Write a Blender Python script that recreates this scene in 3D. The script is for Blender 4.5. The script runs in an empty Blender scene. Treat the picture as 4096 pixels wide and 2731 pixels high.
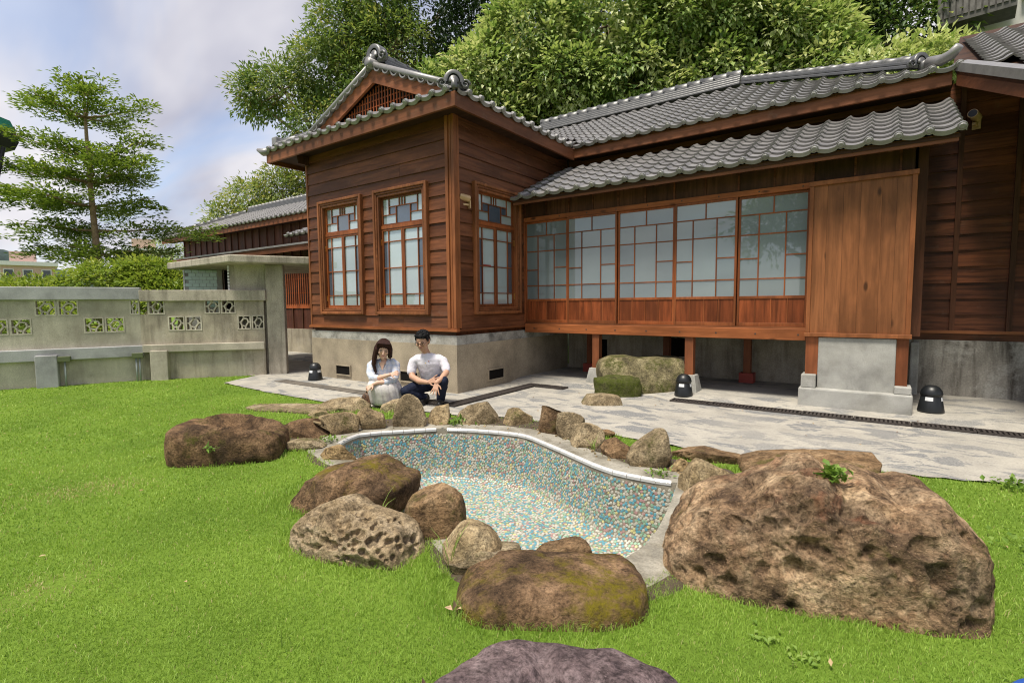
import bpy, math, random
import numpy as np
from mathutils import Vector, Matrix, noise
R = math.radians
random.seed(7)
rng = np.random.default_rng(11)

# ------------------------------------------------------------------ camera, sky, sun, exposure
scn = bpy.context.scene
CAM_H = 1.40
cam_d = bpy.data.cameras.new('camera')
cam_d.sensor_width = 36.0
cam_d.lens = 36.0 * 2041.0 / 4096.0
cam_d.clip_start = 0.05
cam_d.clip_end = 3000
cam = bpy.data.objects.new('camera', cam_d)
scn.collection.objects.link(cam)
cam.matrix_world = (Matrix.Translation((0, 0, CAM_H)) @ Matrix.Rotation(R(35.59), 4, 'Z')
                    @ Matrix.Rotation(R(90 - 4.32), 4, 'X') @ Matrix.Rotation(R(-0.52), 4, 'Z'))
scn.camera = cam

SUN_EL, SUN_AZ = R(68), R(186)          # azimuth from +Y towards +X
w = bpy.data.worlds.new('World'); scn.world = w; w.use_nodes = True
nt = w.node_tree; nt.nodes.clear()
def wn(t, **k):
    n = nt.nodes.new(t)
    for a, b in k.items(): setattr(n, a, b)
    return n
o_ = wn('ShaderNodeOutputWorld'); bg = wn('ShaderNodeBackground'); bg.inputs[1].default_value = 0.1
sky = wn('ShaderNodeTexSky', sky_type='NISHITA', sun_disc=False, sun_elevation=SUN_EL, sun_rotation=SUN_AZ)
sky.air_density = 1.0; sky.dust_density = 0.6; sky.ozone_density = 1.6
tc = wn('ShaderNodeTexCoord'); sep = wn('ShaderNodeSeparateXYZ')
nt.links.new(tc.outputs['Generated'], sep.inputs[0])
zz = wn('ShaderNodeMath', operation='MAXIMUM'); nt.links.new(sep.outputs[2], zz.inputs[0]); zz.inputs[1].default_value = 0.0
za = wn('ShaderNodeMath', operation='ADD'); nt.links.new(zz.outputs[0], za.inputs[0]); za.inputs[1].default_value = 0.35
dx = wn('ShaderNodeMath', operation='DIVIDE'); dy = wn('ShaderNodeMath', operation='DIVIDE')
nt.links.new(sep.outputs[0], dx.inputs[0]); nt.links.new(za.outputs[0], dx.inputs[1])
nt.links.new(sep.outputs[1], dy.inputs[0]); nt.links.new(za.outputs[0], dy.inputs[1])
cx = wn('ShaderNodeCombineXYZ'); nt.links.new(dx.outputs[0], cx.inputs[0]); nt.links.new(dy.outputs[0], cx.inputs[1])
n1 = wn('ShaderNodeTexNoise'); n1.inputs['Scale'].default_value = 1.25; n1.inputs['Detail'].default_value = 5; n1.inputs['Roughness'].default_value = .5; n1.inputs['Distortion'].default_value = .5
mp = wn('ShaderNodeMapping'); mp.inputs['Location'].default_value = (3.7, 1.2, 0); mp.inputs['Scale'].default_value = (1.0, 2.1, 1); mp.inputs['Rotation'].default_value = (0, 0, R(20))
nt.links.new(cx.outputs[0], mp.inputs[0]); nt.links.new(mp.outputs[0], n1.inputs['Vector'])
r1 = wn('ShaderNodeValToRGB'); r1.color_ramp.elements[0].position = .36; r1.color_ramp.elements[1].position = .56
r1.color_ramp.elements[0].color = (.45, .45, .45, 1)
nt.links.new(n1.outputs['Fac'], r1.inputs[0])
n2 = wn('ShaderNodeTexNoise'); n2.inputs['Scale'].default_value = 1.3; n2.inputs['Detail'].default_value = 4
mp2 = wn('ShaderNodeMapping'); mp2.inputs['Location'].default_value = (9.1, 4.4, 0)
nt.links.new(mp.outputs[0], mp2.inputs[0]); nt.links.new(mp2.outputs[0], n2.inputs['Vector'])
r2 = wn('ShaderNodeValToRGB'); r2.color_ramp.elements[0].position = .36; r2.color_ramp.elements[1].position = .64
r2.color_ramp.elements[0].color = (3.5, 3.55, 4.3, 1); r2.color_ramp.elements[1].color = (6.3, 6.15, 6.4, 1)
nt.links.new(n2.outputs['Fac'], r2.inputs[0])
skb = wn('ShaderNodeMix', data_type='RGBA'); skb.blend_type = 'MULTIPLY'; skb.inputs[0].default_value = 1
skb.inputs[7].default_value = (1.25, 1.25, 1.3, 1)
nt.links.new(sky.outputs[0], skb.inputs[6])
mx = wn('ShaderNodeMix', data_type='RGBA')
nt.links.new(r1.outputs[0], mx.inputs[0]); nt.links.new(skb.outputs[2], mx.inputs[6]); nt.links.new(r2.outputs[0], mx.inputs[7])
nt.links.new(mx.outputs[2], bg.inputs[0]); nt.links.new(bg.outputs[0], o_.inputs[0])

sun_d = bpy.data.lights.new('sun', 'SUN'); sun_d.energy = 3.6; sun_d.angle = R(13); sun_d.color = (1, .93, .80)
sun = bpy.data.objects.new('sun', sun_d); scn.collection.objects.link(sun)
sv = Vector((math.sin(SUN_AZ) * math.cos(SUN_EL), math.cos(SUN_AZ) * math.cos(SUN_EL), math.sin(SUN_EL)))
sun.rotation_euler = sv.to_track_quat('Z', 'Y').to_euler()
scn.cycles.filter_width = 1.1
scn.view_settings.view_transform = 'Standard'; scn.view_settings.look = 'None'
scn.view_settings.exposure = 0.55; scn.view_settings.gamma = 1.0; scn.view_settings.use_curve_mapping = False

# ------------------------------------------------------------------ object helpers
C = scn.collection
WORLD = {}
def tag(o, label=None, cat=None, group=None, kind=None):
    if label: o['label'] = label
    if cat: o['category'] = cat
    if group: o['group'] = group
    if kind: o['kind'] = kind
    return o
def link(o, parent=None, M=None):
    C.objects.link(o)
    M = M or Matrix.Identity(4)
    o.matrix_basis = M
    if parent is not None:
        o.parent = parent
        o.matrix_parent_inverse = WORLD[parent.name].inverted()
    WORLD[o.name] = M
    return o
def empty(name, loc, label, cat, group=None):
    o = bpy.data.objects.new(name, None); o.empty_display_size = .2
    link(o, None, Matrix.Translation(loc))
    return tag(o, label, cat, group)
def mesh_np(name, V, F, mat=None, smooth=False):
    """V (n,3) array, F (m,k) array of equal-sized faces"""
    me = bpy.data.meshes.new(name)
    V = np.asarray(V, np.float32); F = np.asarray(F, np.int32)
    me.vertices.add(len(V)); me.vertices.foreach_set('co', V.ravel())
    k = F.shape[1]
    me.loops.add(F.size); me.loops.foreach_set('vertex_index', F.ravel())
    me.polygons.add(len(F)); me.polygons.foreach_set('loop_start', np.arange(0, F.size, k, dtype=np.int32))
    me.polygons.foreach_set('loop_total', np.full(len(F), k, np.int32))
    if smooth: me.polygons.foreach_set('use_smooth', np.ones(len(F), bool))
    me.update(calc_edges=True)
    if mat: me.materials.append(mat)
    return me
def attr(me, name, vals, typ='FLOAT', dom='POINT'):
    a = me.attributes.new(name, typ, dom)
    a.data.foreach_set('value', np.asarray(vals, np.float32).ravel())
class MB:
    def __init__(s): s.v = []; s.f = []
    def add(s, vs, fs):
        n = len(s.v); s.v += [tuple(p) for p in vs]; s.f += [[i + n for i in f] for f in fs]; return s
    def box(s, x0, x1, y0, y1, z0, z1):
        return s.add([(x0,y0,z0),(x1,y0,z0),(x1,y1,z0),(x0,y1,z0),(x0,y0,z1),(x1,y0,z1),(x1,y1,z1),(x0,y1,z1)],
                     [(0,3,2,1),(4,5,6,7),(0,1,5,4),(1,2,6,5),(2,3,7,6),(3,0,4,7)])
    def loft(s, rings, cap=True, closed=True):
        n = len(s.v); k = len(rings[0])
        for r in rings: s.v += [tuple(p) for p in r]
        for i in range(len(rings) - 1):
            for j in range(k if closed else k - 1):
                a = n + i * k + j; b = n + i * k + (j + 1) % k
                s.f.append([a, b, b + k, a + k])
        if cap and closed:
            s.f.append([n + j for j in range(k)][::-1]); s.f.append([n + (len(rings) - 1) * k + j for j in range(k)])
        return s
    def prism(s, poly, d):
        """poly: list of 3d points, extruded by vector d"""
        d = Vector(d); a = [Vector(p) for p in poly]
        return s.loft([a, [p + d for p in a]])
    def beam(s, a, b, w, h, up=(0, 0, 1)):
        a = Vector(a); b = Vector(b); d = (b - a).normalized(); side = d.cross(Vector(up)).normalized(); u = side.cross(d).normalized()
        r = [side * (sx * w / 2) + u * (sz * h / 2) for sx, sz in ((-1,-1),(1,-1),(1,1),(-1,1))]
        return s.loft([[a + q for q in r], [b + q for q in r]])
    def tube(s, pts, rad, n=8, cap=True):
        pts = [Vector(p) for p in pts]; rings = []
        if not hasattr(rad, '__len__'): rad = [rad] * len(pts)
        t0 = None
        for i, p in enumerate(pts):
            t = (pts[min(i + 1, len(pts) - 1)] - pts[max(i - 1, 0)]).normalized()
            if t0 is None:
                a = t.orthogonal().normalized()
            else:
                a = (a - t * a.dot(t)).normalized()
            t0 = t; b = t.cross(a)
            r = rad[i]; ra, rb = r if hasattr(r, '__len__') else (r, r)
            rings.append([p + a * (ra * math.cos(6.28319 * j / n)) + b * (rb * math.sin(6.28319 * j / n)) for j in range(n)])
        return s.loft(rings, cap)
    def lathe(s, prof, n=20, c=(0, 0, 0)):
        return s.loft([[(c[0] + r * math.cos(6.28319 * j / n), c[1] + r * math.sin(6.28319 * j / n), c[2] + z) for j in range(n)] for r, z in prof])
    def ball(s, c, r, n=12, m=8, M=None):
        rx, ry, rz = r if hasattr(r, '__len__') else (r, r, r); rings = []
        M = M or Matrix.Identity(3)
        for i in range(m + 1):
            a = -math.pi / 2 + math.pi * i / m; a = max(-1.55, min(1.55, a))
            rings.append([Vector(c) + M @ Vector((rx * math.cos(a) * math.cos(6.28319 * j / n), ry * math.cos(a) * math.sin(6.28319 * j / n), rz * math.sin(a))) for j in range(n)])
        return s.loft(rings)
    def xf(s, M):
        s.v = [tuple(M @ Vector(p)) for p in s.v]; return s
    def mesh(s, name, mat, smooth=False):
        me = bpy.data.meshes.new(name); me.from_pydata(s.v, [], s.f); me.materials.append(mat)
        if smooth: me.polygons.foreach_set('use_smooth', [True] * len(me.polygons))
        me.update(); return me
    def build(s, name, mat, parent=None, smooth=False, bevel=0, M=None, seg=2):
        o = bpy.data.objects.new(name, s.mesh(name, mat, smooth)); link(o, parent, M)
        if bevel:
            b = o.modifiers.new('bevel', 'BEVEL'); b.width = bevel; b.segments = seg; b.limit_method = 'ANGLE'; b.angle_limit = R(40)
        return o
def inst(name, me, M, parent=None):
    return link(bpy.data.objects.new(name, me), parent, M)

# ------------------------------------------------------------------ materials
def newmat(name):
    m = bpy.data.materials.new(name); m.use_nodes = True; t = m.node_tree; t.nodes.clear()
    out = t.nodes.new('ShaderNodeOutputMaterial'); b = t.nodes.new('ShaderNodeBsdfPrincipled'); t.links.new(b.outputs[0], out.inputs[0])
    return m, t, b, out
def coords(t, scale=(1, 1, 1), rnd=0.0, kind='Object'):
    tcn = t.nodes.new('ShaderNodeTexCoord'); mpn = t.nodes.new('ShaderNodeMapping'); mpn.inputs['Scale'].default_value = scale
    t.links.new(tcn.outputs[kind], mpn.inputs[0])
    if rnd:
        oi = t.nodes.new('ShaderNodeObjectInfo'); mu = t.nodes.new('ShaderNodeMath'); mu.operation = 'MULTIPLY'; mu.inputs[1].default_value = rnd
        t.links.new(oi.outputs['Random'], mu.inputs[0]); t.links.new(mu.outputs[0], mpn.inputs['Location'])
    return mpn.outputs[0]
def nz(t, vec, scale, detail=5, rough=.55, dist=0.0):
    n = t.nodes.new('ShaderNodeTexNoise'); n.inputs['Scale'].default_value = scale; n.inputs['Detail'].default_value = detail
    n.inputs['Roughness'].default_value = rough; n.inputs['Distortion'].default_value = dist; t.links.new(vec, n.inputs['Vector']); return n.outputs['Fac']
def ramp(t, fac, stops):
    r = t.nodes.new('ShaderNodeValToRGB'); e = r.color_ramp.elements
    while len(e) < len(stops): e.new(.5)
    for q, (p, c) in zip(e, stops):
        q.position = p; q.color = tuple(c) + (1,) if hasattr(c, '__len__') else (c, c, c, 1)
    t.links.new(fac, r.inputs[0]); return r.outputs[0]
def mix(t, fac, a, b, mode='MIX'):
    n = t.nodes.new('ShaderNodeMix'); n.data_type = 'RGBA'; n.blend_type = mode
    for i, q in ((0, fac), (6, a), (7, b)):
        if hasattr(q, 'links') or hasattr(q, 'is_linked'): t.links.new(q, n.inputs[i])
        elif i == 0: n.inputs[0].default_value = q
        else: n.inputs[i].default_value = tuple(q) + (1,)
    return n.outputs[2]
def math_(t, op, a, b):
    n = t.nodes.new('ShaderNodeMath'); n.operation = op
    for i, q in ((0, a), (1, b)):
        if hasattr(q, 'is_linked'): t.links.new(q, n.inputs[i])
        else: n.inputs[i].default_value = q
    return n.outputs[0]
def bump(t, b, h, strength=.4, dist=.01):
    n = t.nodes.new('ShaderNodeBump'); n.inputs['Strength'].default_value = strength; n.inputs['Distance'].default_value = dist
    t.links.new(h, n.inputs['Height']); t.links.new(n.outputs[0], b.inputs['Normal'])
def objrand(t): return t.nodes.new('ShaderNodeObjectInfo').outputs['Random']
def getattr_(t, name):
    n = t.nodes.new('ShaderNodeAttribute'); n.attribute_name = name; return n.outputs['Fac']
def sc(c, k): return tuple(min(1, x * k) for x in c)

def wood(name, col, axis=0, rough=.55, var=.35, worn=0.0, knots=False, ov=1.0):
    m, t, b, _ = newmat(name)
    s = [14, 14, 14]; s[axis] = .9
    v = coords(t, s, 37.0)
    g = nz(t, v, 1.6, 6, .6, .6)
    v2 = coords(t, [2.2 if i != axis else .7 for i in range(3)], 51.0)
    g2 = nz(t, v2, 1.3, 4, .6)
    c = ramp(t, g, [(.36, sc(col, 1 - var)), (.5, col), (.64, sc(col, 1 + var * .8))])
    c = mix(t, ramp(t, g2, [(.42, 0.0), (.62, .8)]), c, sc(col, .5))
    rr = objrand(t)
    c = mix(t, ov, c, ramp(t, rr, [(0, (.66, .62, .60)), (.5, (1, 1, 1)), (1, (1.15, 1.05, .95))]), 'MULTIPLY')
    if knots:
        vk = t.nodes.new('ShaderNodeTexVoronoi'); vk.inputs['Scale'].default_value = 1.0
        t.links.new(coords(t, [5 if i != axis else 2.0 for i in range(3)], 3.0), vk.inputs['Vector'])
        c = mix(t, ramp(t, vk.outputs['Distance'], [(.07, .9), (.15, 0.0)]), c, sc(col, .22))
    if worn:
        w_ = nz(t, coords(t, (3, 3, 3), 9.0), 1.5, 6, .7)
        c = mix(t, ramp(t, w_, [(.58, 0.0), (.72, worn)]), c, (.30, .24, .19))
    t.links.new(c, b.inputs['Base Color']); b.inputs['Roughness'].default_value = rough; b.inputs['Specular IOR Level'].default_value = .22
    bump(t, b, g, .35, .006)
    return m
def concrete(name, col, stain=(.06, .055, .045), amount=.6, scale=1.0, grain=90, rough=.9, streak=False, light=None, lightamt=.5):
    m, t, b, _ = newmat(name)
    v = coords(t, (1, 1, 1))
    g = nz(t, v, 2.2 * scale, 7, .62)
    v3 = coords(t, (4, 4, .45) if streak else (1, 1, 1))
    g3 = nz(t, v3, 1.4 * scale, 6, .65, .3)
    fine = nz(t, v, grain, 3, .6)
    c = ramp(t, g, [(.34, sc(col, .72)), (.5, col), (.66, sc(col, 1.2))])
    c = mix(t, ramp(t, g3, [(.47, 0.0), (.68, amount)]), c, stain)
    if light:
        g4 = nz(t, v, 1.1 * scale, 7, .7, .5)
        c = mix(t, ramp(t, g4, [(.5, 0.0), (.60, lightamt)]), c, light)
    c = mix(t, .5, c, ramp(t, fine, [(.34, .42), (.66, 1.05)]), 'MULTIPLY')
    t.links.new(c, b.inputs['Base Color']); b.inputs['Roughness'].default_value = rough
    bump(t, b, fine, .35, .008)
    return m
def plain(name, col, rough=.5, metal=0.0, var=.12, spec=.5, coat=0.0, scale=6):
    m, t, b, _ = newmat(name)
    g = nz(t, coords(t, (1, 1, 1), 5.0), scale, 5)
    t.links.new(ramp(t, g, [(.3, sc(col, 1 - var)), (.7, sc(col, 1 + var))]), b.inputs['Base Color'])
    b.inputs['Roughness'].default_value = rough; b.inputs['Metallic'].default_value = metal; b.inputs['Specular IOR Level'].default_value = spec
    b.inputs['Coat Weight'].default_value = coat; b.inputs['Coat Roughness'].default_value = .03
    return m
def pane_mat(name, col, rough=.3, metal=0, var=.1, spec=.5, coat=1.0, scale=.8):
    m, t, b, _ = newmat(name)
    g = nz(t, coords(t, (1, 1, .5), 2.0), scale, 3)
    c = ramp(t, g, [(.3, sc(col, .86)), (.7, sc(col, 1.16))])
    c = mix(t, 1.0, c, ramp(t, objrand(t), [(0, (.80, .82, .84)), (.6, (1, 1, 1)), (1, (1.14, 1.12, 1.10))]), 'MULTIPLY')  # random tone per pane stands in for varied reflections
    t.links.new(c, b.inputs['Base Color']); b.inputs['Roughness'].default_value = rough; b.inputs['Specular IOR Level'].default_value = spec
    b.inputs['Coat Weight'].default_value = coat; b.inputs['Coat Roughness'].default_value = .02; b.inputs['Coat IOR'].default_value = 2.5
    bump(t, b, nz(t, coords(t, (1, 1, 1), 9.0), 2.5, 2), .06, .02)
    return m
def leafmat(name, cols, trans=.35, rough=.45):
    """cols: ramp over the per-leaf attribute tint"""
    m, t, b, out = newmat(name)
    f = getattr_(t, 'tint')
    c = ramp(t, f, cols)
    t.links.new(c, b.inputs['Base Color']); b.inputs['Roughness'].default_value = rough; b.inputs['Specular IOR Level'].default_value = .35
    tr = t.nodes.new('ShaderNodeBsdfTranslucent'); t.links.new(mix(t, .5, c, (1.0, .95, .35), 'MULTIPLY'), tr.inputs[0])
    ms = t.nodes.new('ShaderNodeMixShader'); ms.inputs[0].default_value = trans
    t.links.new(b.outputs[0], ms.inputs[1]); t.links.new(tr.outputs[0], ms.inputs[2]); t.links.new(ms.outputs[0], out.inputs[0])
    return m
M = {}
M['siding'] = wood('siding_wood', (.170, .064, .030), 0, .5, .36, .12)
M['siding_y'] = wood('siding_wood_deep', (.170, .064, .030), 1, .5, .36, .12)
M['dark_siding'] = wood('dark_siding_wood', (.135, .047, .021), 0, .45, .55, .12)
M['fascia'] = wood('fascia_wood', (.225, .085, .040), 0, .55, .25, .15)
M['fascia_y'] = wood('fascia_wood_deep', (.21, .08, .038), 1, .55, .25, .15)
M['trim'] = wood('trim_wood', (.27, .10, .040), 2, .45, .25)
M['trim_x'] = wood('trim_wood_level', (.27, .10, .040), 0, .45, .25)
M['trim_y'] = wood('trim_wood_return', (.25, .09, .037), 1, .45, .25)
M['sash'] = wood('sash_wood', (.27, .085, .03), 2, .4, .2)
M['beam'] = wood('beam_wood', (.33, .11, .038), 0, .5, .25, 0, True)
M['post'] = wood('post_wood', (.29, .10, .042), 2, .5, .2)
M['kick'] = wood('kick_wood', (.22, .06, .021), 2, .4, .45)
M['box_wood'] = wood('shutter_box_wood', (.25, .098, .039), 2, .45, .25, 0, True, .35)
M['box_frame'] = wood('shutter_box_frame_wood', (.26, .098, .038), 2, .5, .2)
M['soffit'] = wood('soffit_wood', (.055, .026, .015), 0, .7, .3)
M['vert_dark'] = wood('vertical_board_wood', (.10, .042, .024), 2, .6, .35)
M['annex_wood'] = wood('annex_wood', (.115, .042, .028), 2, .6, .3)
M['lattice'] = wood('lattice_wood', (.36, .10, .035), 2, .5, .2)
M['concrete_base'] = concrete('foundation_plaster', (.40, .335, .24), (.15, .13, .10), .35, 1, 70)
M['concrete_band'] = concrete('foundation_band', (.40, .385, .345), (.10, .10, .095), .8, 2.2, 60, light=(.6, .6, .57))
M['concrete_old'] = concrete('old_concrete', (.46, .415, .335), (.13, .11, .085), .6, 1.0, 60, streak=True)
M['concrete_grey'] = concrete('new_grey_concrete', (.43, .43, .435), (.3, .3, .3), .3, 1, 120)
M['concrete_tan'] = concrete('tan_render', (.53, .485, .39), (.30, .26, .195), .4, .8, 80, streak=True)
M['concrete_brown'] = concrete('weathered_brown_render', (.43, .38, .29), (.14, .115, .085), .7, 1.2, 70, streak=True, light=(.48, .44, .38), lightamt=.35)
M['concrete_block'] = concrete('pier_concrete', (.41, .405, .375), (.25, .24, .2), .4, 1.5, 110)
M['concrete_found'] = concrete('stained_foundation', (.30, .28, .245), (.055, .045, .035), .85, 1.3, 50, streak=True, light=(.52, .51, .47), lightamt=.5)
m, t, b, _ = newmat('paving_concrete'); M['paving'] = m
v = coords(t); g = nz(t, v, 2.4, 7, .65); fine = nz(t, v, 70, 4, .65); pn = nz(t, coords(t, (1.0, 2.0, 1)), 1.9, 8, .68, .7); big_ = nz(t, v, .55, 4, .5)
c = ramp(t, g, [(.36, (.355, .335, .295)), (.5, (.42, .395, .345)), (.64, (.475, .445, .385))])
pm_ = math_(t, 'MULTIPLY', ramp(t, pn, [(.515, 0.0), (.545, 1.0)]), ramp(t, big_, [(.36, .3), (.54, .95)]))
c = mix(t, pm_, c, ramp(t, fine, [(.38, (.16, .165, .17)), (.62, (.27, .27, .265))]))
c = mix(t, math_(t, 'MULTIPLY', ramp(t, nz(t, coords(t, (1.3, 1.8, 1)), 5.5, 7, .7, .4), [(.58, 0.0), (.62, .6)]), .8), c, (.23, .225, .215))
c = mix(t, .45, c, ramp(t, fine, [(.36, .5), (.64, 1.05)]), 'MULTIPLY')
t.links.new(c, b.inputs['Base Color']); b.inputs['Roughness'].default_value = .85; bump(t, b, fine, .3, .006)
M['paving_tan'] = concrete('yard_concrete', (.42, .385, .32), (.25, .22, .18), .5, 1.2, 60)
M['rim'] = concrete('pool_rim_concrete', (.34, .315, .26), (.12, .10, .055), .8, 2.2, 80)
M['soil'] = concrete('soil', (.085, .062, .038), (.04, .03, .02), .6, 6, 60)
M['glass'] = pane_mat('frosted_glass', (.37, .45, .47), .3, 0, .05, .5, 1.0, .8)
M['shoji'] = pane_mat('frosted_sliding_glass', (.165, .205, .215), .35, 0, .09, .5, .5, .8)
M['clear'] = plain('clear_glass', (.07, .09, .12), .03, 0, .1, 1.0, 1.0)  # blue-grey base colour stands in for the reflected sky
M['brass'] = plain('brass', (.75, .52, .16), .3, 1, .1)
M['black_plastic'] = plain('black_plastic', (.012, .014, .016), .4, 0, .2)
M['lens_white'] = plain('white_lens', (.72, .74, .76), .2, 0, .04)
M['iron'] = plain('cast_iron', (.06, .05, .045), .7, .3, .3, scale=20)
M['painted_shade'] = plain('painted_shade', (.01, .009, .008), 1, 0, .1, .1)  # near-black colour paints the shade of hollows and openings
M['cctv'] = plain('tan_metal', (.50, .33, .17), .35, .2, .1)
M['pipe'] = plain('grey_conduit', (.30, .33, .33), .45, .2, .1)
M['green_metal'] = plain('green_box_metal', (.13, .15, .07), .5, .2, .1)
M['white_tile'] = plain('white_glazed_tile', (.62, .61, .60), .12, 0, .05, .5, .5, 14)
M['mint_tile'] = plain('mint_glazed_tile', (.43, .58, .49), .2, 0, .1, .5, .5)
M['red'] = plain('red_paint', (.30, .045, .03), .6, 0, .2)
# glazed clay roof tile
m, t, b, _ = newmat('roof_tile_clay'); M['tile'] = m
v = coords(t, (1, 1, 1), 13.0); g = nz(t, v, 7, 6, .65); rr = objrand(t)
c = ramp(t, g, [(.3, (.15, .142, .138)), (.7, (.255, .242, .234))])
c = mix(t, 1.0, c, ramp(t, rr, [(0, .72), (1, 1.1)]), 'MULTIPLY')
t.links.new(c, b.inputs['Base Color']); t.links.new(ramp(t, nz(t, v, 30, 3), [(.3, .36), (.7, .52)]), b.inputs['Roughness'])
b.inputs['Specular IOR Level'].default_value = 1.0; b.inputs['Coat Weight'].default_value = .5; b.inputs['Coat Roughness'].default_value = .42
bump(t, b, nz(t, v, 55, 3), .12, .004)

m2 = M['tile'].copy(); m2.name = 'ridge_tile_clay'; M['ridge'] = m2
for n_ in m2.node_tree.nodes:
    if n_.type == 'VALTORGB' and abs(n_.color_ramp.elements[0].color[0] - .15) < .01:
        n_.color_ramp.elements[0].color = (.06, .06, .062, 1); n_.color_ramp.elements[1].color = (.115, .112, .11, 1)
    if n_.type == 'BSDF_PRINCIPLED': n_.inputs['Coat Weight'].default_value = .15
# ------------------------------------------------------------------ plan outlines (metres, x along the facade, y into the house)
POOL_BACK = [(-4.325,3.067),(-4.419,3.249),(-4.45,3.40),(-4.343,3.585),(-4.144,3.80),(-3.95,4.03),(-3.652,4.19),(-3.312,4.305),(-3.066,4.352),(-2.896,4.335),(-2.697,4.241),(-2.402,4.106),(-2.13,3.971),(-1.931,3.875),(-1.737,3.805),(-1.589,3.79),(-1.432,3.792),(-1.301,3.804),(-1.197,3.829)]
POOL_REST = [(-1.101,3.364),(-1.041,2.965),(-1.03,2.711),(-1.06,2.53),(-1.16,2.33),(-1.32,2.20),(-1.5,2.14),(-1.7,2.18),(-1.95,2.30),(-2.2,2.44),(-2.5,2.56),(-2.85,2.68),(-3.3,2.78),(-3.8,2.86),(-4.15,2.93)]
POOL = POOL_BACK + POOL_REST
PAVE_EDGE = [(-10.0,5.3),(-9.9,5.05),(-9.55,4.39),(-7.85,4.30),(-6.38,4.31),(-5.5,4.46),(-4.9,4.62),(-4.2,4.70),(-3.5,4.98),(-2.8,5.0),(-2.2,4.9),(-1.58,4.85),(-0.9,4.75),(-.3,4.9),(.24,5.06),(.94,5.24),(3,5.8),(9,7.1)]
def inside(p, poly):
    x, y = p; c = False; n = len(poly)
    for i in range(n):
        x1, y1 = poly[i]; x2, y2 = poly[i - 1]
        if (y1 > y) != (y2 > y) and x < (x2 - x1) * (y - y1) / (y2 - y1) + x1: c = not c
    return c
def inside_np(P, poly):
    c = np.zeros(len(P), bool); n = len(poly)
    for i in range(n):
        x1, y1 = poly[i]; x2, y2 = poly[i - 1]
        m_ = ((y1 > P[:, 1]) != (y2 > P[:, 1]))
        with np.errstate(divide='ignore', invalid='ignore'):
            xx = (x2 - x1) * (P[:, 1] - y1) / (y2 - y1 + 1e-12) + x1
        c ^= (m_ & (P[:, 0] < xx))
    return c
def resample(poly, step, closed=True):
    P = [Vector(p) for p in poly] + ([Vector(poly[0])] if closed else [])
    out = []; acc = 0.0
    for a, b in zip(P[:-1], P[1:]):
        L = (b - a).length; n = max(1, round(L / step))
        for i in range(n): out.append(a.lerp(b, i / n))
    if not closed: out.append(P[-1])
    return out
def offset(pts, d):
    n = len(pts); out = []
    for i in range(n):
        tt = (pts[(i + 1) % n] - pts[i - 1]).normalized()
        out.append(pts[i] + Vector((tt.y, -tt.x)) * d)
    return out
def polyfill(name, rings, z, mat, parent=None):
    from mathutils.geometry import tessellate_polygon
    vs = [[Vector((p[0], p[1], z)) for p in r] for r in rings]
    tri = tessellate_polygon(vs); flat = [q for r in vs for q in r]
    me = bpy.data.meshes.new(name); me.from_pydata(flat, [], tri); me.materials.append(mat); me.update()
    return link(bpy.data.objects.new(name, me), parent)

# ------------------------------------------------------------------ ground sheets
pool_s = resample(POOL, .08)
area = sum(a.x * b.y - b.x * a.y for a, b in zip(pool_s, pool_s[1:] + pool_s[:1]))
if area < 0: pool_s = pool_s[::-1]
hole = [tuple(p) for p in offset(pool_s, .06)]
m, t, b, _ = newmat('lawn_turf'); M['turf'] = m
v = coords(t); g = nz(t, v, 1.1, 5, .6); g2 = nz(t, v, 40, 4, .7)
c = ramp(t, g, [(.3, (.12, .20, .026)), (.55, (.165, .265, .034)), (.75, (.20, .305, .045))])
c = mix(t, .6, c, ramp(t, g2, [(.3, .45), (.7, 1.1)]), 'MULTIPLY')
t.links.new(c, b.inputs['Base Color']); b.inputs['Roughness'].default_value = .95; b.inputs['Specular IOR Level'].default_value = .1
bump(t, b, g2, .8, .03)
big = [(-900, -900), (900, -900), (900, 900), (-900, 900)]
g_ = polyfill('ground', [big, hole[::-1]], -.03, M['turf']); tag(g_, kind='structure')
lawn_poly = [(-13.2, -4), (9, -4), (9, 7.0)] + PAVE_EDGE[::-1][1:] + [(-10.2, 5.6), (-13.2, 5.0)]
l_ = polyfill('lawn', [lawn_poly, hole[::-1]], 0.0, M['turf']); tag(l_, kind='structure')
pv = PAVE_EDGE + [(9, 7.2), (-10.0, 7.2)]
# edge wobble so that turf and concrete meet unevenly
pe = resample(PAVE_EDGE, .12, False)
pe = [Vector((p.x + .03 * noise.noise((p.x * 5, p.y * 5, 1)), p.y + .05 * noise.noise((p.x * 6, p.y * 6, 4)))) for p in pe]
p_ = polyfill('paving', [[tuple(p) for p in pe] + [(9, 7.2), (-10.0, 7.2)]], .012, M['paving']); tag(p_, kind='structure')
mb = MB(); xs = [-26, -10.0, 12]
mb.add([(-26, 7.2, .012), (12, 7.2, .012), (12, 7.55, .06), (-26, 7.55, .06), (12, 9.8, .06), (-26, 9.8, .06)], [(0, 1, 2, 3), (3, 2, 4, 5)])
s_ = mb.build('pavement', M['paving']); tag(s_, kind='structure')
mb = MB(); mb.add([(-26, 5.15, .010), (-10, 5.15, .010), (-10, 7.2, .010), (-26, 7.2, .010)], [(0, 1, 2, 3)])
s_ = mb.build('yard_path', M['paving_tan']); tag(s_, kind='structure')

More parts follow.
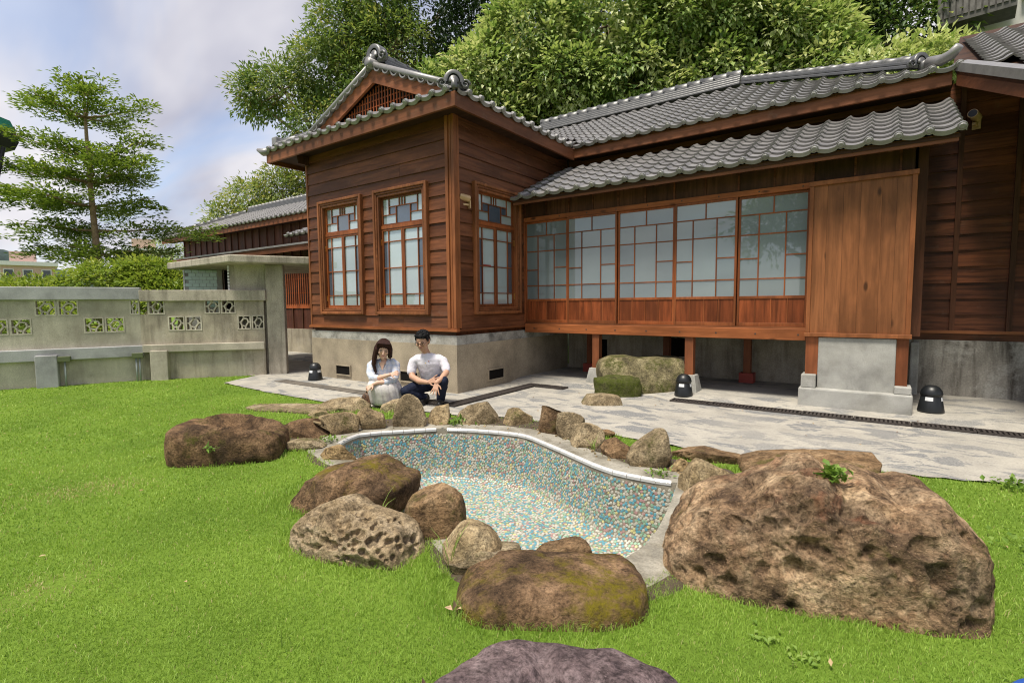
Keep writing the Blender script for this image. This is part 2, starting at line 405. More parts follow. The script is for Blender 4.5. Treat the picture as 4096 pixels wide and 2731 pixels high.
# ------------------------------------------------------------------ tiled pond
pond = empty('garden_pond', (-2.6, 3.3, 0), 'empty kidney shaped garden pond lined with coloured round mosaic tiles', 'pond')
grout = concrete('mosaic_grout', (.29, .26, .20), (.16, .13, .09), .6, 3, 90)
rings = [(.0, 0.0), (-.005, -.06), (-.02, -.25), (-.035, -.42), (-.06, -.495), (-.11, -.535), (-.19, -.55)]
RV = []
for ins, z in rings: RV.append([Vector((p.x, p.y, z)) for p in offset(pool_s, ins)])
mb = MB(); mb.loft(RV, cap=False)
n0 = len(mb.v) - len(RV[-1])
from mathutils.geometry import tessellate_polygon
ftri = tessellate_polygon([RV[-1]])
for f in ftri: mb.f.append([n0 + i for i in f])
mb.build('basin', grout, pond, True)
# rim of concrete and dirt round the pond
ro = [Vector((p.x, p.y)) for p in offset(pool_s, .27)]
ro = [p + Vector((.05 * noise.noise((p.x * 3, p.y * 3, 0)), .05 * noise.noise((p.x * 3, p.y * 3, 7)))) for p in ro]
mb = MB(); mb.loft([[Vector((p.x, p.y, z)) for p in r] for r, z in ((pool_s, -.05), (pool_s, .018), (offset(pool_s, .16), .022), (ro, .015), (offset(ro, .05), -.04))], cap=False)
mb.build('rim', M['rim'], pond)
so = [q + (Vector((0, 0)) if q.y > 3.25 + .25 * (q.x + 2.6) else (p - q) * .55) for p, q in zip(pool_s, offset(pool_s, .62))]
so = [p + Vector((.12 * noise.noise((p.x * 2, p.y * 2, 3)), .12 * noise.noise((p.x * 2, p.y * 2, 9)))) for p in so]
so = [p for p in so]
mb = MB(); mb.loft([[Vector((p.x, p.y, z)) for p in r] for r, z in ((offset(pool_s, .2), .013), (so, .016), (offset(so, .08), -.03))], cap=False)
s_ = mb.build('soil_bed', M['soil']); tag(s_, kind='structure')
# white coping tiles along the back and left edge
back = resample(POOL_BACK, .02, False)
i = 0; k = 0
while i < len(back) - 5:
    a, bq = back[i], back[min(i + 6, len(back) - 1)]
    if not (-3.99 < a.x < -3.93):
        d = (bq - a); L = d.length; u = d.normalized(); nrm = Vector((-u.y, u.x))
        prof = [(-.008, -.010), (-.010, .012), (-.001, .022), (.02, .025), (.034, .019), (.036, .006)]
        g0 = .0018
        ringA = [Vector((a.x + u.x * g0 + nrm.x * q, a.y + u.y * g0 + nrm.y * q, z)) for q, z in prof]
        ringB = [Vector((a.x + u.x * (L - g0) + nrm.x * q, a.y + u.y * (L - g0) + nrm.y * q, z)) for q, z in prof]
        MB().loft([ringA, ringB]).build('coping_tile', M['white_tile'], pond)
    i += 6
# mosaic of round tiles: dart throwing over the basin surface
tris = []
nb = len(pool_s)
for r0, r1 in zip(RV[:-1], RV[1:]):
    for j in range(nb):
        a, b2, c2, d2 = r0[j], r0[(j + 1) % nb], r1[(j + 1) % nb], r1[j]
        tris += [(a, b2, c2), (a, c2, d2)]
for f in ftri: tris.append(tuple(RV[-1][i] for i in f))
T = np.array([[list(p) for p in tr] for tr in tris])
ar = np.linalg.norm(np.cross(T[:, 1] - T[:, 0], T[:, 2] - T[:, 0]), axis=1) / 2
NC = 170000
ti = rng.choice(len(T), NC, p=ar / ar.sum()); uv = rng.random((NC, 2)); fl = uv.sum(1) > 1; uv[fl] = 1 - uv[fl]
P = T[ti, 0] + (T[ti, 1] - T[ti, 0]) * uv[:, :1] + (T[ti, 2] - T[ti, 0]) * uv[:, 1:]
P = P[P[:, 2] < -.045 + .02 * rng.random(NC)] if False else P
nrm_t = np.cross(T[:, 1] - T[:, 0], T[:, 2] - T[:, 0]); nrm_t /= np.linalg.norm(nrm_t, axis=1)[:, None] + 1e-12
cen = np.array([-2.6, 3.2, 1.0]); fl = ((cen - T[:, 0]) * nrm_t).sum(1) < 0; nrm_t[fl] *= -1
D0 = .0195; grid = {}; keep = []
for i in range(NC):
    p = P[i]
    if p[2] > -.045: continue
    key = (int(p[0] // D0), int(p[1] // D0), int(p[2] // D0)); ok = True
    for ax in (-1, 0, 1):
        for ay in (-1, 0, 1):
            for az in (-1, 0, 1):
                q = grid.get((key[0] + ax, key[1] + ay, key[2] + az))
                if q:
                    for j in q:
                        e = P[j] - p
                        if e[0] * e[0] + e[1] * e[1] + e[2] * e[2] < D0 * D0: ok = False; break
                if not ok: break
            if not ok: break
        if not ok: break
    if ok: grid.setdefault(key, []).append(i); keep.append(i)
Q = P[keep]; QN = nrm_t[ti[keep]]
nn = np.full(len(Q), .04)
idx = {i: k for k, i in enumerate(keep)}
for k, i in enumerate(keep):
    p = Q[k]; key = (int(p[0] // D0), int(p[1] // D0), int(p[2] // D0)); best = .04
    for ax in (-1, 0, 1):
        for ay in (-1, 0, 1):
            for az in (-1, 0, 1):
                for j in grid.get((key[0] + ax, key[1] + ay, key[2] + az), ()):
                    if j != i:
                        e = math.dist(P[j], p)
                        if e < best: best = e
    nn[k] = best
rad = np.clip(nn * .5 + .0016, .0098, .0140)
TC = [('pebble_white', (.49, .47, .41)), ('pebble_blue', (.12, .32, .40)), ('pebble_green', (.25, .39, .28)), ('pebble_pink', (.40, .245, .235)), ('pebble_yellow', (.52, .48, .23))]
pmats = [plain(n_, c_, .45, 0, .18, .4, .0, 25) for n_, c_ in TC]
pc = rng.choice(5, len(Q), p=[.39, .27, .20, .075, .065])
KN = 7
def pebble_verts(k, r, cen, nv):
    z = Vector(nv); x = z.orthogonal().normalized(); y = z.cross(x)
    a0 = random.random() * 6.28; e1 = 1 + .10 * random.random(); vs = []
    wob = [1 + .07 * (random.random() - .5) for _ in range(KN)]
    for s_, h in ((1.0, .0), (.86, .0034)):
        for j in range(KN):
            an = a0 + 6.28319 * j / KN
            vs.append(Vector(cen) + (x * math.cos(an) * e1 + y * math.sin(an) / e1) * (r * s_ * wob[j]) + z * h)
    return vs
pf = [[i * KN + j, i * KN + (j + 1) % KN, (i + 1) * KN + (j + 1) % KN, (i + 1) * KN + j] for i in range(1) for j in range(KN)] + [[KN + j for j in range(KN)]]
camv = np.array([0, 0, CAM_H]); dv = camv - Q; dist = np.linalg.norm(dv, axis=1)
seen = ((dv * QN).sum(1) / dist) * rad * rad / dist ** 2
seen[(Q[:, 0] > -.95) | (Q[:, 1] < 2.45)] *= .0
order = np.argsort(-seen); single = set(order[:300].tolist())
# turn the normals to the true side: they must face the inside of the basin
bv, bf, bm_ = [], [], []
for k in range(len(Q)):
    if k in single:
        vs = pebble_verts(k, rad[k], (0, 0, 0), QN[k])
        me = bpy.data.meshes.new('pebble_tile'); me.from_pydata(vs, [], pf); me.materials.append(pmats[pc[k]]); me.update()
        inst('pebble_tile', me, Matrix.Translation(Q[k]), pond)
    else:
        n_ = len(bv); bv += pebble_verts(k, rad[k], Q[k], QN[k]); bf += [[i + n_ for i in f] for f in pf]; bm_ += [int(pc[k])] * len(pf)
me = bpy.data.meshes.new('pebble_tiles'); me.from_pydata(bv, [], bf)
for pm in pmats: me.materials.append(pm)
me.polygons.foreach_set('material_index', bm_); me.update()
tag(link(bpy.data.objects.new('pebble_tiles', me), pond), kind='stuff')
# ------------------------------------------------------------------ roof tiles
TW, TE, TL = .268, .238, .275
def tile_profile(n=9):
    out = []
    for i in range(n):
        s_ = i / (n - 1)
        z = -.020 * math.sin(math.pi * s_ / .70) if s_ < .70 else .034 * math.sin(math.pi * (s_ - .70) / .30)
        out.append((s_ * TW, z))
    return out
def tile_mesh(eave=False):
    pr = tile_profile(); n = len(pr); mb = MB()
    if True:
        vs = [(x, 0, z + .034) for x, z in pr] + [(x, TL, z + .004) for x, z in pr]
        mb.add(vs, [(i, i + 1, n + i + 1, n + i) for i in range(n - 1)])
        th = .05 if eave else .024
        vs = [(x, 0, z + .034) for x, z in pr] + [(x, .004, z + .034 - (th if x < .7 * TW or not eave else th)) for x, z in pr]
        mb.add(vs, [(n + i, n + i + 1, i + 1, i) for i in range(n - 1)])
        vs = [(x, .004, z + .034 - th) for x, z in pr] + [(x, .10, z + .034 - th) for x, z in pr]
        mb.add(vs, [(n + i, n + i + 1, i + 1, i) for i in range(n - 1)])
    if eave:
        cx_, cz = TW * .85, .040
        mb.loft([[(cx_ + .044 * math.cos(6.283 * j / 12), y, cz + .044 * math.sin(6.283 * j / 12)) for j in range(12)] for y in (.03, -.02)])
        mb.loft([[(cx_ + r * math.cos(6.283 * j / 12), y, cz + r * math.sin(6.283 * j / 12)) for j in range(12)] for r, y in ((.036, -.02), (.025, -.03))])
    me = mb.mesh('roof_tile', M['tile'])
    # smooth only the top sheet so that lips stay crisp
    me.polygons.foreach_set('use_smooth', [True] * (n - 1) + [True] * (len(me.polygons) - n + 1)) if False else None
    return me
TILE, EAVE = tile_mesh(), tile_mesh(True)
def tile_frame(o, u, s):
    u = Vector(u).normalized(); s = Vector(s).normalized(); nrm = u.cross(s).normalized()
    m_ = Matrix((u, s, nrm)).transposed().to_4x4(); m_.translation = Vector(o); return m_
class Field:
    def __init__(s, o, u, sl): s.o = Vector(o); s.u = Vector(u).normalized(); s.s = Vector(sl).normalized(); s.joined = MB()
    def at(s, i, j):
        return s.o + s.u * (i * TW) + s.s * (j * TE)
    def put(s, i, j, roof, single=True):
        p = s.at(i, j); m_ = tile_frame(p, s.u, s.s); me = EAVE if j == 0 else TILE
        m_ = m_ @ Matrix.Rotation(random.uniform(-.006, .006), 4, 'Y') @ Matrix.Translation((0, random.uniform(-.003, .003), random.uniform(-.002, .002)))
        if single: inst('roof_tile', me, m_, roof)
        else: s.joined.add([m_ @ v.co for v in me.vertices], [list(p_.vertices) for p_ in me.polygons])
    def finish(s, roof):
        if s.joined.v: tag(s.joined.build('roof_tiles', M['tile'], roof), kind='stuff')

def ridge(a, b_, roof, courses=3, w0=.30, name='ridge', cap=True, hgt=.055):
    a = Vector(a); b_ = Vector(b_); d = (b_ - a).normalized(); r_ = None
    mb = MB()
    for k in range(courses):
        z = k * hgt; ww = w0 - .035 * k
        side = d.cross(Vector((0, 0, 1))).normalized()
        up = side.cross(d).normalized()
        q = [side * (sx * ww / 2) + up * (z + dz) for sx, dz in ((-1, 0), (1, 0), (1, hgt * .55), (.96, hgt * .8), (-.96, hgt * .8), (-1, hgt * .55))]
        mb.loft([[a + p for p in q], [b_ + p for p in q]])
    r_ = mb.build(name, M['ridge'], roof)
    L = (b_ - a).length; n = max(1, int(L / .27)); base = courses * hgt - .01; r = w0 * .30
    if cap:
        side = d.cross(Vector((0, 0, 1))).normalized(); up = side.cross(d).normalized()
        cm = MB()
        def ring(s0, rr): return [Vector((0, s0, 0)) + Vector((math.cos(math.pi * j / 8) * rr, 0, math.sin(math.pi * j / 8) * rr)) for j in range(9)]
        l1 = L / n
        cm.loft([ring(0, r * 1.14), ring(.05, r * 1.14), ring(.051, r), ring(l1 + .01, r * .97)], cap=False, closed=False)
        cm.f.append(list(range(9)))
        me = cm.mesh('ridge_cap', M['ridge'], True)
        for i in range(n):
            m_ = Matrix((side, d, up)).transposed().to_4x4(); m_.translation = a + d * (i * l1) + up * base
            inst('ridge_cap', me, m_, roof)
    return r_
def oni(M4, roof, s=1.0):
    """ridge-end ornament: arched plate with hood, two scrolls and a round stub"""
    mb = MB()
    arc = [(-.17 * math.cos(math.pi * j / 12), .10 + .20 * math.sin(math.pi * j / 12)) for j in range(13)]
    out = [(-.20, 0)] + arc + [(.20, 0)]
    mb.prism([(x * s, 0, z * s) for x, z in out][::-1], (0, .07 * s, 0))
    hood = [[((.17 + dr) * -math.cos(math.pi * j / 12) * s, y * s, (.10 + (.20 + dr) * math.sin(math.pi * j / 12)) * s) for j in range(13)] for dr, y in ((-.045, -.03), (.02, -.05), (.035, .0), (.03, .14))]
    mb.loft(hood, cap=False, closed=False)
    inn = [(-.10 * math.cos(math.pi * j / 10) * s, -.035 * s, (.09 + .13 * math.sin(math.pi * j / 10)) * s) for j in range(11)]
    mb.prism(inn[::-1], (0, .04 * s, 0))
    for sx in (-1, 1):
        pts = []
        for k in range(22):
            a = k * .42; r = (.085 - .0032 * k) * s
            pts.append((sx * (.22 * s + r * math.cos(a)), -.02 * s, .07 * s + r * math.sin(a)))
        mb.tube(pts, [(.026 - .0007 * k) * s for k in range(22)], 8)
        mb.loft([[(sx * .22 * s + .075 * s * math.cos(6.283 * j / 14), y * s, .07 * s + .075 * s * math.sin(6.283 * j / 14)) for j in range(14)] for y in (-.01, .07)])
    mb.loft([[(.06 * s * math.cos(6.283 * j / 14), y * s, .02 * s + .105 * s * math.sin(6.283 * j / 14)) for j in range(14)] for y in (-.12, .02)])
    o = mb.build('ridge_ornament', M['ridge'], roof, True, 0, M4)
    return o

# ------------------------------------------------------------------ the house
house = empty('wooden_house', (-5.24, 5.86, 0), 'dark brown timber house with grey tiled roofs, projecting bay and glazed sliding doors', 'house')
XB0, XB1, YB, YM, YW = -8.99, -5.242, 5.862, 7.722, 9.29
Z0, ZT = 1.0, 4.12
# bay foundation
fo = MB().box(XB0 - .02, XB1 + .02, YB - .02, YW, -.1, .76).build('foundation', M['concrete_base'], house)
# vents cut look: frames round near-black panels that paint the shade of hollows
MB().box(XB0 - .014, XB1 + .014, YB - .014, YW, .76, .905).build('foundation_band', M['concrete_band'], house)
for x0, x1, z0, z1 in ((-8.234, -7.829, .105, .262), (-6.478, -6.066, .12, .275)):
    f = MB().box(x0, x1, YB - .030, YB - .0215, z0, z1).build('vent', M['painted_shade'], house)
    mb = MB(); mb.box(x0 - .02, x0, YB - .045, YB - .021, z0 - .02, z1 + .02); mb.box(x1, x1 + .02, YB - .045, YB - .021, z0 - .02, z1 + .02)
    mb.box(x0, x1, YB - .045, YB - .021, z1, z1 + .02); mb.box(x0, x1, YB - .045, YB - .021, z0 - .02, z0); mb.build('vent_frame', M['concrete_base'], f)
f = MB().box(XB1 + .0215, XB1 + .03, 6.607, 7.018, .13, .285).build('vent', M['painted_shade'], house)
mb = MB(); mb.box(XB1 + .021, XB1 + .045, 6.587, 6.607, .11, .305); mb.box(XB1 + .021, XB1 + .045, 7.018, 7.038, .11, .305); mb.box(XB1 + .021, XB1 + .045, 6.607, 7.018, .285, .305); mb.box(XB1 + .021, XB1 + .045, 6.607, 7.018, .11, .13)
mb.build('vent_frame', M['concrete_base'], f)
# base beam and sill trim
MB().box(XB0 + .03, XB1 - .03, YB + .03, YW, .905, .98).build('base_beam', M['dark_siding'], house)
tr = MB(); tr.box(XB0 - .05, XB1 + .05, YB - .05, YB + .03, .965, 1.0); tr.box(XB0 - .04, XB1 + .04, YB - .03, YB + .03, 1.0, 1.015)
tr.build('sill_trim', M['trim_x'], house)
tr = MB(); tr.box(XB1 - .03, XB1 + .05, YB + .03, YM - .0, .965, 1.0); tr.build('sill_trim', M['trim_y'], house)
# wall cores
bw = MB().box(XB0, XB1 - .13, YB + .13, YW, Z0, ZT + .25).build('bay_wall', M['dark_siding'], house)
def board_x(x0, x1, z, h, y, wall, mat):
    j = random.uniform(-.003, .003)
    MB().prism([(x0, y - .026 + j, z - .012), (x0, y - .004, z + h), (x0, y + .03, z + h), (x0, y + .03, z - .012)], (x1 - x0, 0, 0)).build('board', mat, wall)
def board_y(y0, y1, z, h, x, wall, mat):
    MB().prism([(x + .026, y0, z - .012), (x + .026, y1, z - .012), (x + .004, y1, z + h), (x + .004, y0, z + h)], (-.03, 0, 0)).build('board', mat, wall)
WINX = [(-8.605, -7.345), (-7.03, -5.755)]; WINY = (6.262, 7.535); WZ = (1.22, 3.305)
CP = .115
k = 0; z = Z0 + .012
while z < ZT + .2:
    h = .205
    if z + h > WZ[0] + .05 and z < WZ[1] - .05:
        segs = [(XB0 + .03, WINX[0][0] + .03), (WINX[0][1] - .03, WINX[1][0] + .03), (WINX[1][1] - .03, XB1 - .15)]
        ys = [(YB + .09, WINY[0] + .03), (WINY[1] - .03, YW)]
    else:
        segs = [(XB0 + .03, XB1 - .15)] if k % 3 else [(XB0 + .03, -6.4), (-6.396, XB1 - .15)]
        ys = [(YB + .09, YW)]
    for a, b2 in segs: board_x(a, b2, z, h, YB, bw, M['siding'])
    for a, b2 in ys: board_y(a, b2, z, h, XB1, bw, M['siding_y'])
    z += h; k += 1
# corner posts with mouldings
cp = MB(); cp.box(XB1 - .15, XB1 - .09, YB - .034, YB + .03, Z0 + .015, ZT + .2); cp.box(XB1 - .02, XB1 + .034, YB - .034, YB + .04, Z0 + .015, ZT + .2); cp.box(XB1 - .09, XB1 - .02, YB - .012, YB + .03, Z0 + .015, ZT + .2); cp.box(XB1 - .01, XB1 + .034, YB + .04, YB + .09, Z0 + .015, ZT + .2); cp.box(XB1 - .07, XB1 - .04, YB - .02, YB - .011, Z0 + .015, ZT + .2)
cp.build('corner_post', M['trim'], house, bevel=.005)
MB().box(XB0 - .012, XB0 + .03, YB - .03, YB + .05, Z0 + .015, ZT + .2).build('corner_post', M['trim'], house)
MB().box(XB0 - .004, XB0, YB + .05, YW, Z0, ZT + .2).build('side_wall', M['dark_siding'], house)

def place(local, org, ux):
    """window-local (u along the wall, d outwards, z) to world"""
    u = Vector((ux[0], ux[1], 0)); d = Vector((u.y, -u.x, 0))
    return lambda q: Vector(org) + u * q[0] + d * q[1] + Vector((0, 0, q[2]))
class WB(MB):
    def __init__(s, f): super().__init__(); s.fn = f
    def bx(s, u0, u1, d0, d1, z0, z1):
        n = len(s.v); s.box(u0, u1, d0, d1, z0, z1); s.v[n:] = [tuple(s.fn(q)) for q in s.v[n:]]; return s
def bay_window(org, ux, W, label):
    fn = place(None, org, ux); H_ = WZ[1] - WZ[0]
    wn_ = WB(fn).bx(0, .05, .0, .085, 0, H_).bx(W - .05, W, 0, .085, 0, H_).bx(.05, W - .05, 0, .085, H_ - .05, H_).bx(.05, W - .05, 0, .085, 0, .05).build('window', M['trim'], house, bevel=.012, seg=3)
    wn_['label'] = label
    c2 = WB(fn).bx(.05, .085, .0, .070, .05, H_ - .05).bx(W - .085, W - .05, 0, .070, .05, H_ - .05).bx(.085, W - .085, 0, .070, H_ - .085, H_ - .05).bx(.085, W - .085, 0, .070, .05, .085).build('casing_moulding', M['trim_x'], wn_, bevel=.012, seg=3)
    c3 = WB(fn).bx(.085, .125, -.10, .052, .085, H_ - .085).bx(W - .125, W - .085, -.10, .052, .085, H_ - .085).bx(.125, W - .125, -.10, .052, H_ - .125, H_ - .085).bx(.125, W - .125, -.10, .052, .085, .115).build('jamb', M['trim'], wn_, bevel=.006)
    u0, u1 = .125, W - .125; z0, z1 = .115, H_ - .125
    zt = z0 + (z1 - z0) * .735
    fr = WB(fn).bx(u0, u1, -.075, .0, zt - .03, zt + .025).build('transom_bar', M['sash'], wn_)
    # transom light
    a0, a1, b0, b1 = u0 + .03, u1 - .03, zt + .05, z1 - .03
    s_ = WB(fn).bx(u0, a0, -.065, -.015, zt + .025, z1).bx(a1, u1, -.065, -.015, zt + .025, z1).bx(a0, a1, -.065, -.015, b1, z1).bx(a0, a1, -.065, -.015, zt + .025, b0)
    s_.build('transom_sash', M['sash'], wn_)
    X = lambda q: a0 + (a1 - a0) * q
    Zq = lambda q: b0 + (b1 - b0) * q
    mu = WB(fn)
    for q, za_, zb_ in ((.15, .36, 1), (.85, .36, 1), (.41, .68, 1), (.475, .68, 1), (.54, .68, 1), (.33, 0, .68), (.68, 0, .68)):
        mu.bx(X(q) - .007, X(q) + .007, -.055, -.022, Zq(za_), Zq(zb_))
    for q, xa_, xb_ in ((.68, .15, .85), (.36, 0, .33), (.36, .68, 1)):
        mu.bx(X(xa_), X(xb_), -.053, -.024, Zq(q) - .007, Zq(q) + .007)
    mu.build('muntins', M['sash'], wn_)
    for xa_, xb_, za_, zb_, cl in ((0, .15, .36, 1, 0), (.85, 1, .36, 1, 0), (.15, .41, .68, 1, 0), (.41, .54, .68, 1, 0), (.54, .85, .68, 1, 0), (.15, .33, .36, .68, 1), (.68, .85, .36, .68, 1), (.33, .68, 0, .68, 1), (0, .33, 0, .36, 0), (.68, 1, 0, .36, 0)):
        WB(fn).bx(X(xa_), X(xb_), -.046, -.040, Zq(za_), Zq(zb_)).build('pane', M['clear' if cl else 'glass'], wn_)
    # two casements
    um = (u0 + u1) / 2
    for side in (0, 1):
        p0, p1 = (u0, um - .002) if side == 0 else (um + .002, u1)
        q0, q1 = z0, zt - .032
        st = WB(fn).bx(p0, p0 + .035, -.06, -.008, q0, q1).bx(p1 - .035, p1, -.06, -.008, q0, q1).bx(p0 + .035, p1 - .035, -.06, -.008, q1 - .035, q1).bx(p0 + .035, p1 - .035, -.06, -.008, q0, q0 + .05)
        st.build('casement', M['sash'], wn_)
        i0, i1, j0, j1 = p0 + .035, p1 - .035, q0 + .05, q1 - .035
        um_ = i0 + (i1 - i0) * (.28 if side == 0 else .70)
        zs = [j0, j0 + (j1 - j0) * .145, j0 + (j1 - j0) * .50, j0 + (j1 - j0) * .855, j1]
        mu = WB(fn).bx(um_ - .008, um_ + .008, -.05, -.014, j0, j1)
        for zq in zs[1:-1]: mu.bx(i0, i1, -.048, -.016, zq - .008, zq + .008)
        mu.build('muntins', M['sash'], wn_)
        for r_ in range(4):
            for ca, cb, nar in ((i0, um_, side == 0), (um_, i1, side == 1)):
                cl = nar and r_ in (1, 2)
                WB(fn).bx(ca, cb, -.038, -.032, zs[r_], zs[r_ + 1]).build('pane', M['clear' if cl else 'glass'], wn_)
        for zz_ in (q0 + .18, q1 - .22):
            hx = u0 - .004 if side == 0 else u1 - .004
            WB(fn).bx(hx - .006, hx + .012, -.006, .012, zz_ - .05, zz_ + .05).build('hinge', M['brass'], wn_)
    return wn_
bay_window((WINX[0][0], YB, WZ[0]), (1, 0), WINX[0][1] - WINX[0][0], 'left window of the bay front')
bay_window((WINX[1][0], YB, WZ[0]), (1, 0), WINX[1][1] - WINX[1][0], 'right window of the bay front, next to the corner post')
w3 = bay_window((XB1, WINY[0], WZ[0]), (0, 1), WINY[1] - WINY[0], 'window on the short side of the bay')
MB().box(XB1 - .030, XB1 - .012, 6.58, 6.76, 2.005, 2.03).build('red_strip', M['red'], w3)

# engawa: sliding glazed doors
PXS = [-5.215, -4.338, -3.425, -2.506, -1.624, -.752]
MB().box(-5.20, -.735, YM - .05, YM + .10, .87, 1.02).build('floor_beam', M['beam'], house, bevel=.006)
nails = MB()
for i in range(9):
    xx = -5.0 + i * .52
    nails.loft([[(xx + .012 * math.cos(6.283 * j / 8), yy, .945 + .012 * math.sin(6.283 * j / 8)) for j in range(8)] for yy in (YM - .049, YM - .053)])
    nails.loft([[(xx + .01 * math.cos(6.283 * j / 8), yy, 2.87 + .01 * math.sin(6.283 * j / 8)) for j in range(8)] for yy in (YM - .039, YM - .043)])
nails.build('nail_heads', M['iron'], house)
MB().box(-5.215, -.752, YM - .04, YM + .06, 2.835, 2.905).build('head_rail', M['beam'], house)
MB().box(-5.21, -.757, YM - .03, YM + .06, 1.02, 1.045).build('door_track', M['trim_x'], house)
MB().box(-5.236, -5.215, YM - .03, YM + .06, 1.02, 2.9).build('door_jamb', M['post'], house)
for i in range(5):
    x0, x1 = PXS[i] + .004, PXS[i + 1] - .004; yo = YM - (.012 if i % 2 else -.02)
    zb, zt = 1.047, 2.833
    dr = MB(); dr.box(x0, x0 + .03, yo - .016, yo + .016, zb, zt); dr.box(x1 - .03, x1, yo - .016, yo + .016, zb, zt)
    dr.box(x0 + .03, x1 - .03, yo - .016, yo + .016, zt - .035, zt); dr.box(x0 + .03, x1 - .03, yo - .016, yo + .016, zb, zb + .05); dr.box(x0 + .03, x1 - .03, yo - .016, yo + .016, 1.425, 1.465)
    door = dr.build('sliding_door', M['sash'], house, bevel=.003)
    door['label'] = ['sliding glazed door next to the bay', 'second sliding glazed door from the bay', 'middle sliding glazed door', 'fourth sliding glazed door from the bay', 'sliding glazed door next to the shutter box'][i]
    a0, a1 = x0 + .03, x1 - .03; W_ = a1 - a0
    za = [1.465, 1.70, 1.99, 2.305, 2.575, zt - .035]
    mu = MB()
    hb = lambda xa_, xb_, z_: mu.box(xa_, xb_, yo - .012, yo + .008, z_ - .008, z_ + .008)
    vb = lambda x_, z0_, z1_: mu.box(x_ - .008, x_ + .008, yo - .014, yo + .010, z0_, z1_)
    ua, ub = a0 + W_ * .29, a0 + W_ * .70
    hb(a0, a1, za[1]); hb(a0, a1, za[3]); hb(a0, a1, za[4]); hb(a0, ua, za[2] - .01); hb(ub, a1, za[2] + .02)
    vb(ua, za[0], za[4]); vb(ub, za[0], za[4]); vb(a0 + W_ * .51, za[4], za[5])
    mu.build('muntins', M['sash'], door)
    cells = []
    for r0, r1 in ((0, 1), (3, 4)): cells += [(a0, ua, za[r0], za[r1]), (ua, ub, za[r0], za[r1]), (ub, a1, za[r0], za[r1])]
    cells += [(a0, ua, za[1], za[2] - .01), (a0, ua, za[2] - .01, za[3]), (ub, a1, za[1], za[2] + .02), (ub, a1, za[2] + .02, za[3]), (ua, ub, za[1], za[3]), (a0, a0 + W_ * .51, za[4], za[5]), (a0 + W_ * .51, a1, za[4], za[5])]
    for xa_, xb_, z0_, z1_ in cells: MB().box(xa_, xb_, yo - .004, yo + .002, z0_, z1_).build('pane', M['shoji'], door)
    for q in range(4):
        xa_, xb_ = a0 + W_ * q / 4, a0 + W_ * (q + 1) / 4
        MB().box(xa_ + .003, xb_ - .003, yo - .006, yo + .006, zb + .05, 1.425).build('kick_board', M['kick'], door)
        if q: MB().box(xa_ - .006, xa_ + .006, yo - .013, yo - .0062, zb + .05, 1.425).build('batten', M['sash'], door)
# dark backing behind the doors and the boarded frieze above
MB().box(-5.21, -.3, YM + .35, YM + .40, 1.02, 3.2).build('inner_backing', M['concrete_tan'], house)
fz = MB().box(-5.23, .30, YM + .0, YM + .04, 2.906, 3.29).build('frieze', M['vert_dark'], house)
x = -5.2
while x < .28:
    MB().box(x + .003, min(x + .44, .29), YM - .014, YM - .0005, 2.907, 3.29).build('board', M['vert_dark'], fz)
    MB().box(x - .012, x + .012, YM - .03, YM - .0142, 2.907, 3.29).build('batten', M['dark_siding'], fz); x += .447
# shutter box
sb = MB(); bx0, bx1, by = -.748, .325, YM - .13
sb.box(bx0, bx0 + .045, by - .03, by + .16, .985, 2.83); sb.box(bx1 - .05, bx1, by - .03, by + .16, .985, 2.83); sb.box(bx0 - .01, bx1 + .01, by - .045, by + .16, 2.83, 2.885); sb.box(bx0 - .015, bx1 + .015, by - .05, by + .16, .935, .985)
sbx = sb.build('shutter_box', M['box_frame'], house, bevel=.004)
edges = [bx0 + .045, -.50, -.36, -.31 + .12, .0, .14, bx1 - .05]
edges = [bx0 + .045, -.555, -.385, -.21, .0, .14, bx1 - .05]
for a, b2 in zip(edges[:-1], edges[1:]): MB().box(a + .0008, b2 - .0008, by - random.uniform(.010, .013), by + .02, .986, 2.829).build('plank', M['box_wood'], sbx)
# posts, footings, pier
def post(x0, x1, y0, y1, z0, z1, mt='post'): return MB().box(x0, x1, y0, y1, z0, z1).build('post', M[mt], house, bevel=.004)
def footing(x, y, w0, w1, z0, z1):
    q = lambda w_, z_: [(x - w_, y - w_, z_), (x + w_, y - w_, z_), (x + w_, y + w_, z_), (x - w_, y + w_, z_)]
    return MB().loft([q(w0, z0), q(w1, z1)]).build('footing', M['concrete_block'], house, bevel=.01)
for xx in (-3.80, -2.267): post(xx - .062, xx + .062, YM - .02, YM + .1, .30, .87); footing(xx, YM + .04, .16, .10, -.02, .305)
post(-.742, -.60, by + .0, by + .13, .44, .934); post(.20, .318, by + .0, by + .13, .36, .934)
for xx, yy in ((-4.5, 8.9), (-3.0, 8.9), (-1.71, 9.05)):
    post(xx - .055, xx + .055, yy - .05, yy + .06, .2, .95)
    MB().box(xx - .11, xx + .11, yy - .1, yy + .11, .0, .22).build('footing', M['red'], house, bevel=.006)
pr = MB(); pr.box(-.60, .20, by - .02, by + .3, .2, .93)
pr.build('pier', M['concrete_block'], house, bevel=.012)
MB().box(-.80, .375, by - .12, by + .3, -.05, .28).build('plinth', M['concrete_block'], house, bevel=.02)
MB().box(-.775, -.61, by - .10, by + .2, .28, .45).build('plinth_block', M['concrete_block'], house, bevel=.012)
MB().box(.195, .36, by - .10, by + .2, .28, .37).build('plinth_block', M['concrete_block'], house, bevel=.012)
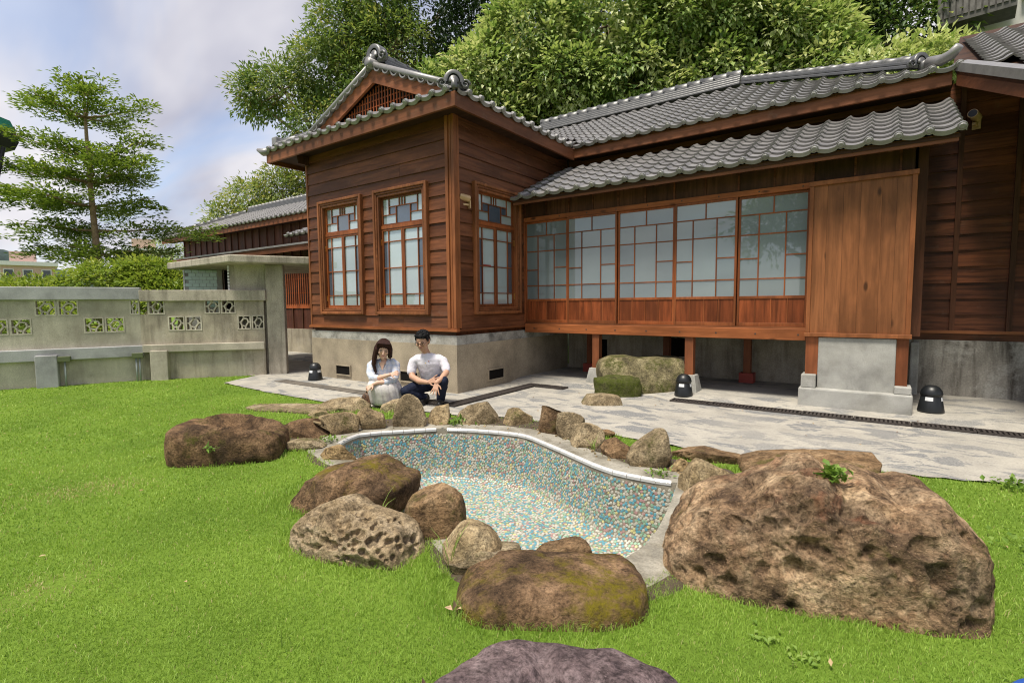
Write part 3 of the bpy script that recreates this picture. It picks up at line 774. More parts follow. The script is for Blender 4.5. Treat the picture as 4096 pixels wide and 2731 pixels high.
# underfloor
MB().box(-5.2, .3, YM + .1, YW, .88, .98).build('floor_deck', M['soffit'], house)
uf = MB().box(-5.2, .43, YW, YW + .1, -.05, .90).build('underfloor_wall', M['concrete_brown'], house)
for x0, x1, z0, z1 in ((-4.742, -4.33, .30, .66), (-3.13, -2.798, .4, .74)): MB().box(x0, x1, YW - .006, YW - .001, z0, z1).build('underfloor_opening', M['painted_shade'], uf)  # black panels paint the shade inside the openings
# right wall on stained foundation
MB().box(.43, 8, YW - .03, YW + .1, -.05, .83).build('foundation', M['concrete_found'], house)
MB().box(.40, .50, YW - .16, YW - .031, -.05, .80).build('foundation_pier', M['concrete_block'], house, bevel=.02)
MB().box(.34, 8, YW - .005, YW + .1, .83, .94).build('base_beam', M['dark_siding'], house)
MB().box(.36, 8, YW - .06, YW - .005, .925, .965).build('sill_trim', M['trim_x'], house)
dw = MB().box(-5.2, 8, YW + .02, YW + .1, .94, 4.3).build('rear_wall', M['dark_siding'], house)
bat = [.36, .84, 1.412, 1.99, 2.6, 3.2]
z = .975
while z < 4.2:
    for a, b2 in zip(bat[:-1], bat[1:]):
        if a < 2.5: board_x(a, b2, z, .218, YW, dw, M['dark_siding'])
    z += .218
for a in bat[1:4]: MB().box(a - .028, a + .028, YW - .055, YW - .02, .966, 4.25).build('batten', M['vert_dark'], dw)
MB().box(.335, .40, YM + .16, YW, .95, 3.33).build('return_wall', M['dark_siding'], house)
post(.33, .43, YM + .12, YM + .24, .95, 3.25, 'vert_dark')

# ------------------------------------------------------------------ roofs
SL = .475
# porch roof
proof = MB(); ey, ez = 7.27, 3.185
def zp(y): return ez + (y - ey) * SL
proof.prism([(-5.18, ey + .02, zp(ey) - .075), (-5.18, ey + .02, zp(ey) - .035), (-5.18, YW, zp(YW) - .035), (-5.18, YW, zp(YW) - .075)], (5.83, 0, 0))
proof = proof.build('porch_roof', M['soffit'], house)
MB().box(-5.17, .64, ey + .03, ey + .06, zp(ey) - .11, zp(ey) - .02).build('fascia', M['fascia'], proof)
x = -4.95
while x < .6:
    a = Vector((x, ey + .08, zp(ey) - .085)); MB().beam(a, a + Vector((0, .5, .5 * SL)), .045, .06).build('rafter', M['vert_dark'], proof); x += .455
fld = Field((-5.20, ey - .03, zp(ey) + .0 - .03 * SL), (1, 0, 0), (0, 1, SL))
for j in range(8):
    for i in range(22): fld.put(i, j, proof)
# main roof
my, mz, SM = 8.86, 4.365, .50
def zm(y): return mz + (y - my) * SM
RY, HX = 12.12, .70
mr = MB()
mr.add([(-9.0, my, zm(my) - .05), (HX - .03, my, zm(my) - .05), (HX - .03 - (RY - my), RY, zm(RY) - .05), (-9.0, RY, zm(RY) - .05), (-9, RY + 4, zm(RY) - 2.1), (HX - (RY - my), RY + 4, zm(RY) - 2.1)], [(0, 1, 2, 3), (3, 2, 5, 4)])
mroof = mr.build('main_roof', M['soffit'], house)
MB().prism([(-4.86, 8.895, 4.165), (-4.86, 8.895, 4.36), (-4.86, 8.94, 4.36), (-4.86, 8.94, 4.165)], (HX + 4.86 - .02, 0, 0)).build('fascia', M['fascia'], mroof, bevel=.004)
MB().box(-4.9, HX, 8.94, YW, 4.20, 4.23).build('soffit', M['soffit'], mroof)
fld = Field((-8.6, my - .03, zm(my) - .03 * SM), (1, 0, 0), (0, 1, SM)); ne = 0
for j in range(15):
    y_ = my + j * TE / math.sqrt(1 + SM * SM)
    for i in range(36):
        xl = fld.at(i, j).x
        if xl + TW * .5 > HX - (y_ - my) + .02 or xl < -4.93 - (y_ - my): continue
        fld.put(i, j, mroof, j < 6)
fld.finish(mroof)
ridge((-7.6, RY, zm(RY) + .0), (-2.56, RY, zm(RY) + .0), mroof, 5, .34, 'ridge', True, .05)
hv = Vector((1, -1, -SM)).normalized()
h0 = Vector((-2.52, RY, zm(RY) + .03)); h1 = Vector((HX - .38, my + .38, zm(my) + .38 * SM + .03))
ridge(h0, h1, mroof, 2, .24, 'hip_ridge', True, .05)
mo = Matrix.Translation(h1 + hv * .06 + Vector((0, 0, .0))) @ Matrix.Rotation(R(45), 4, 'Z')
oni(mo, mroof, .62)
# upturned corner tile
MB().tube([h1 + Vector((.12, -.12, -.0)), h1 + Vector((.25, -.25, -.05)), h1 + Vector((.34, -.34, -.04)), h1 + Vector((.41, -.41, .03))], [.07, .07, .065, .05], 12).build('corner_tile', M['tile'], mroof, True)
# right wing roof: same slope carried forward, its verge seen from the yard
vs0, vs1 = Vector((.72, 8.88, zm(8.88))), Vector((1.9, 5.2, zm(5.2)))
rw = MB(); dn = Vector((0, 0, -.05))
poly = [vs0, vs1, Vector((7, 5.2, zm(5.2))), Vector((7, RY, zm(RY))), Vector((1.0, RY, zm(RY))), Vector((.72, 9.4, zm(9.4)))]
rw.loft([[p + dn * 2 for p in poly], [p + dn for p in poly]])
rroof = rw.build('wing_roof', M['soffit'], house)
dvg = (vs1 - vs0)
MB().loft([[vs0 + Vector((0, 0, z)) + Vector((dx_, 0, 0)) for dx_, z in ((0, -.235), (.045, -.235), (.045, -.05), (0, -.05))], [vs1 + Vector((0, 0, z)) + Vector((dx_, 0, 0)) for dx_, z in ((0, -.235), (.045, -.235), (.045, -.05), (0, -.05))]]).build('bargeboard', M['fascia_y'], rroof)
MB().loft([[vs0 + Vector((dx_, 0, z)) for dx_, z in ((-.02, -.05), (.10, -.05), (.10, .06), (-.02, .06))], [vs1 + Vector((dx_, 0, z)) for dx_, z in ((-.02, -.05), (.10, -.05), (.10, .06), (-.02, .06))]]).build('verge_tile', M['tile'], rroof)
fld = Field((.70, 5.2, zm(5.2)), (1, 0, 0), (0, 1, SM))
for j in range(1, 29):
    y_ = fld.at(0, j).y
    xv = vs0.x + (vs1.x - vs0.x) * (8.88 - y_) / (8.88 - 5.2) if y_ < 8.88 else .72
    for i in range(16):
        if fld.at(i, j).x < xv + .1 or y_ > RY - .1: continue
        fld.put(i, j, rroof, False)
fld.finish(rroof)
ridge((.95, RY, zm(RY) - .42), (6.5, RY, zm(RY) - .42), rroof, 3, .3, 'ridge')
# bay roof
bo = .39; ex0, ex1, eyf = XB0 - .74, XB1 + bo, YB - bo
S2 = .50; bz = 4.335
roof = MB(); hipd = .62; xm = (XB0 + XB1) / 2; bz -= .045
zr = bz + S2 * (ex1 - xm) - .04
roof.add([(ex0, eyf, bz), (ex1, eyf, bz), (ex1, 9.0, bz), (ex0, 9.0, bz),
          (ex0 + hipd, eyf + hipd, bz + S2 * hipd), (ex1 - hipd, eyf + hipd, bz + S2 * hipd),
          (xm, eyf + hipd, zr), (xm, 12, zr), (ex1 - .0, 12, bz), (ex0, 12, bz)],
         [(0, 1, 5, 4), (1, 2, 8, 7, 6, 5), (0, 4, 6, 7, 9, 3)])
broof = roof.build('bay_roof', M['soffit'], house); bz += .045
MB().box(ex0 + .02, ex1, eyf, eyf + .045, 4.125, 4.325).build('fascia', M['fascia'], broof, bevel=.004)
MB().box(ex1 - .045, ex1 - .001, eyf + .0455, 8.894, 4.125, 4.325).build('fascia', M['fascia_y'], broof)
MB().box(ex0 + .02, ex0 + .06, eyf + .0455, 9.0, 4.125, 4.325).build('fascia', M['fascia_y'], broof)
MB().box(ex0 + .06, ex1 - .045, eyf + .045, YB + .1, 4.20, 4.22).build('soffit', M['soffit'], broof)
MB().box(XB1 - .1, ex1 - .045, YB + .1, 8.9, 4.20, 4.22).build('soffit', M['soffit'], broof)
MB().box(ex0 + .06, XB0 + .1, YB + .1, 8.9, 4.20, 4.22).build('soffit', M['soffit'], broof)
MB().box(XB0 + .06, XB0 + .10, YB - .24, YB - .02, 4.03, 4.19).build('eave_bracket', M['vert_dark'], broof)
fld = Field((ex0 - .02, eyf - .035, bz - .005), (1, 0, 0), (0, 1, S2)); nc = int((ex1 - ex0 + .04) / TW)
TWs = TW; kx = (ex1 - ex0 + .05) / (nc * TW)
for j in range(3):
    y_ = j * TE / math.sqrt(1 + S2 * S2)
    for i in range(nc):
        xl = fld.at(i, j).x
        if xl < ex0 + y_ - .15 or xl + TW > ex1 - y_ + .15: continue
        fld.put(i, j, broof)
fld = Field((ex1 + .035, eyf + .03, bz - .005), (0, 1, 0), (-1, 0, S2))
for j in range(10):
    y_ = j * TE / math.sqrt(1 + S2 * S2)
    for i in range(24):
        yl = fld.at(i, j).y
        if j < 3 and yl < eyf + y_ - .1: continue
        if j >= 3 and yl < eyf + .45: continue
        if yl + TW > 8.95 + y_: continue
        fld.put(i, j, broof, j == 0)
fld.finish(broof)
# left slope of the bay, joined
fld = Field((ex0 - .035, 9.0, bz - .005), (0, -1, 0), (1, 0, S2))
for j in range(10):
    y_ = j * TE / math.sqrt(1 + S2 * S2)
    for i in range(13):
        yl = fld.at(i, j).y
        if yl - TW < eyf + (y_ if j < 3 else .45) - .1: continue
        fld.put(i, j, broof, False)
fld.finish(broof)
# gable
gy = eyf + .475; gp = 5.36; gs = .425; half = 1.95
gw = MB(); gw.add([(xm - half, gy + .22, gp - gs * half - .1), (xm + half, gy + .22, gp - gs * half - .1), (xm, gy + .22, gp - .1)], [(0, 1, 2)])
gw.build('gable_wall', M['painted_shade'], broof)  # near-black face paints the shade behind the lattice
for sx in (-1, 1):
    a = Vector((xm, gy, gp)); b2 = Vector((xm + sx * half, gy, gp - gs * half))
    q = [Vector((0, 0, 0)), Vector((0, .05, 0)), Vector((0, .05, -.21)), Vector((0, 0, -.21))]
    MB().loft([[a + p for p in q], [b2 + p for p in q]]).build('bargeboard', M['fascia'], broof)
    d = (b2 - a).normalized(); up = Vector((-d.z * sx, 0, d.x * sx)).normalized() * (1 if True else 1)
    if up.z < 0: up = -up
    MB().loft([[p_ + up * .075 + Vector((0, .0, 0)) + Vector((0, math.cos(6.283 * j / 12) * .07, 0)) + up * (math.sin(6.283 * j / 12) * .055) for j in range(12)] for p_ in (a, b2)]).build('verge_cap', M['tile'], broof, True)
    n_ = 9
    for k in range(n_):
        c0 = a + d * (.10 + k * (half - .1) / math.cos(math.atan(gs)) / n_)
        arc = []
        for jj in range(9):
            an = math.pi * jj / 8
            arc.append(c0 + d * (.075 - .075 * math.cos(an)) * 1.0 - up * (.055 * math.sin(an)) + up * .035)
        inner = [p + up * .024 for p in arc]
        prof = arc + inner[::-1]
        MB().loft([[p + Vector((0, -.06, 0)) for p in prof], [p + Vector((0, .08, 0)) for p in prof]]).build('verge_tile', M['tile'], broof)
lat = MB()
x = xm - 1.6
while x < xm + 1.6:
    zt = gp - gs * abs(x - xm) - .2
    if zt > 4.55: lat.box(x - .008, x + .008, gy + .10, gy + .115, 4.5, zt)
    x += .074
for k in range(6):
    z = 4.60 + k * .105; hw = (gp - .2 - z) / gs
    if hw > .05: lat.box(xm - hw, xm + hw, gy + .116, gy + .13, z - .008, z + .008)
lat.build('gable_lattice', M['lattice'], broof)
MB().tube([(xm, gy - .1, gp + .09), (xm, gy + .3, gp + .09)], .085, 14).build('gable_peak_tile', M['tile'], broof, True)
ridge((xm, gy + .16, gp + .10), (xm, 11.5, gp + .10), broof, 3, .30)
oni(Matrix.Translation((xm, gy + .06, gp + .13)), broof, .92)
# hip ridge on the bay corners
for sx, cx_ in ((1, ex1), (-1, ex0)):
    a = Vector((cx_ - sx * .16, eyf + .16, bz + .13)); b2 = Vector((cx_ - sx * .66, eyf + .66, bz + .13 + .25))
    ridge(a, b2, broof, 1, .2, 'hip_ridge', True, .05)
oni(Matrix.Translation((ex1 - .10, eyf + .10, bz + .08)) @ Matrix.Rotation(R(45), 4, 'Z'), broof, .74)
MB().box(ex0 + .04, ex0 + .20, eyf + .10, eyf + .26, bz + .1, bz + .30).build('hip_end_tile', M['tile'], broof, bevel=.02)
MB().tube([(ex0 + .10, eyf + .05, bz + .02), (ex0 - .02, eyf - .04, bz - .0), (ex0 - .14, eyf - .08, bz + .06)], [.08, .07, .03], 10).build('corner_tile', M['tile'], broof, True)
# ------------------------------------------------------------------ long wing seen past the bay
annex = empty('timber_wing', (-15, 9.3, 0), 'long low timber wing with vertical boards and tiled roof beyond the bay', 'building')
AX0, AX1, AYW = -22.9, -9.1, 9.3
MB().box(AX0, AX1, AYW, AYW + 5, -.1, .72).build('foundation', M['concrete_base'], annex)
aw = MB().box(AX0, AX1, AYW + .02, AYW + 5, .72, 4.1).build('wall', M['annex_wood'], annex)
x = AX0; k = 0
while x < AX1 - .1:
    z = 2.6 if x < -13.7 else .74
    MB().box(x + .004, x + .47, AYW - .004, AYW + .019, z, 4.08).build('board', M['annex_wood'], aw)
    MB().box(x - .02, x + .02, AYW - .035, AYW - .005, z, 4.08).build('batten', M['vert_dark'], aw); x += .478
ar_ = MB(); AE = 8.88; az0 = 4.13
az0 -= .04; ar_.add([(-24.1, AE, az0), (AX1, AE, az0), (AX1, AE + 2.6, az0 + 1.15), (-21.8, AE + 2.6, az0 + 1.15), (-24.1, AE + 5.2, az0), (AX1, AE + 5.2, az0)], [(0, 1, 2, 3), (3, 2, 5, 4), (0, 3, 4)])
aroof = ar_.build('roof', M['soffit'], annex); az0 += .04
MB().box(-24.0, AX1, AE + .02, AE + .06, 3.93, 4.12).build('fascia', M['fascia'], aroof)
MB().box(-24.0, AX1, AE + .06, AYW, 3.98, 4.0).build('soffit', M['soffit'], aroof)
fld = Field((-24.1, AE - .03, az0), (1, 0, 0), (0, 2.6, 1.15))
for j in range(12):
    for i in range(56):
        p = fld.at(i, j)
        if p.x < -24.12 + (p.y - AE) * .9: continue
        fld.put(i, j, aroof, False)
fld.finish(aroof)
ridge((-21.8, AE + 2.6, az0 + 1.12), (AX1, AE + 2.6, az0 + 1.12), aroof, 4, .34)
ridge((-23.9, AE + .25, az0 + .12), (-21.9, AE + 2.5, az0 + 1.12), aroof, 2, .26, 'hip_ridge')
MB().box(-24.2, -24.0, AE + .1, AE + .3, az0 + .1, az0 + .33).build('hip_end_tile', M['tile'], aroof, bevel=.02)
# lean-to canopy along the wing
cn = MB(); cn.prism([(-24.3, 7.95, 3.02), (-24.3, 7.95, 3.07), (-24.3, AYW, 3.32), (-24.3, AYW, 3.27)], (14.9, 0, 0)); cano = cn.build('canopy', M['tile'], annex)
MB().box(-24.2, -9.4, 7.98, 8.02, 2.86, 3.015).build('fascia', M['fascia'], cano)
MB().box(-21.6, -18.6, 7.93, 7.965, 2.84, 3.015).build('fascia', M['beam'], cano)  # brighter orange strip paints the lit stretch of this fascia
# slatted screen and low wall under the canopy
scr = MB(); scr.box(-14.2, -9.3, 8.28, 8.36, 1.30, 1.42); scr.box(-14.2, -9.3, 8.28, 8.36, 2.55, 2.62); scr.box(-14.2, -9.3, 8.30, 8.33, 1.72, 1.75); scr.box(-14.2, -9.3, 8.30, 8.33, 2.12, 2.15)
scrn = scr.build('slatted_screen', M['lattice'], annex)
x = -14.15
while x < -9.3: MB().box(x, x + .035, 8.262, 8.279, 1.42, 2.6).build('slat', M['lattice'], scrn); x += .105
MB().box(-14.2, -9.3, 8.30, 8.5, .72, 1.30).build('screen_base', M['annex_wood'], annex)
for i in range(10): MB().box(-14.15 + i * .48, -14.11 + i * .48, 8.27, 8.299, .74, 1.30).build('batten', M['vert_dark'], annex)
MB().box(-14.2, -9.3, 8.24, 8.5, -.05, .72).build('screen_foundation', M['concrete_brown'], annex)
# little tiled hood beside the bay
hd = MB(); hd.prism([(-13.3, 7.95, 3.22), (-13.3, 7.95, 3.26), (-13.3, 9.2, 3.75), (-13.3, 9.2, 3.71)], (2.6, 0, 0)); hood = hd.build('tiled_hood', M['soffit'], annex)
fld = Field((-13.35, 7.92, 3.29), (1, 0, 0), (0, 1, .39))
for j in range(5):
    for i in range(10): fld.put(i, j, hood, j == 0)
fld.finish(hood)

# ------------------------------------------------------------------ garden wall with breeze blocks
gwall = empty('garden_wall', (-11.3, 3.75, 0), 'grey and brown garden wall with hexagon breeze blocks and a coping', 'wall')
WA, WBp, WC = Vector((-13.4, -.96)), Vector((-11.3, 3.75)), Vector((-9.95, 5.42))
class Run:
    def __init__(s, a, b_, off=0):
        s.a = a; s.u = (b_ - a).normalized(); s.n = Vector((s.u.y, -s.u.x)); s.L = (b_ - a).length   # n points to the garden
    def box(s, mb, s0, s1, d0, d1, z0, z1):
        n = len(mb.v); mb.box(s0, s1, d0, d1, z0, z1)
        mb.v[n:] = [(s.a.x + s.u.x * p[0] + s.n.x * p[1], s.a.y + s.u.y * p[0] + s.n.y * p[1], p[2]) for p in mb.v[n:]]
        return mb
    def pt(s, q): return Vector((s.a.x + s.u.x * q[0] + s.n.x * q[1], s.a.y + s.u.y * q[0] + s.n.y * q[1], q[2]))
rA, rB = Run(WA, WBp), Run(WBp, WC)
sh = rA.L - 3.559                      # distances below were measured from 3.559 m before the bend
holesA2 = [(2.075, 2.37), (2.385, 2.675), (3.38, 3.65)]; holesA1 = [(1.44, 1.73), (1.745, 2.03), (2.725, 3.02), (3.03, 3.325)]
holesB2 = [(-.02, .125), (.14, .42), (1.085, 1.36), (1.375, 1.64)]; holesB1 = [(.455, .74), (.75, 1.035), (1.655, 1.925), (1.935, 2.14)]
holesA2 = [(2.075, 2.37), (2.385, 2.675)]; holesA1 = [(1.44, 1.73), (1.745, 2.03), (2.725, 3.02), (3.03, 3.325)]
holesB2 = [(-.145, .125), (.14, .42), (1.085, 1.36), (1.375, 1.64)]; holesB1 = [(.455, .74), (.75, 1.035), (1.655, 1.90), (1.91, 2.14)]
ZR = ((.925, 1.205), (1.245, 1.525))
def wall_row(run, holes, z0, z1, mat, s_from, s_to):
    mb = MB(); s0 = s_from
    for a, b_ in sorted(holes):
        if a > s0: run.box(mb, s0, a, -.14, 0, z0, z1)
        s0 = max(s0, b_)
    if s_to > s0: run.box(mb, s0, s_to, -.14, 0, z0, z1)
    return mb.build('wall_panel', mat, gwall)
def breeze(run, s0, s1, z0, z1):
    w_, h_ = s1 - s0, z1 - z0; mb = MB(); t_ = .022
    run.box(mb, s0, s1, -.12, .006, z0, z0 + t_); run.box(mb, s0, s1, -.12, .006, z1 - t_, z1); run.box(mb, s0, s0 + t_, -.12, .006, z0 + t_, z1 - t_); run.box(mb, s1 - t_, s1, -.12, .006, z0 + t_, z1 - t_)
    c_ = ((s0 + s1) / 2, (z0 + z1) / 2)
    hx = [(-.20, -.24), (.08, -.30), (.30, .02), (.22, .26), (-.06, .30), (-.30, .0)]
    H = [(c_[0] + a * w_ * .95, c_[1] + b_ * h_ * .95) for a, b_ in hx]
    def bar(p, q, tw=.024):
        p = Vector(p); q = Vector(q); d = (q - p).normalized(); nn_ = Vector((-d.y, d.x)) * tw / 2
        ring = [p + nn_, q + nn_, q - nn_, p - nn_]
        mb.loft([[run.pt((r.x, -.10, r.y)) for r in ring], [run.pt((r.x, -.005, r.y)) for r in ring]])
    for i in range(6): bar(H[i], H[(i + 1) % 6])
    bar(H[0], (H[0][0], z0)); bar(H[3], (H[3][0], z1)) if False else None
    bar(H[1], (H[1][0] + .0, z0)); bar(H[4], (H[4][0], z1)); bar(H[5], (s0, H[5][1])); bar(H[2], (s1, H[2][1]))
    mb.build('breeze_block', M['breeze'], gwall)
M['breeze'] = concrete('breeze_block_cement', (.60, .55, .45), (.35, .30, .22), .35, 3, 90)
LA = rA.L
for z0, z1, hA, hB in ((.66, .925, [], []), (.925, 1.205, holesA1, holesB1), (1.205, 1.245, [], []), (1.245, 1.525, holesA2, holesB2)):
    wall_row(rA, [(a + sh, b_ + sh) for a, b_ in hA], z0, z1, M['concrete_tan'], 0, LA - (.15 if z0 == 1.245 else 0))
    wall_row(rB, hB, z0, z1, M['concrete_brown'], 0, 2.14)
for hs, (z0, z1) in ((holesA1, ZR[0]), (holesA2, ZR[1])):
    for a, b_ in hs: breeze(rA, a + sh + .002, b_ + sh - .002, z0, z1)
for hs, (z0, z1) in ((holesB1, ZR[0]), (holesB2, ZR[1])):
    for a, b_ in hs:
        if a > -.1: breeze(rB, a + .002, b_ - .002, z0, z1)
        else: breeze(rA, LA - .15, LA, z0, z1)
def cap(run, s0, s1, z0, z1, d0, d1, mat, name, bev=.012): run.box(MB(), s0, s1, d0, d1, z0, z1).build(name, mat, gwall, bevel=bev)
cap(rA, 0, LA + .03, 1.525, 1.75, -.2, .06, M['concrete_grey'], 'coping'); cap(rB, .02, 2.19, 1.49, 1.70, -.2, .06, M['concrete_old'], 'coping')
cap(rA, 0, LA + .03, .46, .665, -.2, .09, M['concrete_grey'], 'ledge'); cap(rB, .04, 2.14, .525, .672, -.2, .09, M['concrete_tan'], 'ledge')
rA.box(MB(), 0, LA, -.16, .012, -.1, .46).build('wall_base', M['concrete_tan'], gwall); rB.box(MB(), 0, 2.14, -.16, .012, -.1, .524).build('wall_base', M['concrete_brown'], gwall)
rA.box(MB(), 2.06 + sh, 2.36 + sh, .0, .16, -.05, .56).build('wall_pier', M['concrete_grey'], gwall, bevel=.012)
rB.box(MB(), .17, .46, .0, .14, -.05, .56).build('wall_pier', M['concrete_tan'], gwall, bevel=.012)
# conduits with junction boxes fixed to the wall
for nm_, run, s0, np_, lab in (('conduit_box', rA, 2.45 + sh, 1, 'green junction box with one conduit below the ledge, beside the pale grey pier'), ('conduit_box', rA, LA - .06, 2, 'green junction box with two conduits beside the tan pier')):
    cb = empty(nm_, tuple(run.pt((s0, .13, 0))), lab, 'junction box', 'junction boxes on the garden wall')
    run.box(MB(), s0 - .085, s0 + .085, .05, .17, .44, .53).build('box', M['green_metal'], cb, bevel=.005)
    for q in range(np_):
        so_ = (q - (np_ - 1) / 2) * .05
        MB().tube([run.pt((s0 + so_, .11, -.05)), run.pt((s0 + so_, .11, .44))], .016, 10).build('conduit', M['pipe'], cb, True)

# ------------------------------------------------------------------ concrete gateway at the wall's end
gate = empty('gateway', (-10, 5.5, 0), 'concrete gateway with flat slab roof and mint glazed tiles inside', 'gateway')
rG = Run(Vector((-10.62, 4.68)), Vector((-9.70, 5.70)))
rG.box(MB(), .36, 1.04, -.20, -.13, -.1, 2.2).build('side_wall', M['concrete_old'], gate)
rG.box(MB(), 1.04, rG.L, -.20, -.0, -.1, 2.2).build('pillar', M['concrete_old'], gate, bevel=.015)
slab = [(-9.83, 4.72), (-9.20, 5.98), (-10.9, 8.0), (-13.0, 7.2), (-12.75, 4.80)]
MB().loft([[Vector((x, y, 2.2)) for x, y in slab], [Vector((x, y, 2.345)) for x, y in slab]]).build('roof_slab', M['concrete_old'], gate, bevel=.02)
rT = Run(Vector((-12.35, 4.98)), Vector((-11.15, 6.9)))
tw = rT.box(MB(), 0, .72, -.2, -.012, -.1, 2.198).build('tiled_wall', M['concrete_block'], gate)
for r_ in range(11):
    z = 2.19 - (r_ + 1) * .075
    for q in range(9):
        s0 = q * .136 + (.068 if r_ % 2 else 0)
        if s0 < .60: rT.box(MB(), s0 + .003, min(s0 + .133, .617), -.012, .0, z + .003, z + .072).build('tile', M['mint_tile'], tw)
    rT.box(MB(), -.03, -.002, -.2, .004, z + .003, z + .072).build('tile', M['white_tile'], tw)
for r_ in range(12):
    z = 2.19 - (r_ + 1) * .062
    rG.box(MB(), .325, .358, -.21, -.115, z + .006, z + .056).build('tile', M['mint_tile' if r_ % 3 == 9 else 'white_tile'], gate)
rT.box(MB(), .62, .72, -.25, .02, -.1, 2.198).build('pillar', M['concrete_block'], gate)
rT.box(MB(), .722, 1.25, -.5, -.3, -.1, 2.198).build('inner_backing', M['painted_shade'], gate)  # black box paints the shade of the gateway's dark opening

# ------------------------------------------------------------------ drains
def grate_mesh(L, W, n):
    mb = MB(); mb.box(0, L, 0, .022, 0, .02); mb.box(0, L, W - .022, W, 0, .02); mb.box(0, .02, .022, W - .022, 0, .02); mb.box(L - .02, L, .022, W - .022, 0, .02)
    p = (L - .04) / n
    for k in range(n - 1): x0 = .02 + (k + 1) * p; mb.box(x0 - p * .27, x0 + p * .27, .022, W - .022, .001, .019)
    return mb.mesh('drain_grate', M['iron'])
def tagd(o, l): return tag(o, l, 'drain grate', 'iron drain grates set in the paving')
words = ['first', 'second', 'third', 'fourth', 'fifth', 'sixth', 'seventh', 'eighth']
gm = grate_mesh(.525, .20, 12)
dr = MB().box(-2.30, 3.0, 6.99, 7.18, .0125, .0165).build('drain_shade', M['painted_shade']); tag(dr, kind='structure')  # flat black strip paints the shade below the grates
for i in range(7):
    o = inst('drain_grate', gm, Matrix.Translation((-2.31 + i * .533, 6.985, .014 + .002 * (i % 2))) @ Matrix.Rotation(random.uniform(-.008, .008), 4, 'Z'))
    tagd(o, 'slotted iron drain grate, ' + words[i] + ' in the long row from the shoe stone')
dr = MB().box(-4.79, -4.57, 5.04, 7.2, .0125, .0165).build('drain_shade', M['painted_shade']); tag(dr, kind='structure')
for i in range(4):
    o = inst('drain_grate', gm, Matrix.Translation((-4.575, 5.05 + i * .54, .015)) @ Matrix.Rotation(R(90), 4, 'Z'))
    tagd(o, 'rusty drain grate beside the short side of the bay, ' + words[i] + ' from the bay corner')
o = inst('drain_grate', gm, Matrix.Translation((-4.56, 7.0, .016)))
tagd(o, 'drain grate where the side drain turns towards the shoe stone')
dr = MB().box(-8.9, -4.8, 5.0, 5.19, .0125, .0160).build('drain_shade', M['painted_shade']); tag(dr, kind='structure')
for i in range(2):
    o = inst('drain_grate', gm, Matrix.Translation((-5.33 - i * .54, 4.99, .0165)))
    tagd(o, ['drain grate under the feet of the crouching man', 'drain grate between the two crouching people'][i])
st = MB().box(-8.9, -5.9, 4.98, 5.2, .013, .022).build('drain_cover', concrete('stained_cover', (.16, .14, .115), (.04, .035, .03), .8, 3, 60)); tag(st, kind='structure')

# ------------------------------------------------------------------ bollard lamps
def bollard(x, y, z, lab, rot):
    e = empty('bollard_lamp', (x, y, z), lab, 'bollard lamp', 'black dome bollard lamps')
    T_ = Matrix.Translation((x, y, z)) @ Matrix.Rotation(rot, 4, 'Z')
    MB().lathe([(.128, 0), (.13, .02), (.10, .20), (.095, .205)], 24).build('body', M['black_plastic'], e, True, 0, T_)
    MB().lathe([(.108, .205), (.11, .222), (.10, .262), (.075, .30), (.045, .318), (.012, .322)], 24).build('dome', M['black_plastic'], e, True, 0, T_)
    MB().lathe([(.101, .19), (.104, .206)], 24).build('collar', M['black_plastic'], e, False, 0, T_)
    for a in (0, 1, 2, 3):
        an = a * math.pi / 2 + .35
        mb = MB(); rr0, rr1 = .1135, .104
        arcs = [(an - .36 + .72 * j / 5) for j in range(6)]
        mb.loft([[(math.cos(q) * (.120 - (zz - .07) * .16 + .002), math.sin(q) * (.120 - (zz - .07) * .16 + .002), zz) for q in arcs] for zz in (.145, .188)], closed=False, cap=False)
        mb.build('lens', M['lens_white'], e, False, 0, T_)
bollard(-8.42, 5.50, .012, 'black dome bollard lamp by the far end of the bay foundation', R(-100))
bollard(-2.25, 7.42, .03, 'black dome bollard lamp beside the big shoe stone', R(-110))
bollard(.56, 7.78, .06, 'black dome bollard lamp at the right, in front of the stained foundation', R(-125))

# ------------------------------------------------------------------ security cameras
def cctv(base, ang, lab):
    e = empty('security_camera', base, lab, 'security camera', 'security cameras')
    T_ = Matrix.Translation(base) @ Matrix.Rotation(ang, 4, 'Z')
    MB().box(-.02, .0, -.045, .045, -.07, .05).build('bracket', M['cctv'], e, False, .004, T_)
    MB().box(-.12, -.02, -.02, .02, -.03, .0).build('arm', M['cctv'], e, False, .004, T_)
    mb = MB(); mb.loft([[(x, .055 * math.cos(6.283 * j / 18), .075 + .055 * math.sin(6.283 * j / 18)) for j in range(18)] for x in (-.02, -.2)])
    T2 = T_ @ Matrix.Rotation(R(8), 4, 'Y')
    b_ = mb.build('housing', M['cctv'], e, True, 0, T2); b_.modifiers.new('edge', 'EDGE_SPLIT')
    mb = MB(); mb.loft([[(x, .047 * math.cos(6.283 * j / 18), .075 + .047 * math.sin(6.283 * j / 18)) for j in range(18)] for x in (-.19, -.204)])
    mb.build('lens', M['black_plastic'], e, False, 0, T2)
cctv((-5.20, 6.17, 2.93), R(70), 'tan bullet security camera on the short side of the bay')
cctv((.98, 9.24, 3.70), R(70), 'tan bullet security camera under the eaves on the dark right wall')
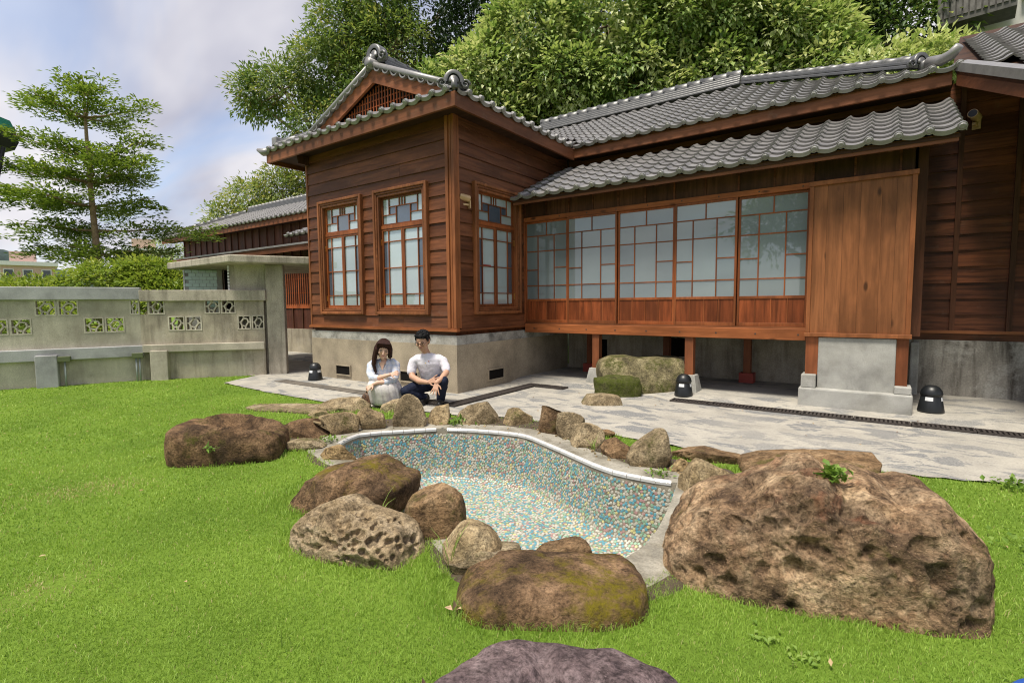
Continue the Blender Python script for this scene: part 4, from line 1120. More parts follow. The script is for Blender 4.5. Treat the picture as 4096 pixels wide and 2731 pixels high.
# ------------------------------------------------------------------ rocks
def rockmat(name, base, dark, light, moss=0.0, mosscol=(.20, .17, .02), pit=0.0, scale=1.0, rough=.9, red=None):
    m, t, b, _ = newmat(name)
    v = coords(t, (1, 1, 1), 23.0)
    g = nz(t, v, 5 * scale, 8, .68, .4); g2 = nz(t, v, 2.0 * scale, 6, .6, .8); fine = nz(t, v, 60, 5, .7); sp = nz(t, v, 160, 2, .5)
    c = ramp(t, g, [(.34, dark), (.48, base), (.64, light)])
    c = mix(t, ramp(t, g2, [(.42, 0.0), (.64, .8)]), c, sc(dark, .8))
    if red: c = mix(t, ramp(t, nz(t, v, 3.1, 5, .6, 1.2), [(.55, 0.0), (.7, .6)]), c, red)
    c = mix(t, .75, c, ramp(t, fine, [(.36, .32), (.5, .95), (.64, 1.35)]), 'MULTIPLY'); c = mix(t, .8, c, ramp(t, nz(t, v, 14, 7, .72, .5), [(.36, .36), (.5, 1.0), (.64, 1.3)]), 'MULTIPLY')
    pk = t.nodes.new('ShaderNodeTexVoronoi'); pk.inputs['Scale'].default_value = 34; t.links.new(v, pk.inputs['Vector'])
    c = mix(t, math_(t, 'MULTIPLY', ramp(t, pk.outputs['Distance'], [(.10, 1.0), (.24, 0.0)]), ramp(t, nz(t, v, 6, 3), [(.45, 0.0), (.6, .8)])), c, sc(dark, .45))  # dark specks paint the shade of small pits into the colour
    c = mix(t, ramp(t, sp, [(.66, 0.0), (.74, .45)]), c, sc(light, 1.35))
    h = fine
    if pit:
        vo = t.nodes.new('ShaderNodeTexVoronoi'); vo.inputs['Scale'].default_value = 22; vo.inputs['Randomness'].default_value = 1; t.links.new(v, vo.inputs['Vector'])
        hp = ramp(t, vo.outputs['Distance'], [(.12, 0.0), (.42, 1.0)])
        c = mix(t, pit * .5, c, ramp(t, vo.outputs['Distance'], [(.08, .45), (.4, 1.0)]), 'MULTIPLY')  # colour darkened inside the pits to paint their shade
        h = math_(t, 'ADD', math_(t, 'MULTIPLY', hp, 1.2 * pit), math_(t, 'MULTIPLY', fine, .6))
    if moss:
        ge = t.nodes.new('ShaderNodeNewGeometry'); se = t.nodes.new('ShaderNodeSeparateXYZ'); t.links.new(ge.outputs['Normal'], se.inputs[0])
        mm = nz(t, v, 3.4, 6, .65, .3)
        f = math_(t, 'MULTIPLY', ramp(t, mm, [(.60 - .25 * moss, 0.0), (.70 - .2 * moss, 1.0)]), ramp(t, nz(t, v, 26, 4, .7), [(.35, .15), (.6, 1.0)]))
        c = mix(t, f, c, mix(t, nz(t, v, 70, 3), mosscol, sc(mosscol, .45)))
    t.links.new(c, b.inputs['Base Color']); b.inputs['Roughness'].default_value = rough; b.inputs['Specular IOR Level'].default_value = .2
    md = nz(t, v, 18, 6, .7, .6); h = math_(t, 'ADD', h, math_(t, 'MULTIPLY', md, 1.6)); bump(t, b, h, .9, .02)
    return m
RM = {
 'tan': rockmat('tan_sandstone', (.41, .305, .17), (.21, .15, .08), (.57, .45, .275), .05, (.13, .12, .035)),
 'grey': rockmat('grey_sandstone', (.39, .30, .18), (.20, .15, .085), (.54, .435, .275), .06, (.11, .11, .03)),
 'brown': rockmat('brown_stone', (.28, .175, .09), (.12, .075, .042), (.44, .30, .17), .1, (.12, .12, .02)),
 'dark': rockmat('dark_brown_stone', (.18, .108, .056), (.07, .045, .027), (.30, .19, .105), .16, (.10, .10, .015)),
 'moss': rockmat('mossy_brown_stone', (.185, .112, .06), (.07, .045, .027), (.33, .21, .12), .40, (.23, .185, .014)),
 'honey': rockmat('honey_sandstone', (.38, .265, .13), (.20, .135, .07), (.52, .39, .21), 0, pit=.7),
 'comb': rockmat('honeycomb_sandstone', (.37, .28, .17), (.24, .175, .10), (.50, .40, .27), 0, pit=.15),
 'giant': rockmat('rust_brown_boulder', (.34, .22, .125), (.08, .05, .033), (.58, .42, .26), .02, (.11, .10, .02), pit=.45, red=(.20, .075, .04)),
 'green': rockmat('green_mossy_stone', (.10, .10, .04), (.05, .05, .02), (.16, .16, .06), 1.2, (.085, .11, .012)),
 'shoe': rockmat('mossy_sandstone', (.235, .20, .105), (.10, .085, .05), (.38, .33, .19), .55, (.09, .105, .015)),
 'purple': rockmat('purple_granite', (.215, .155, .155), (.11, .08, .085), (.34, .26, .26), 0, scale=2.2),
 'flat': rockmat('flat_stepping_stone', (.34, .265, .16), (.20, .15, .09), (.45, .37, .25), .25, (.12, .12, .03)),
}
def unit_ico(sub):
    import bmesh
    bm = bmesh.new(); bmesh.ops.create_icosphere(bm, subdivisions=sub, radius=1.0)
    V = np.array([v.co[:] for v in bm.verts]); F = np.array([[v.index for v in f.verts] for f in bm.faces]); bm.free(); return V, F
ICO = {s_: unit_ico(s_) for s_ in (3, 4, 5, 6, 7)}
FOOT = []
def rock(key, cx_, cy_, ang, dep, poly, mat, label, sub=4, boxy=.75, rough=.05, facets=9, pits=None, seed=0, hollow=None, name='rock', flat_top=None):
    V, F = ICO[sub]; V = V.copy()
    P2 = np.array(poly); c0 = np.array([(P2[:, 0].min() + P2[:, 0].max()) / 2, (P2[:, 1].min() + P2[:, 1].max()) / 2])
    rel = P2 - c0; th = np.arctan2(rel[:, 1], rel[:, 0]); rr_ = np.hypot(rel[:, 0], rel[:, 1])
    o_ = np.argsort(th); th, rr_ = th[o_], rr_[o_]; th = np.r_[th[-1] - 2 * np.pi, th, th[0] + 2 * np.pi]; rr_ = np.r_[rr_[-1], rr_, rr_[0]]
    # polygon radius by ray casting keeps corners straight
    T_ = np.arctan2(V[:, 2], V[:, 0]); rho = np.hypot(V[:, 0], V[:, 2]); dpt = V[:, 1]
    k_ = np.clip(np.searchsorted(th, T_), 1, len(th) - 1); a0, a1, r0, r1 = th[k_ - 1], th[k_], rr_[k_ - 1], rr_[k_]
    w_ = (T_ - a0) / np.maximum(a1 - a0, 1e-6)
    x0, y0, x1, y1 = r0 * np.cos(a0), r0 * np.sin(a0), r1 * np.cos(a1), r1 * np.sin(a1)
    dxp, dyp = np.cos(T_), np.sin(T_); ex, ey_ = x1 - x0, y1 - y0; den = dxp * ey_ - dyp * ex
    rad_ = np.where(np.abs(den) > 1e-6, (x0 * ey_ - y0 * ex) / np.where(np.abs(den) > 1e-6, den, 1), r0 * (1 - w_) + r1 * w_)
    rad_ = np.clip(rad_, .4 * np.minimum(r0, r1), 1.25 * np.maximum(r0, r1))
    rho2 = rho ** boxy; d2 = np.sign(dpt) * np.abs(dpt) ** (boxy * .9)
    d2 *= np.where(rho2 > 1e9, 1, 1)
    X = c0[0] + rho2 * rad_ * np.cos(T_); Z = c0[1] + rho2 * rad_ * np.sin(T_); Y = d2 * dep
    Q = np.stack([X, Y, Z], 1); size = float(max(np.ptp(P2[:, 0]), np.ptp(P2[:, 1])))
    ctr = np.array([c0[0], 0, c0[1]])
    rs = np.random.default_rng(seed + 5)
    for _ in range(facets):           # flat broken faces on the near and far sides
        n_ = rs.normal(size=3); n_[1] = -abs(n_[1]) * 1.3 if rs.random() < .7 else abs(n_[1]); n_[0] *= .42; n_[2] *= .5; n_ /= np.linalg.norm(n_)
        pr_ = (Q - ctr) @ n_; lim = pr_.max() * rs.uniform(.55, .84)
        ov = np.clip(pr_ - lim, 0, None); Q -= (ov * .96)[:, None] * n_
    nr = Q - ctr; nr /= np.linalg.norm(nr, axis=1)[:, None] + 1e-9
    sd = Vector((seed * 3.7, seed * 1.3, seed * 2.1))
    f1 = 2.2 / size; disp = np.empty(len(Q))
    for i, p in enumerate(Q):
        v_ = Vector(p)
        d_ = noise.noise(v_ * f1 + sd) * .8 - .55 * abs(noise.noise(v_ * f1 * 3.3 + sd * 1.7)) + .18 - .3 * abs(noise.noise(v_ * f1 * 8 + sd * 1.1)) + noise.noise(v_ * f1 * 2.6 + sd) * .45 + noise.noise(v_ * f1 * 6.5 + sd) * .2 + (noise.noise(v_ * f1 * 15 + sd) * .12 - abs(noise.noise(v_ * f1 * 22 + sd)) * .09 if sub > 4 else 0)
        disp[i] = d_ * rough * size * .55
    if pits:
        npit, rlo, rhi, dk = pits
        vis = np.where((Q[:, 1] < .3 * dep) & (Q[:, 2] > .02))[0]; cen_ = Q[rs.choice(vis, npit)]
        acc = np.zeros(len(Q))
        for c_ in cen_:
            r_ = rlo + (rhi - rlo) * rs.random() ** 2.2; e = np.linalg.norm((Q - c_) * np.array([1, 1, 1.15]), axis=1) / r_
            acc = np.maximum(acc, dk * r_ * np.clip(1 - e ** 3, 0, 1)); acc = np.where((e >= 1) & (e < 1.35), acc - .06 * r_ * (1.35 - e) / .35, acc)
        disp -= acc
    Q += nr * disp[:, None]
    if hollow:
        hx, hz_, hw, hh = hollow
        top = np.clip((Q[:, 2] - hz_) / .05, 0, 1); r_ = np.hypot((Q[:, 0] - hx) / hw, Q[:, 1] / (dep * .75))
        Q[:, 2] -= top * np.clip(1 - r_ ** 2, 0, 1) * hh
    # never sink far below the turf
    Q[:, 2] = np.maximum(Q[:, 2], -.22)
    me = mesh_np(name, Q, F, mat, True)
    o = inst(name, me, Matrix.Translation((cx_, cy_, 0)) @ Matrix.Rotation(ang, 4, 'Z'))
    tag(o, label, 'rock', 'rocks round the pond' if key not in ('shoestone', 'mossgreen', 'underrock', 'flatstone') else 'stones at the foot of the sliding doors')
    if key == 'giant':
        u0 = P2[13, 0]; kk = np.where(np.abs(Q[:, 0] - u0) < .04)[0]; TOP = Q[kk[np.argmax(Q[kk, 2] - .25 * Q[kk, 1])]]
        globals()['CLOVER'] = (Matrix.Translation((cx_, cy_, 0)) @ Matrix.Rotation(ang, 4, 'Z')) @ Vector(TOP)
    low = P2[P2[:, 1] < P2[:, 1].min() + .6 * np.ptp(P2[:, 1])]
    FOOT.append((cx_, cy_, ang, low[:, 0].min(), low[:, 0].max(), dep, P2[:, 1].max()))
    return o
ROCKS = [
('hollow',-4.82,2.38,0.80,0.36,[(-0.58,0.28),(-0.53,0.32),(-0.42,0.31),(-0.38,0.34),(-0.28,0.36),(-0.16,0.36),(-0.02,0.35),(0.08,0.31),(0.21,0.28),(0.28,0.25),(0.34,0.18),(0.36,0.08),(0.35,-0.14),(0.31,-0.18),(0.12,-0.20),(-0.12,-0.22),(-0.36,-0.19),(-0.50,-0.19),(-0.57,-0.15),(-0.58,-0.14),(-0.59,0.18)]),
('cracked',-4.83,3.11,0.22,0.20,[(-0.48,-0.14),(-0.41,0.09),(-0.31,0.13),(-0.23,0.16),(-0.08,0.18),(0.05,0.19),(0.13,0.17),(0.19,0.14),(0.23,0.09),(0.23,-0.14),(0.21,-0.14),(0.14,-0.14),(0.01,-0.15),(-0.13,-0.15),(-0.26,-0.14),(-0.38,-0.14),(-0.42,-0.14)]),
('wedge',-4.64,3.35,0.84,0.11,[(-0.32,0.18),(-0.25,0.21),(-0.16,0.23),(-0.07,0.24),(0.02,0.24),(0.10,0.22),(0.16,0.18),(0.16,0.11),(0.14,-0.14),(0.12,-0.14),(0.06,-0.14),(-0.04,-0.14),(-0.12,-0.14),(-0.14,0.06),(-0.18,0.12),(-0.23,0.16)]),
('smallpale',-5.64,3.70,0.96,0.08,[(-0.15,0.01),(-0.11,0.05),(-0.04,0.08),(0.04,0.08),(0.10,0.07),(0.15,0.03),(0.11,0.00),(0.02,-0.01),(-0.08,-0.02)]),
('dome',-5.66,4.15,0.58,0.20,[(-0.42,-0.14),(-0.37,0.07),(-0.30,0.13),(-0.21,0.16),(-0.11,0.18),(-0.04,0.19),(0.05,0.19),(0.13,0.18),(0.20,0.15),(0.26,0.09),(0.30,0.06),(0.22,-0.14),(0.15,-0.14),(0.05,-0.14),(-0.14,-0.14),(-0.29,-0.14)]),
('leanleft',-4.52,3.68,0.81,0.10,[(-0.20,0.19),(-0.15,0.23),(-0.08,0.26),(-0.01,0.27),(0.04,0.27),(0.07,0.25),(0.08,0.19),(0.10,0.12),(0.13,-0.14),(0.11,-0.14),(0.03,-0.14),(-0.04,-0.14),(-0.10,-0.14),(-0.16,0.06),(-0.19,0.12)]),
('tall',-4.28,3.95,0.61,0.10,[(-0.17,0.12),(-0.16,0.18),(-0.14,0.25),(-0.11,0.32),(-0.06,0.37),(-0.01,0.39),(0.06,0.39),(0.11,0.36),(0.13,0.31),(0.16,0.24),(0.19,0.15),(0.20,0.10),(0.18,-0.14),(0.13,-0.14),(0.06,-0.14),(-0.06,-0.14),(-0.15,-0.14),(-0.18,-0.14)]),
('ledge',-5.13,4.45,0.58,0.12,[(-0.18,0.07),(-0.09,0.10),(0.01,0.15),(0.11,0.16),(0.11,-0.14),(-0.04,-0.14),(-0.13,-0.14)]),
('squareblock',-4.09,4.24,0.69,0.12,[(-0.13,0.07),(-0.10,0.15),(-0.03,0.21),(0.04,0.22),(0.12,0.24),(0.13,0.16),(0.13,0.07),(0.11,-0.14),(0.03,-0.14),(-0.08,-0.14),(-0.13,-0.14)]),
('wideblock',-3.71,4.54,0.80,0.13,[(-0.27,0.09),(-0.24,0.15),(-0.14,0.21),(-0.02,0.24),(0.08,0.25),(0.18,0.22),(0.22,0.16),(0.23,-0.14),(0.19,-0.14),(0.06,-0.14),(-0.07,-0.14),(-0.17,-0.14)]),
('peaked',-3.33,4.75,0.76,0.13,[(-0.20,-0.14),(-0.14,0.10),(-0.11,0.18),(-0.05,0.20),(0.02,0.19),(0.07,0.15),(0.11,0.12),(0.18,0.08),(0.18,-0.14),(0.09,-0.14),(-0.01,-0.14),(-0.08,-0.14),(-0.16,-0.14)]),
('notched',-2.84,4.63,0.29,0.12,[(-0.16,0.09),(-0.15,0.16),(-0.12,0.20),(-0.09,0.30),(-0.01,0.32),(0.03,0.35),(0.10,0.36),(0.15,0.33),(0.19,0.31),(0.21,0.25),(0.16,0.20),(0.13,0.11),(0.10,-0.14),(0.08,-0.14),(-0.01,-0.14),(-0.10,-0.14)]),
('slopetop',-2.55,4.56,0.66,0.10,[(-0.13,0.10),(-0.12,0.20),(-0.12,0.26),(-0.07,0.28),(0.04,0.27),(0.12,0.24),(0.17,0.20),(0.18,0.15),(0.13,0.09),(0.07,-0.14),(-0.01,-0.14),(-0.06,-0.14),(-0.11,-0.14)]),
('greyblock',-2.28,4.36,0.69,0.12,[(-0.14,0.18),(-0.12,0.21),(-0.07,0.23),(0.03,0.23),(0.09,0.22),(0.16,0.19),(0.20,0.15),(0.20,0.09),(0.13,-0.14),(0.05,-0.14),(-0.01,-0.14),(-0.07,-0.14),(-0.13,0.07)]),
('lowbrown',-1.88,4.21,0.59,0.11,[(-0.13,0.09),(-0.10,0.14),(-0.05,0.17),(0.02,0.18),(0.09,0.16),(0.14,0.13),(0.17,0.10),(0.15,-0.14),(0.14,-0.14),(0.04,-0.14),(-0.05,-0.14),(-0.12,-0.14)]),
('bell',-1.56,4.13,0.63,0.13,[(-0.16,0.08),(-0.13,0.14),(-0.11,0.20),(-0.07,0.28),(-0.04,0.31),(0.04,0.32),(0.12,0.32),(0.16,0.32),(0.18,0.26),(0.19,0.19),(0.21,0.11),(0.20,-0.14),(0.16,-0.14),(0.08,-0.14),(-0.03,-0.14),(-0.11,-0.14)]),
('chip',-1.30,4.12,0.59,0.07,[(-0.08,-0.14),(-0.05,0.08),(0.04,0.11),(0.10,0.09),(0.11,-0.14),(0.02,-0.14),(-0.06,-0.14)]),
('chiplow',-1.26,4.05,0.59,0.06,[(-0.05,0.00),(0.01,0.02),(0.07,0.01),(0.07,-0.00),(0.01,-0.01)]),
('block',-0.99,3.79,0.84,0.15,[(-0.16,0.07),(-0.14,0.19),(-0.10,0.25),(-0.01,0.25),(0.10,0.19),(0.27,0.12),(0.27,-0.14),(0.14,-0.14),(-0.01,-0.14),(-0.14,-0.14),(-0.17,-0.14)]),
('slab',-1.17,4.60,0.14,0.20,[(-0.32,0.05),(-0.25,0.09),(-0.08,0.09),(0.11,0.06),(0.28,0.05),(0.38,-0.00),(0.27,-0.03),(0.11,-0.02),(-0.11,-0.01),(-0.31,-0.02)]),
('backboulder',-0.36,4.56,0.38,0.36,[(-0.53,0.07),(-0.50,0.10),(-0.37,0.14),(-0.21,0.16),(0.00,0.18),(0.20,0.19),(0.37,0.19),(0.52,0.18),(0.59,0.16),(0.63,0.08),(0.64,-0.14),(0.62,-0.16),(0.43,-0.16),(0.03,-0.15),(-0.32,-0.15),(-0.49,-0.14)]),
('giant',-0.35,2.91,0.25,0.41,[(-0.66,-0.26),(-0.63,-0.14),(-0.60,-0.14),(-0.58,0.14),(-0.51,0.25),(-0.43,0.33),(-0.33,0.38),(-0.22,0.41),(-0.16,0.46),(-0.03,0.52),(0.07,0.56),(0.13,0.56),(0.18,0.52),(0.22,0.48),(0.25,0.49),(0.29,0.51),(0.39,0.50),(0.46,0.47),(0.54,0.50),(0.61,0.49),(0.66,0.45),(0.72,0.39),(0.75,0.33),(0.78,0.25),(0.80,0.20),(0.81,0.07),(0.82,-0.15),(0.80,-0.23),(0.74,-0.31),(0.65,-0.35),(0.52,-0.37),(0.45,-0.36),(0.35,-0.34),(0.24,-0.31),(0.13,-0.27),(0.01,-0.25),(-0.14,-0.26),(-0.35,-0.26),(-0.52,-0.29),(-0.62,-0.32)]),
('mossybrown',-2.90,2.22,0.32,0.29,[(-0.66,-0.14),(-0.62,-0.14),(-0.52,0.09),(-0.40,0.18),(-0.28,0.22),(-0.18,0.24),(-0.08,0.29),(-0.01,0.31),(0.11,0.32),(0.22,0.29),(0.27,0.25),(0.40,0.23),(0.41,0.20),(0.39,0.12),(0.33,-0.14),(0.30,-0.20),(0.17,-0.23),(-0.06,-0.23),(-0.29,-0.22),(-0.47,-0.23),(-0.61,-0.22)]),
('behindmoss',-2.94,2.64,0.65,0.12,[(-0.19,0.19),(-0.06,0.18),(0.05,0.16),(0.11,0.11),(0.14,-0.14),(0.15,-0.14),(0.12,-0.14),(0.01,-0.14),(-0.15,-0.14)]),
('round',-2.15,2.18,0.60,0.12,[(-0.18,0.16),(-0.15,0.24),(-0.10,0.29),(-0.03,0.30),(0.05,0.30),(0.12,0.27),(0.16,0.23),(0.18,0.17),(0.19,0.11),(0.18,-0.14),(0.12,-0.14),(0.06,-0.14),(0.01,-0.14),(-0.08,-0.14),(-0.15,0.06)]),
('honeycomb',-2.26,1.84,0.18,0.24,[(-0.57,-0.14),(-0.57,0.08),(-0.53,0.13),(-0.44,0.19),(-0.34,0.23),(-0.29,0.25),(-0.24,0.24),(-0.17,0.21),(-0.06,0.21),(0.02,0.20),(0.11,0.18),(0.17,0.15),(0.22,0.08),(0.27,-0.14),(0.30,-0.14),(0.30,-0.17),(0.22,-0.21),(0.07,-0.27),(-0.13,-0.33),(-0.29,-0.32),(-0.40,-0.28),(-0.50,-0.22),(-0.56,-0.17)]),
('dimpled',-1.72,2.04,0.73,0.14,[(-0.18,-0.14),(-0.17,0.10),(-0.12,0.16),(-0.08,0.21),(-0.03,0.23),(0.02,0.22),(0.08,0.19),(0.12,0.15),(0.15,0.10),(0.19,-0.14),(0.19,-0.14),(0.10,-0.14),(-0.02,-0.14),(-0.12,-0.14),(-0.17,-0.14)]),
('paleflat',-1.62,2.00,0.81,0.14,[(-0.22,0.03),(-0.18,0.07),(-0.12,0.08),(-0.08,0.12),(-0.02,0.13),(0.09,0.11),(0.19,0.10),(0.24,0.09),(0.25,0.04),(0.05,0.02),(-0.07,0.01),(-0.17,-0.00)]),
('brownlow',-1.31,2.28,0.60,0.11,[(-0.16,0.06),(-0.11,0.10),(-0.03,0.11),(0.04,0.13),(0.10,0.14),(0.14,0.12),(0.17,0.08),(0.17,0.03),(0.06,0.01),(-0.11,0.02)]),
('tiny',-1.15,2.34,0.60,0.04,[(-0.05,0.01),(-0.01,0.04),(0.04,0.05),(0.04,0.00),(-0.01,-0.01)]),
('frontmossy',-1.30,1.99,0.59,0.30,[(-0.50,-0.23),(-0.47,-0.15),(-0.45,-0.14),(-0.40,-0.14),(-0.34,0.07),(-0.28,0.10),(-0.20,0.13),(-0.12,0.14),(-0.03,0.14),(0.07,0.13),(0.18,0.13),(0.26,0.12),(0.34,0.11),(0.40,0.10),(0.46,0.11),(0.51,0.08),(0.54,-0.14),(0.53,-0.14),(0.51,-0.18),(0.48,-0.23),(0.41,-0.25),(0.26,-0.26),(0.07,-0.27),(-0.13,-0.28),(-0.24,-0.27),(-0.40,-0.25)]),
('honey',-3.88,2.78,0.14,0.14,[(-0.40,-0.14),(-0.33,-0.14),(-0.21,0.08),(-0.10,0.12),(0.01,0.13),(0.08,0.14),(0.13,0.11),(0.19,0.09),(0.22,-0.14),(0.22,-0.14),(0.13,-0.14),(0.01,-0.15),(-0.09,-0.16),(-0.18,-0.15),(-0.27,-0.14)]),
('palestep',-4.45,2.79,0.46,0.13,[(-0.24,0.06),(-0.17,0.08),(-0.09,0.09),(0.01,0.09),(0.15,0.10),(0.17,0.07),(0.17,0.02),(0.09,-0.02),(-0.01,-0.03),(-0.12,-0.03),(-0.23,0.00)]),
('shoestone',-3.06,7.61,0.57,0.42,[(-0.60,0.37),(-0.56,0.47),(-0.40,0.55),(-0.15,0.56),(0.07,0.51),(0.35,0.54),(0.68,0.53),(0.70,0.40),(0.69,0.11),(0.55,-0.14),(0.08,-0.15),(-0.30,-0.14),(-0.59,0.21)]),
('mossgreen',-3.14,7.07,0.57,0.21,[(-0.34,0.12),(-0.33,0.26),(-0.09,0.30),(0.21,0.30),(0.34,0.26),(0.37,0.12),(0.33,-0.14),(0.06,-0.14),(-0.30,-0.14)]),
('underrock',-2.65,7.51,0.57,0.15,[(-0.25,0.07),(-0.06,0.13),(0.18,0.13),(0.27,0.07),(0.24,-0.14),(-0.18,-0.14)]),
('flatstone',-3.08,6.33,0.58,0.37,[(-0.34,-0.14),(-0.14,0.12),(0.08,0.14),(0.28,0.12),(0.37,-0.14),(0.37,-0.14),(0.08,-0.16),(-0.25,-0.14)]),
('brownbit',-2.23,4.82,0.73,0.06,[(-0.06,0.08),(-0.00,0.08),(0.07,0.05),(0.07,0.00),(-0.04,-0.00)]),
]
RI = {
 'hollow': ('dark', 'dark brown boulder with a hollow top standing on the lawn left of the pond', dict(sub=6, boxy=.5, rough=.04, hollow=(-.05, .10, .42, .17), facets=1)),
 'cracked': ('dark', 'dark brown rock with a vertical crack behind the big hollow-topped boulder', dict(sub=5, boxy=.6)),
 'wedge': ('tan', 'wedge rock with a pale flat top above the left end of the white coping', dict(sub=5, boxy=.55, rough=.035, facets=7)),
 'smallpale': ('tan', 'small low pale rock wedged below the pierced dome rock', dict()),
 'dome': ('grey', 'rounded rock with a small knob on top, left of the crouching woman', dict(sub=5, boxy=.7)),
 'leanleft': ('tan', 'tan rock leaning left in front of the white skirt', dict(sub=5, boxy=.6, rough=.04)),
 'tall': ('grey', 'tallest upright rock in front of the crouching man', dict(sub=5, boxy=.6, rough=.04)),
 'ledge': ('grey', 'flat ledge stone between the two people, half hidden by the tallest rock', dict(boxy=.6)),
 'squareblock': ('tan', 'small squarish rock with a slanted pale top below the man’s shoe', dict(boxy=.5, rough=.035)),
 'wideblock': ('grey', 'wide greenish rock behind the highest part of the white coping', dict(sub=5, boxy=.6, rough=.04)),
 'peaked': ('tan', 'low peaked tan rock between the wide greenish rock and the notched one', dict(rough=.04)),
 'notched': ('brown', 'tall notched rock with a knob on top behind the bend of the coping', dict(sub=5, boxy=.65)),
 'slopetop': ('grey', 'rock with a sloping flat top overlapping the notched rock', dict(sub=5, boxy=.55, rough=.035)),
 'greyblock': ('grey', 'chunky pale grey block with a grass tuft at its foot', dict(sub=5, boxy=.55, rough=.035)),
 'lowbrown': ('brown', 'low dark brown rock just left of the bell shaped rock', dict(sub=5)),
 'bell': ('grey', 'large bell shaped rock standing on bare soil above the right part of the coping', dict(sub=5, boxy=.62, rough=.04)),
 'chip': ('honey', 'small broken yellowish stone right of the bell shaped rock', dict(boxy=.55)),
 'chiplow': ('honey', 'thin flake of stone lying below the small yellowish stone', dict(sub=3)),
 'block': ('tan', 'blocky greenish tan rock at the right end of the white coping', dict(sub=5, boxy=.5, rough=.03, facets=7)),
 'slab': ('brown', 'long low brown slab along the paving edge behind the bell shaped rock', dict(sub=5, boxy=.55)),
 'backboulder': ('brown', 'long flat topped reddish boulder behind the giant pitted boulder', dict(sub=5, boxy=.5, rough=.03, facets=7)),
 'giant': ('giant', 'giant rust brown pitted boulder, the largest rock, right of the pond', dict(sub=7, boxy=.55, rough=.06, pits=(210, .008, .062, .8), facets=0)),
 'mossybrown': ('moss', 'large brown boulder with yellow moss and a reddish top, left edge of the pond', dict(sub=6, boxy=.6, rough=.04, facets=2)),
 'behindmoss': ('tan', 'tan rock peeking out behind the large moss streaked boulder', dict()),
 'round': ('brown', 'rounded dark fronted rock between the moss streaked boulder and the pond floor', dict(sub=5, boxy=.66, rough=.04, facets=3)),
 'honeycomb': ('comb', 'pale honeycombed rock full of round pits in front of the moss streaked boulder', dict(sub=7, boxy=.66, rough=.04, pits=(190, .014, .036, 1.5), facets=1)),
 'dimpled': ('tan', 'dome shaped tan rock at the near edge of the pond floor', dict(sub=5, boxy=.66, rough=.04)),
 'paleflat': ('flat', 'low flat pale stone behind the mossy foreground rock', dict(sub=5, boxy=.6)),
 'brownlow': ('brown', 'low reddish rock peeking over the mossy foreground rock', dict(boxy=.6)),
 'tiny': ('tan', 'tiny pale stone at the right end of the low reddish rock', dict(sub=3)),
 'frontmossy': ('moss', 'dark brown oval rock with mustard moss in the grass in front of the pond', dict(sub=6, boxy=.60, rough=.03, facets=0)),
 'honey': ('honey', 'honey coloured pitted rock at the left tip of the pond', dict(sub=5, pits=(40, .008, .022, .8))),
 'palestep': ('flat', 'flat pale stone between the hollow-topped boulder and the pond', dict(sub=5, boxy=.5, rough=.03)),
 'shoestone': ('shoe', 'wide mossy stepping stone under the sliding doors', dict(sub=5, boxy=.40, rough=.025, facets=1)),
 'mossgreen': ('green', 'bright green moss covered stone in front of the wide stepping stone', dict(sub=5, boxy=.62, rough=.07, facets=0)),
 'underrock': ('tan', 'small stone propping the right end of the wide stepping stone', dict()),
 'flatstone': ('flat', 'low flat pale stone set in the paving before the stepping stones', dict(sub=5, boxy=.6, rough=.03)),
 'brownbit': ('brown', 'small reddish stone behind the pale grey block with the grass tuft', dict()),
}
for i, (k, x, y, an, dp, pl) in enumerate(ROCKS):
    mt, lb, kw = RI[k]; rock(k, x, y, an, dp, pl, RM[mt], lb, seed=i * 3 + 1, name='boulder' if k in ('hollow', 'giant', 'mossybrown', 'backboulder') else 'rock', **kw)
# flat slab lying in the lawn
ps = [(-7.02, 3.62), (-6.55, 3.98), (-6.0, 4.24), (-5.72, 4.22), (-5.75, 3.92), (-5.85, 3.72), (-6.2, 3.62), (-6.62, 3.44), (-6.92, 3.44)]
mb = MB(); mb.loft([[Vector((x, y, -.05)) for x, y in ps], [Vector((x, y, .022)) for x, y in ps], [Vector((-6.3 + (x + 6.3) * .95, 3.8 + (y - 3.8) * .93, .034)) for x, y in ps]])
o = mb.build('paving_stone', RM['flat']); tag(o, 'flat pinkish stone slab sunk in the lawn beside the paving', 'paving stone')
FOOT.append((-6.35, 3.82, R(33), -.7, .7, .22, .03))
# carved granite basin stone at the very front: wide low ring with grooves
N1, N2 = 96, 30; V_, F_ = [], []
cx_, cy_ = -.70, 1.20
for i in range(N2):
    s_ = i / (N2 - 1)
    for j in range(N1):
        a = 2 * math.pi * j / N1
        ro_ = .545 + .05 * noise.noise((math.cos(a) * 1.7, math.sin(a) * 1.7, 3)) + .03 * noise.noise((math.cos(a) * 5, math.sin(a) * 5, 9))
        if s_ < .35: q = s_ / .35; r_ = ro_ * (1.0 - .10 * q * q); z = -.06 + .16 * math.sin(q * 1.45)
        else:
            q = (s_ - .35) / .65; r_ = ro_ * (.90 - .86 * q)
            pet = max(0.0, math.sin(a * 6.0 + .6)) ** 6
            z = .10 + .025 * math.sin(min(1, q * 1.6) * math.pi) - .10 * max(0, (q - .40) / .60) ** .6 - .05 * pet * math.sin(min(1, q / .6) * math.pi)
        x_, y_ = cx_ + r_ * math.cos(a), cy_ + r_ * math.sin(a)
        z += .012 * noise.noise((x_ * 7, y_ * 7, 0)) + .006 * noise.noise((x_ * 20, y_ * 20, 0))
        V_.append((x_, y_, z))
for i in range(N2 - 1):
    for j in range(N1): F_.append((i * N1 + j, i * N1 + (j + 1) % N1, (i + 1) * N1 + (j + 1) % N1, (i + 1) * N1 + j))
me = mesh_np('basin_stone', V_, F_, RM['purple'], True)
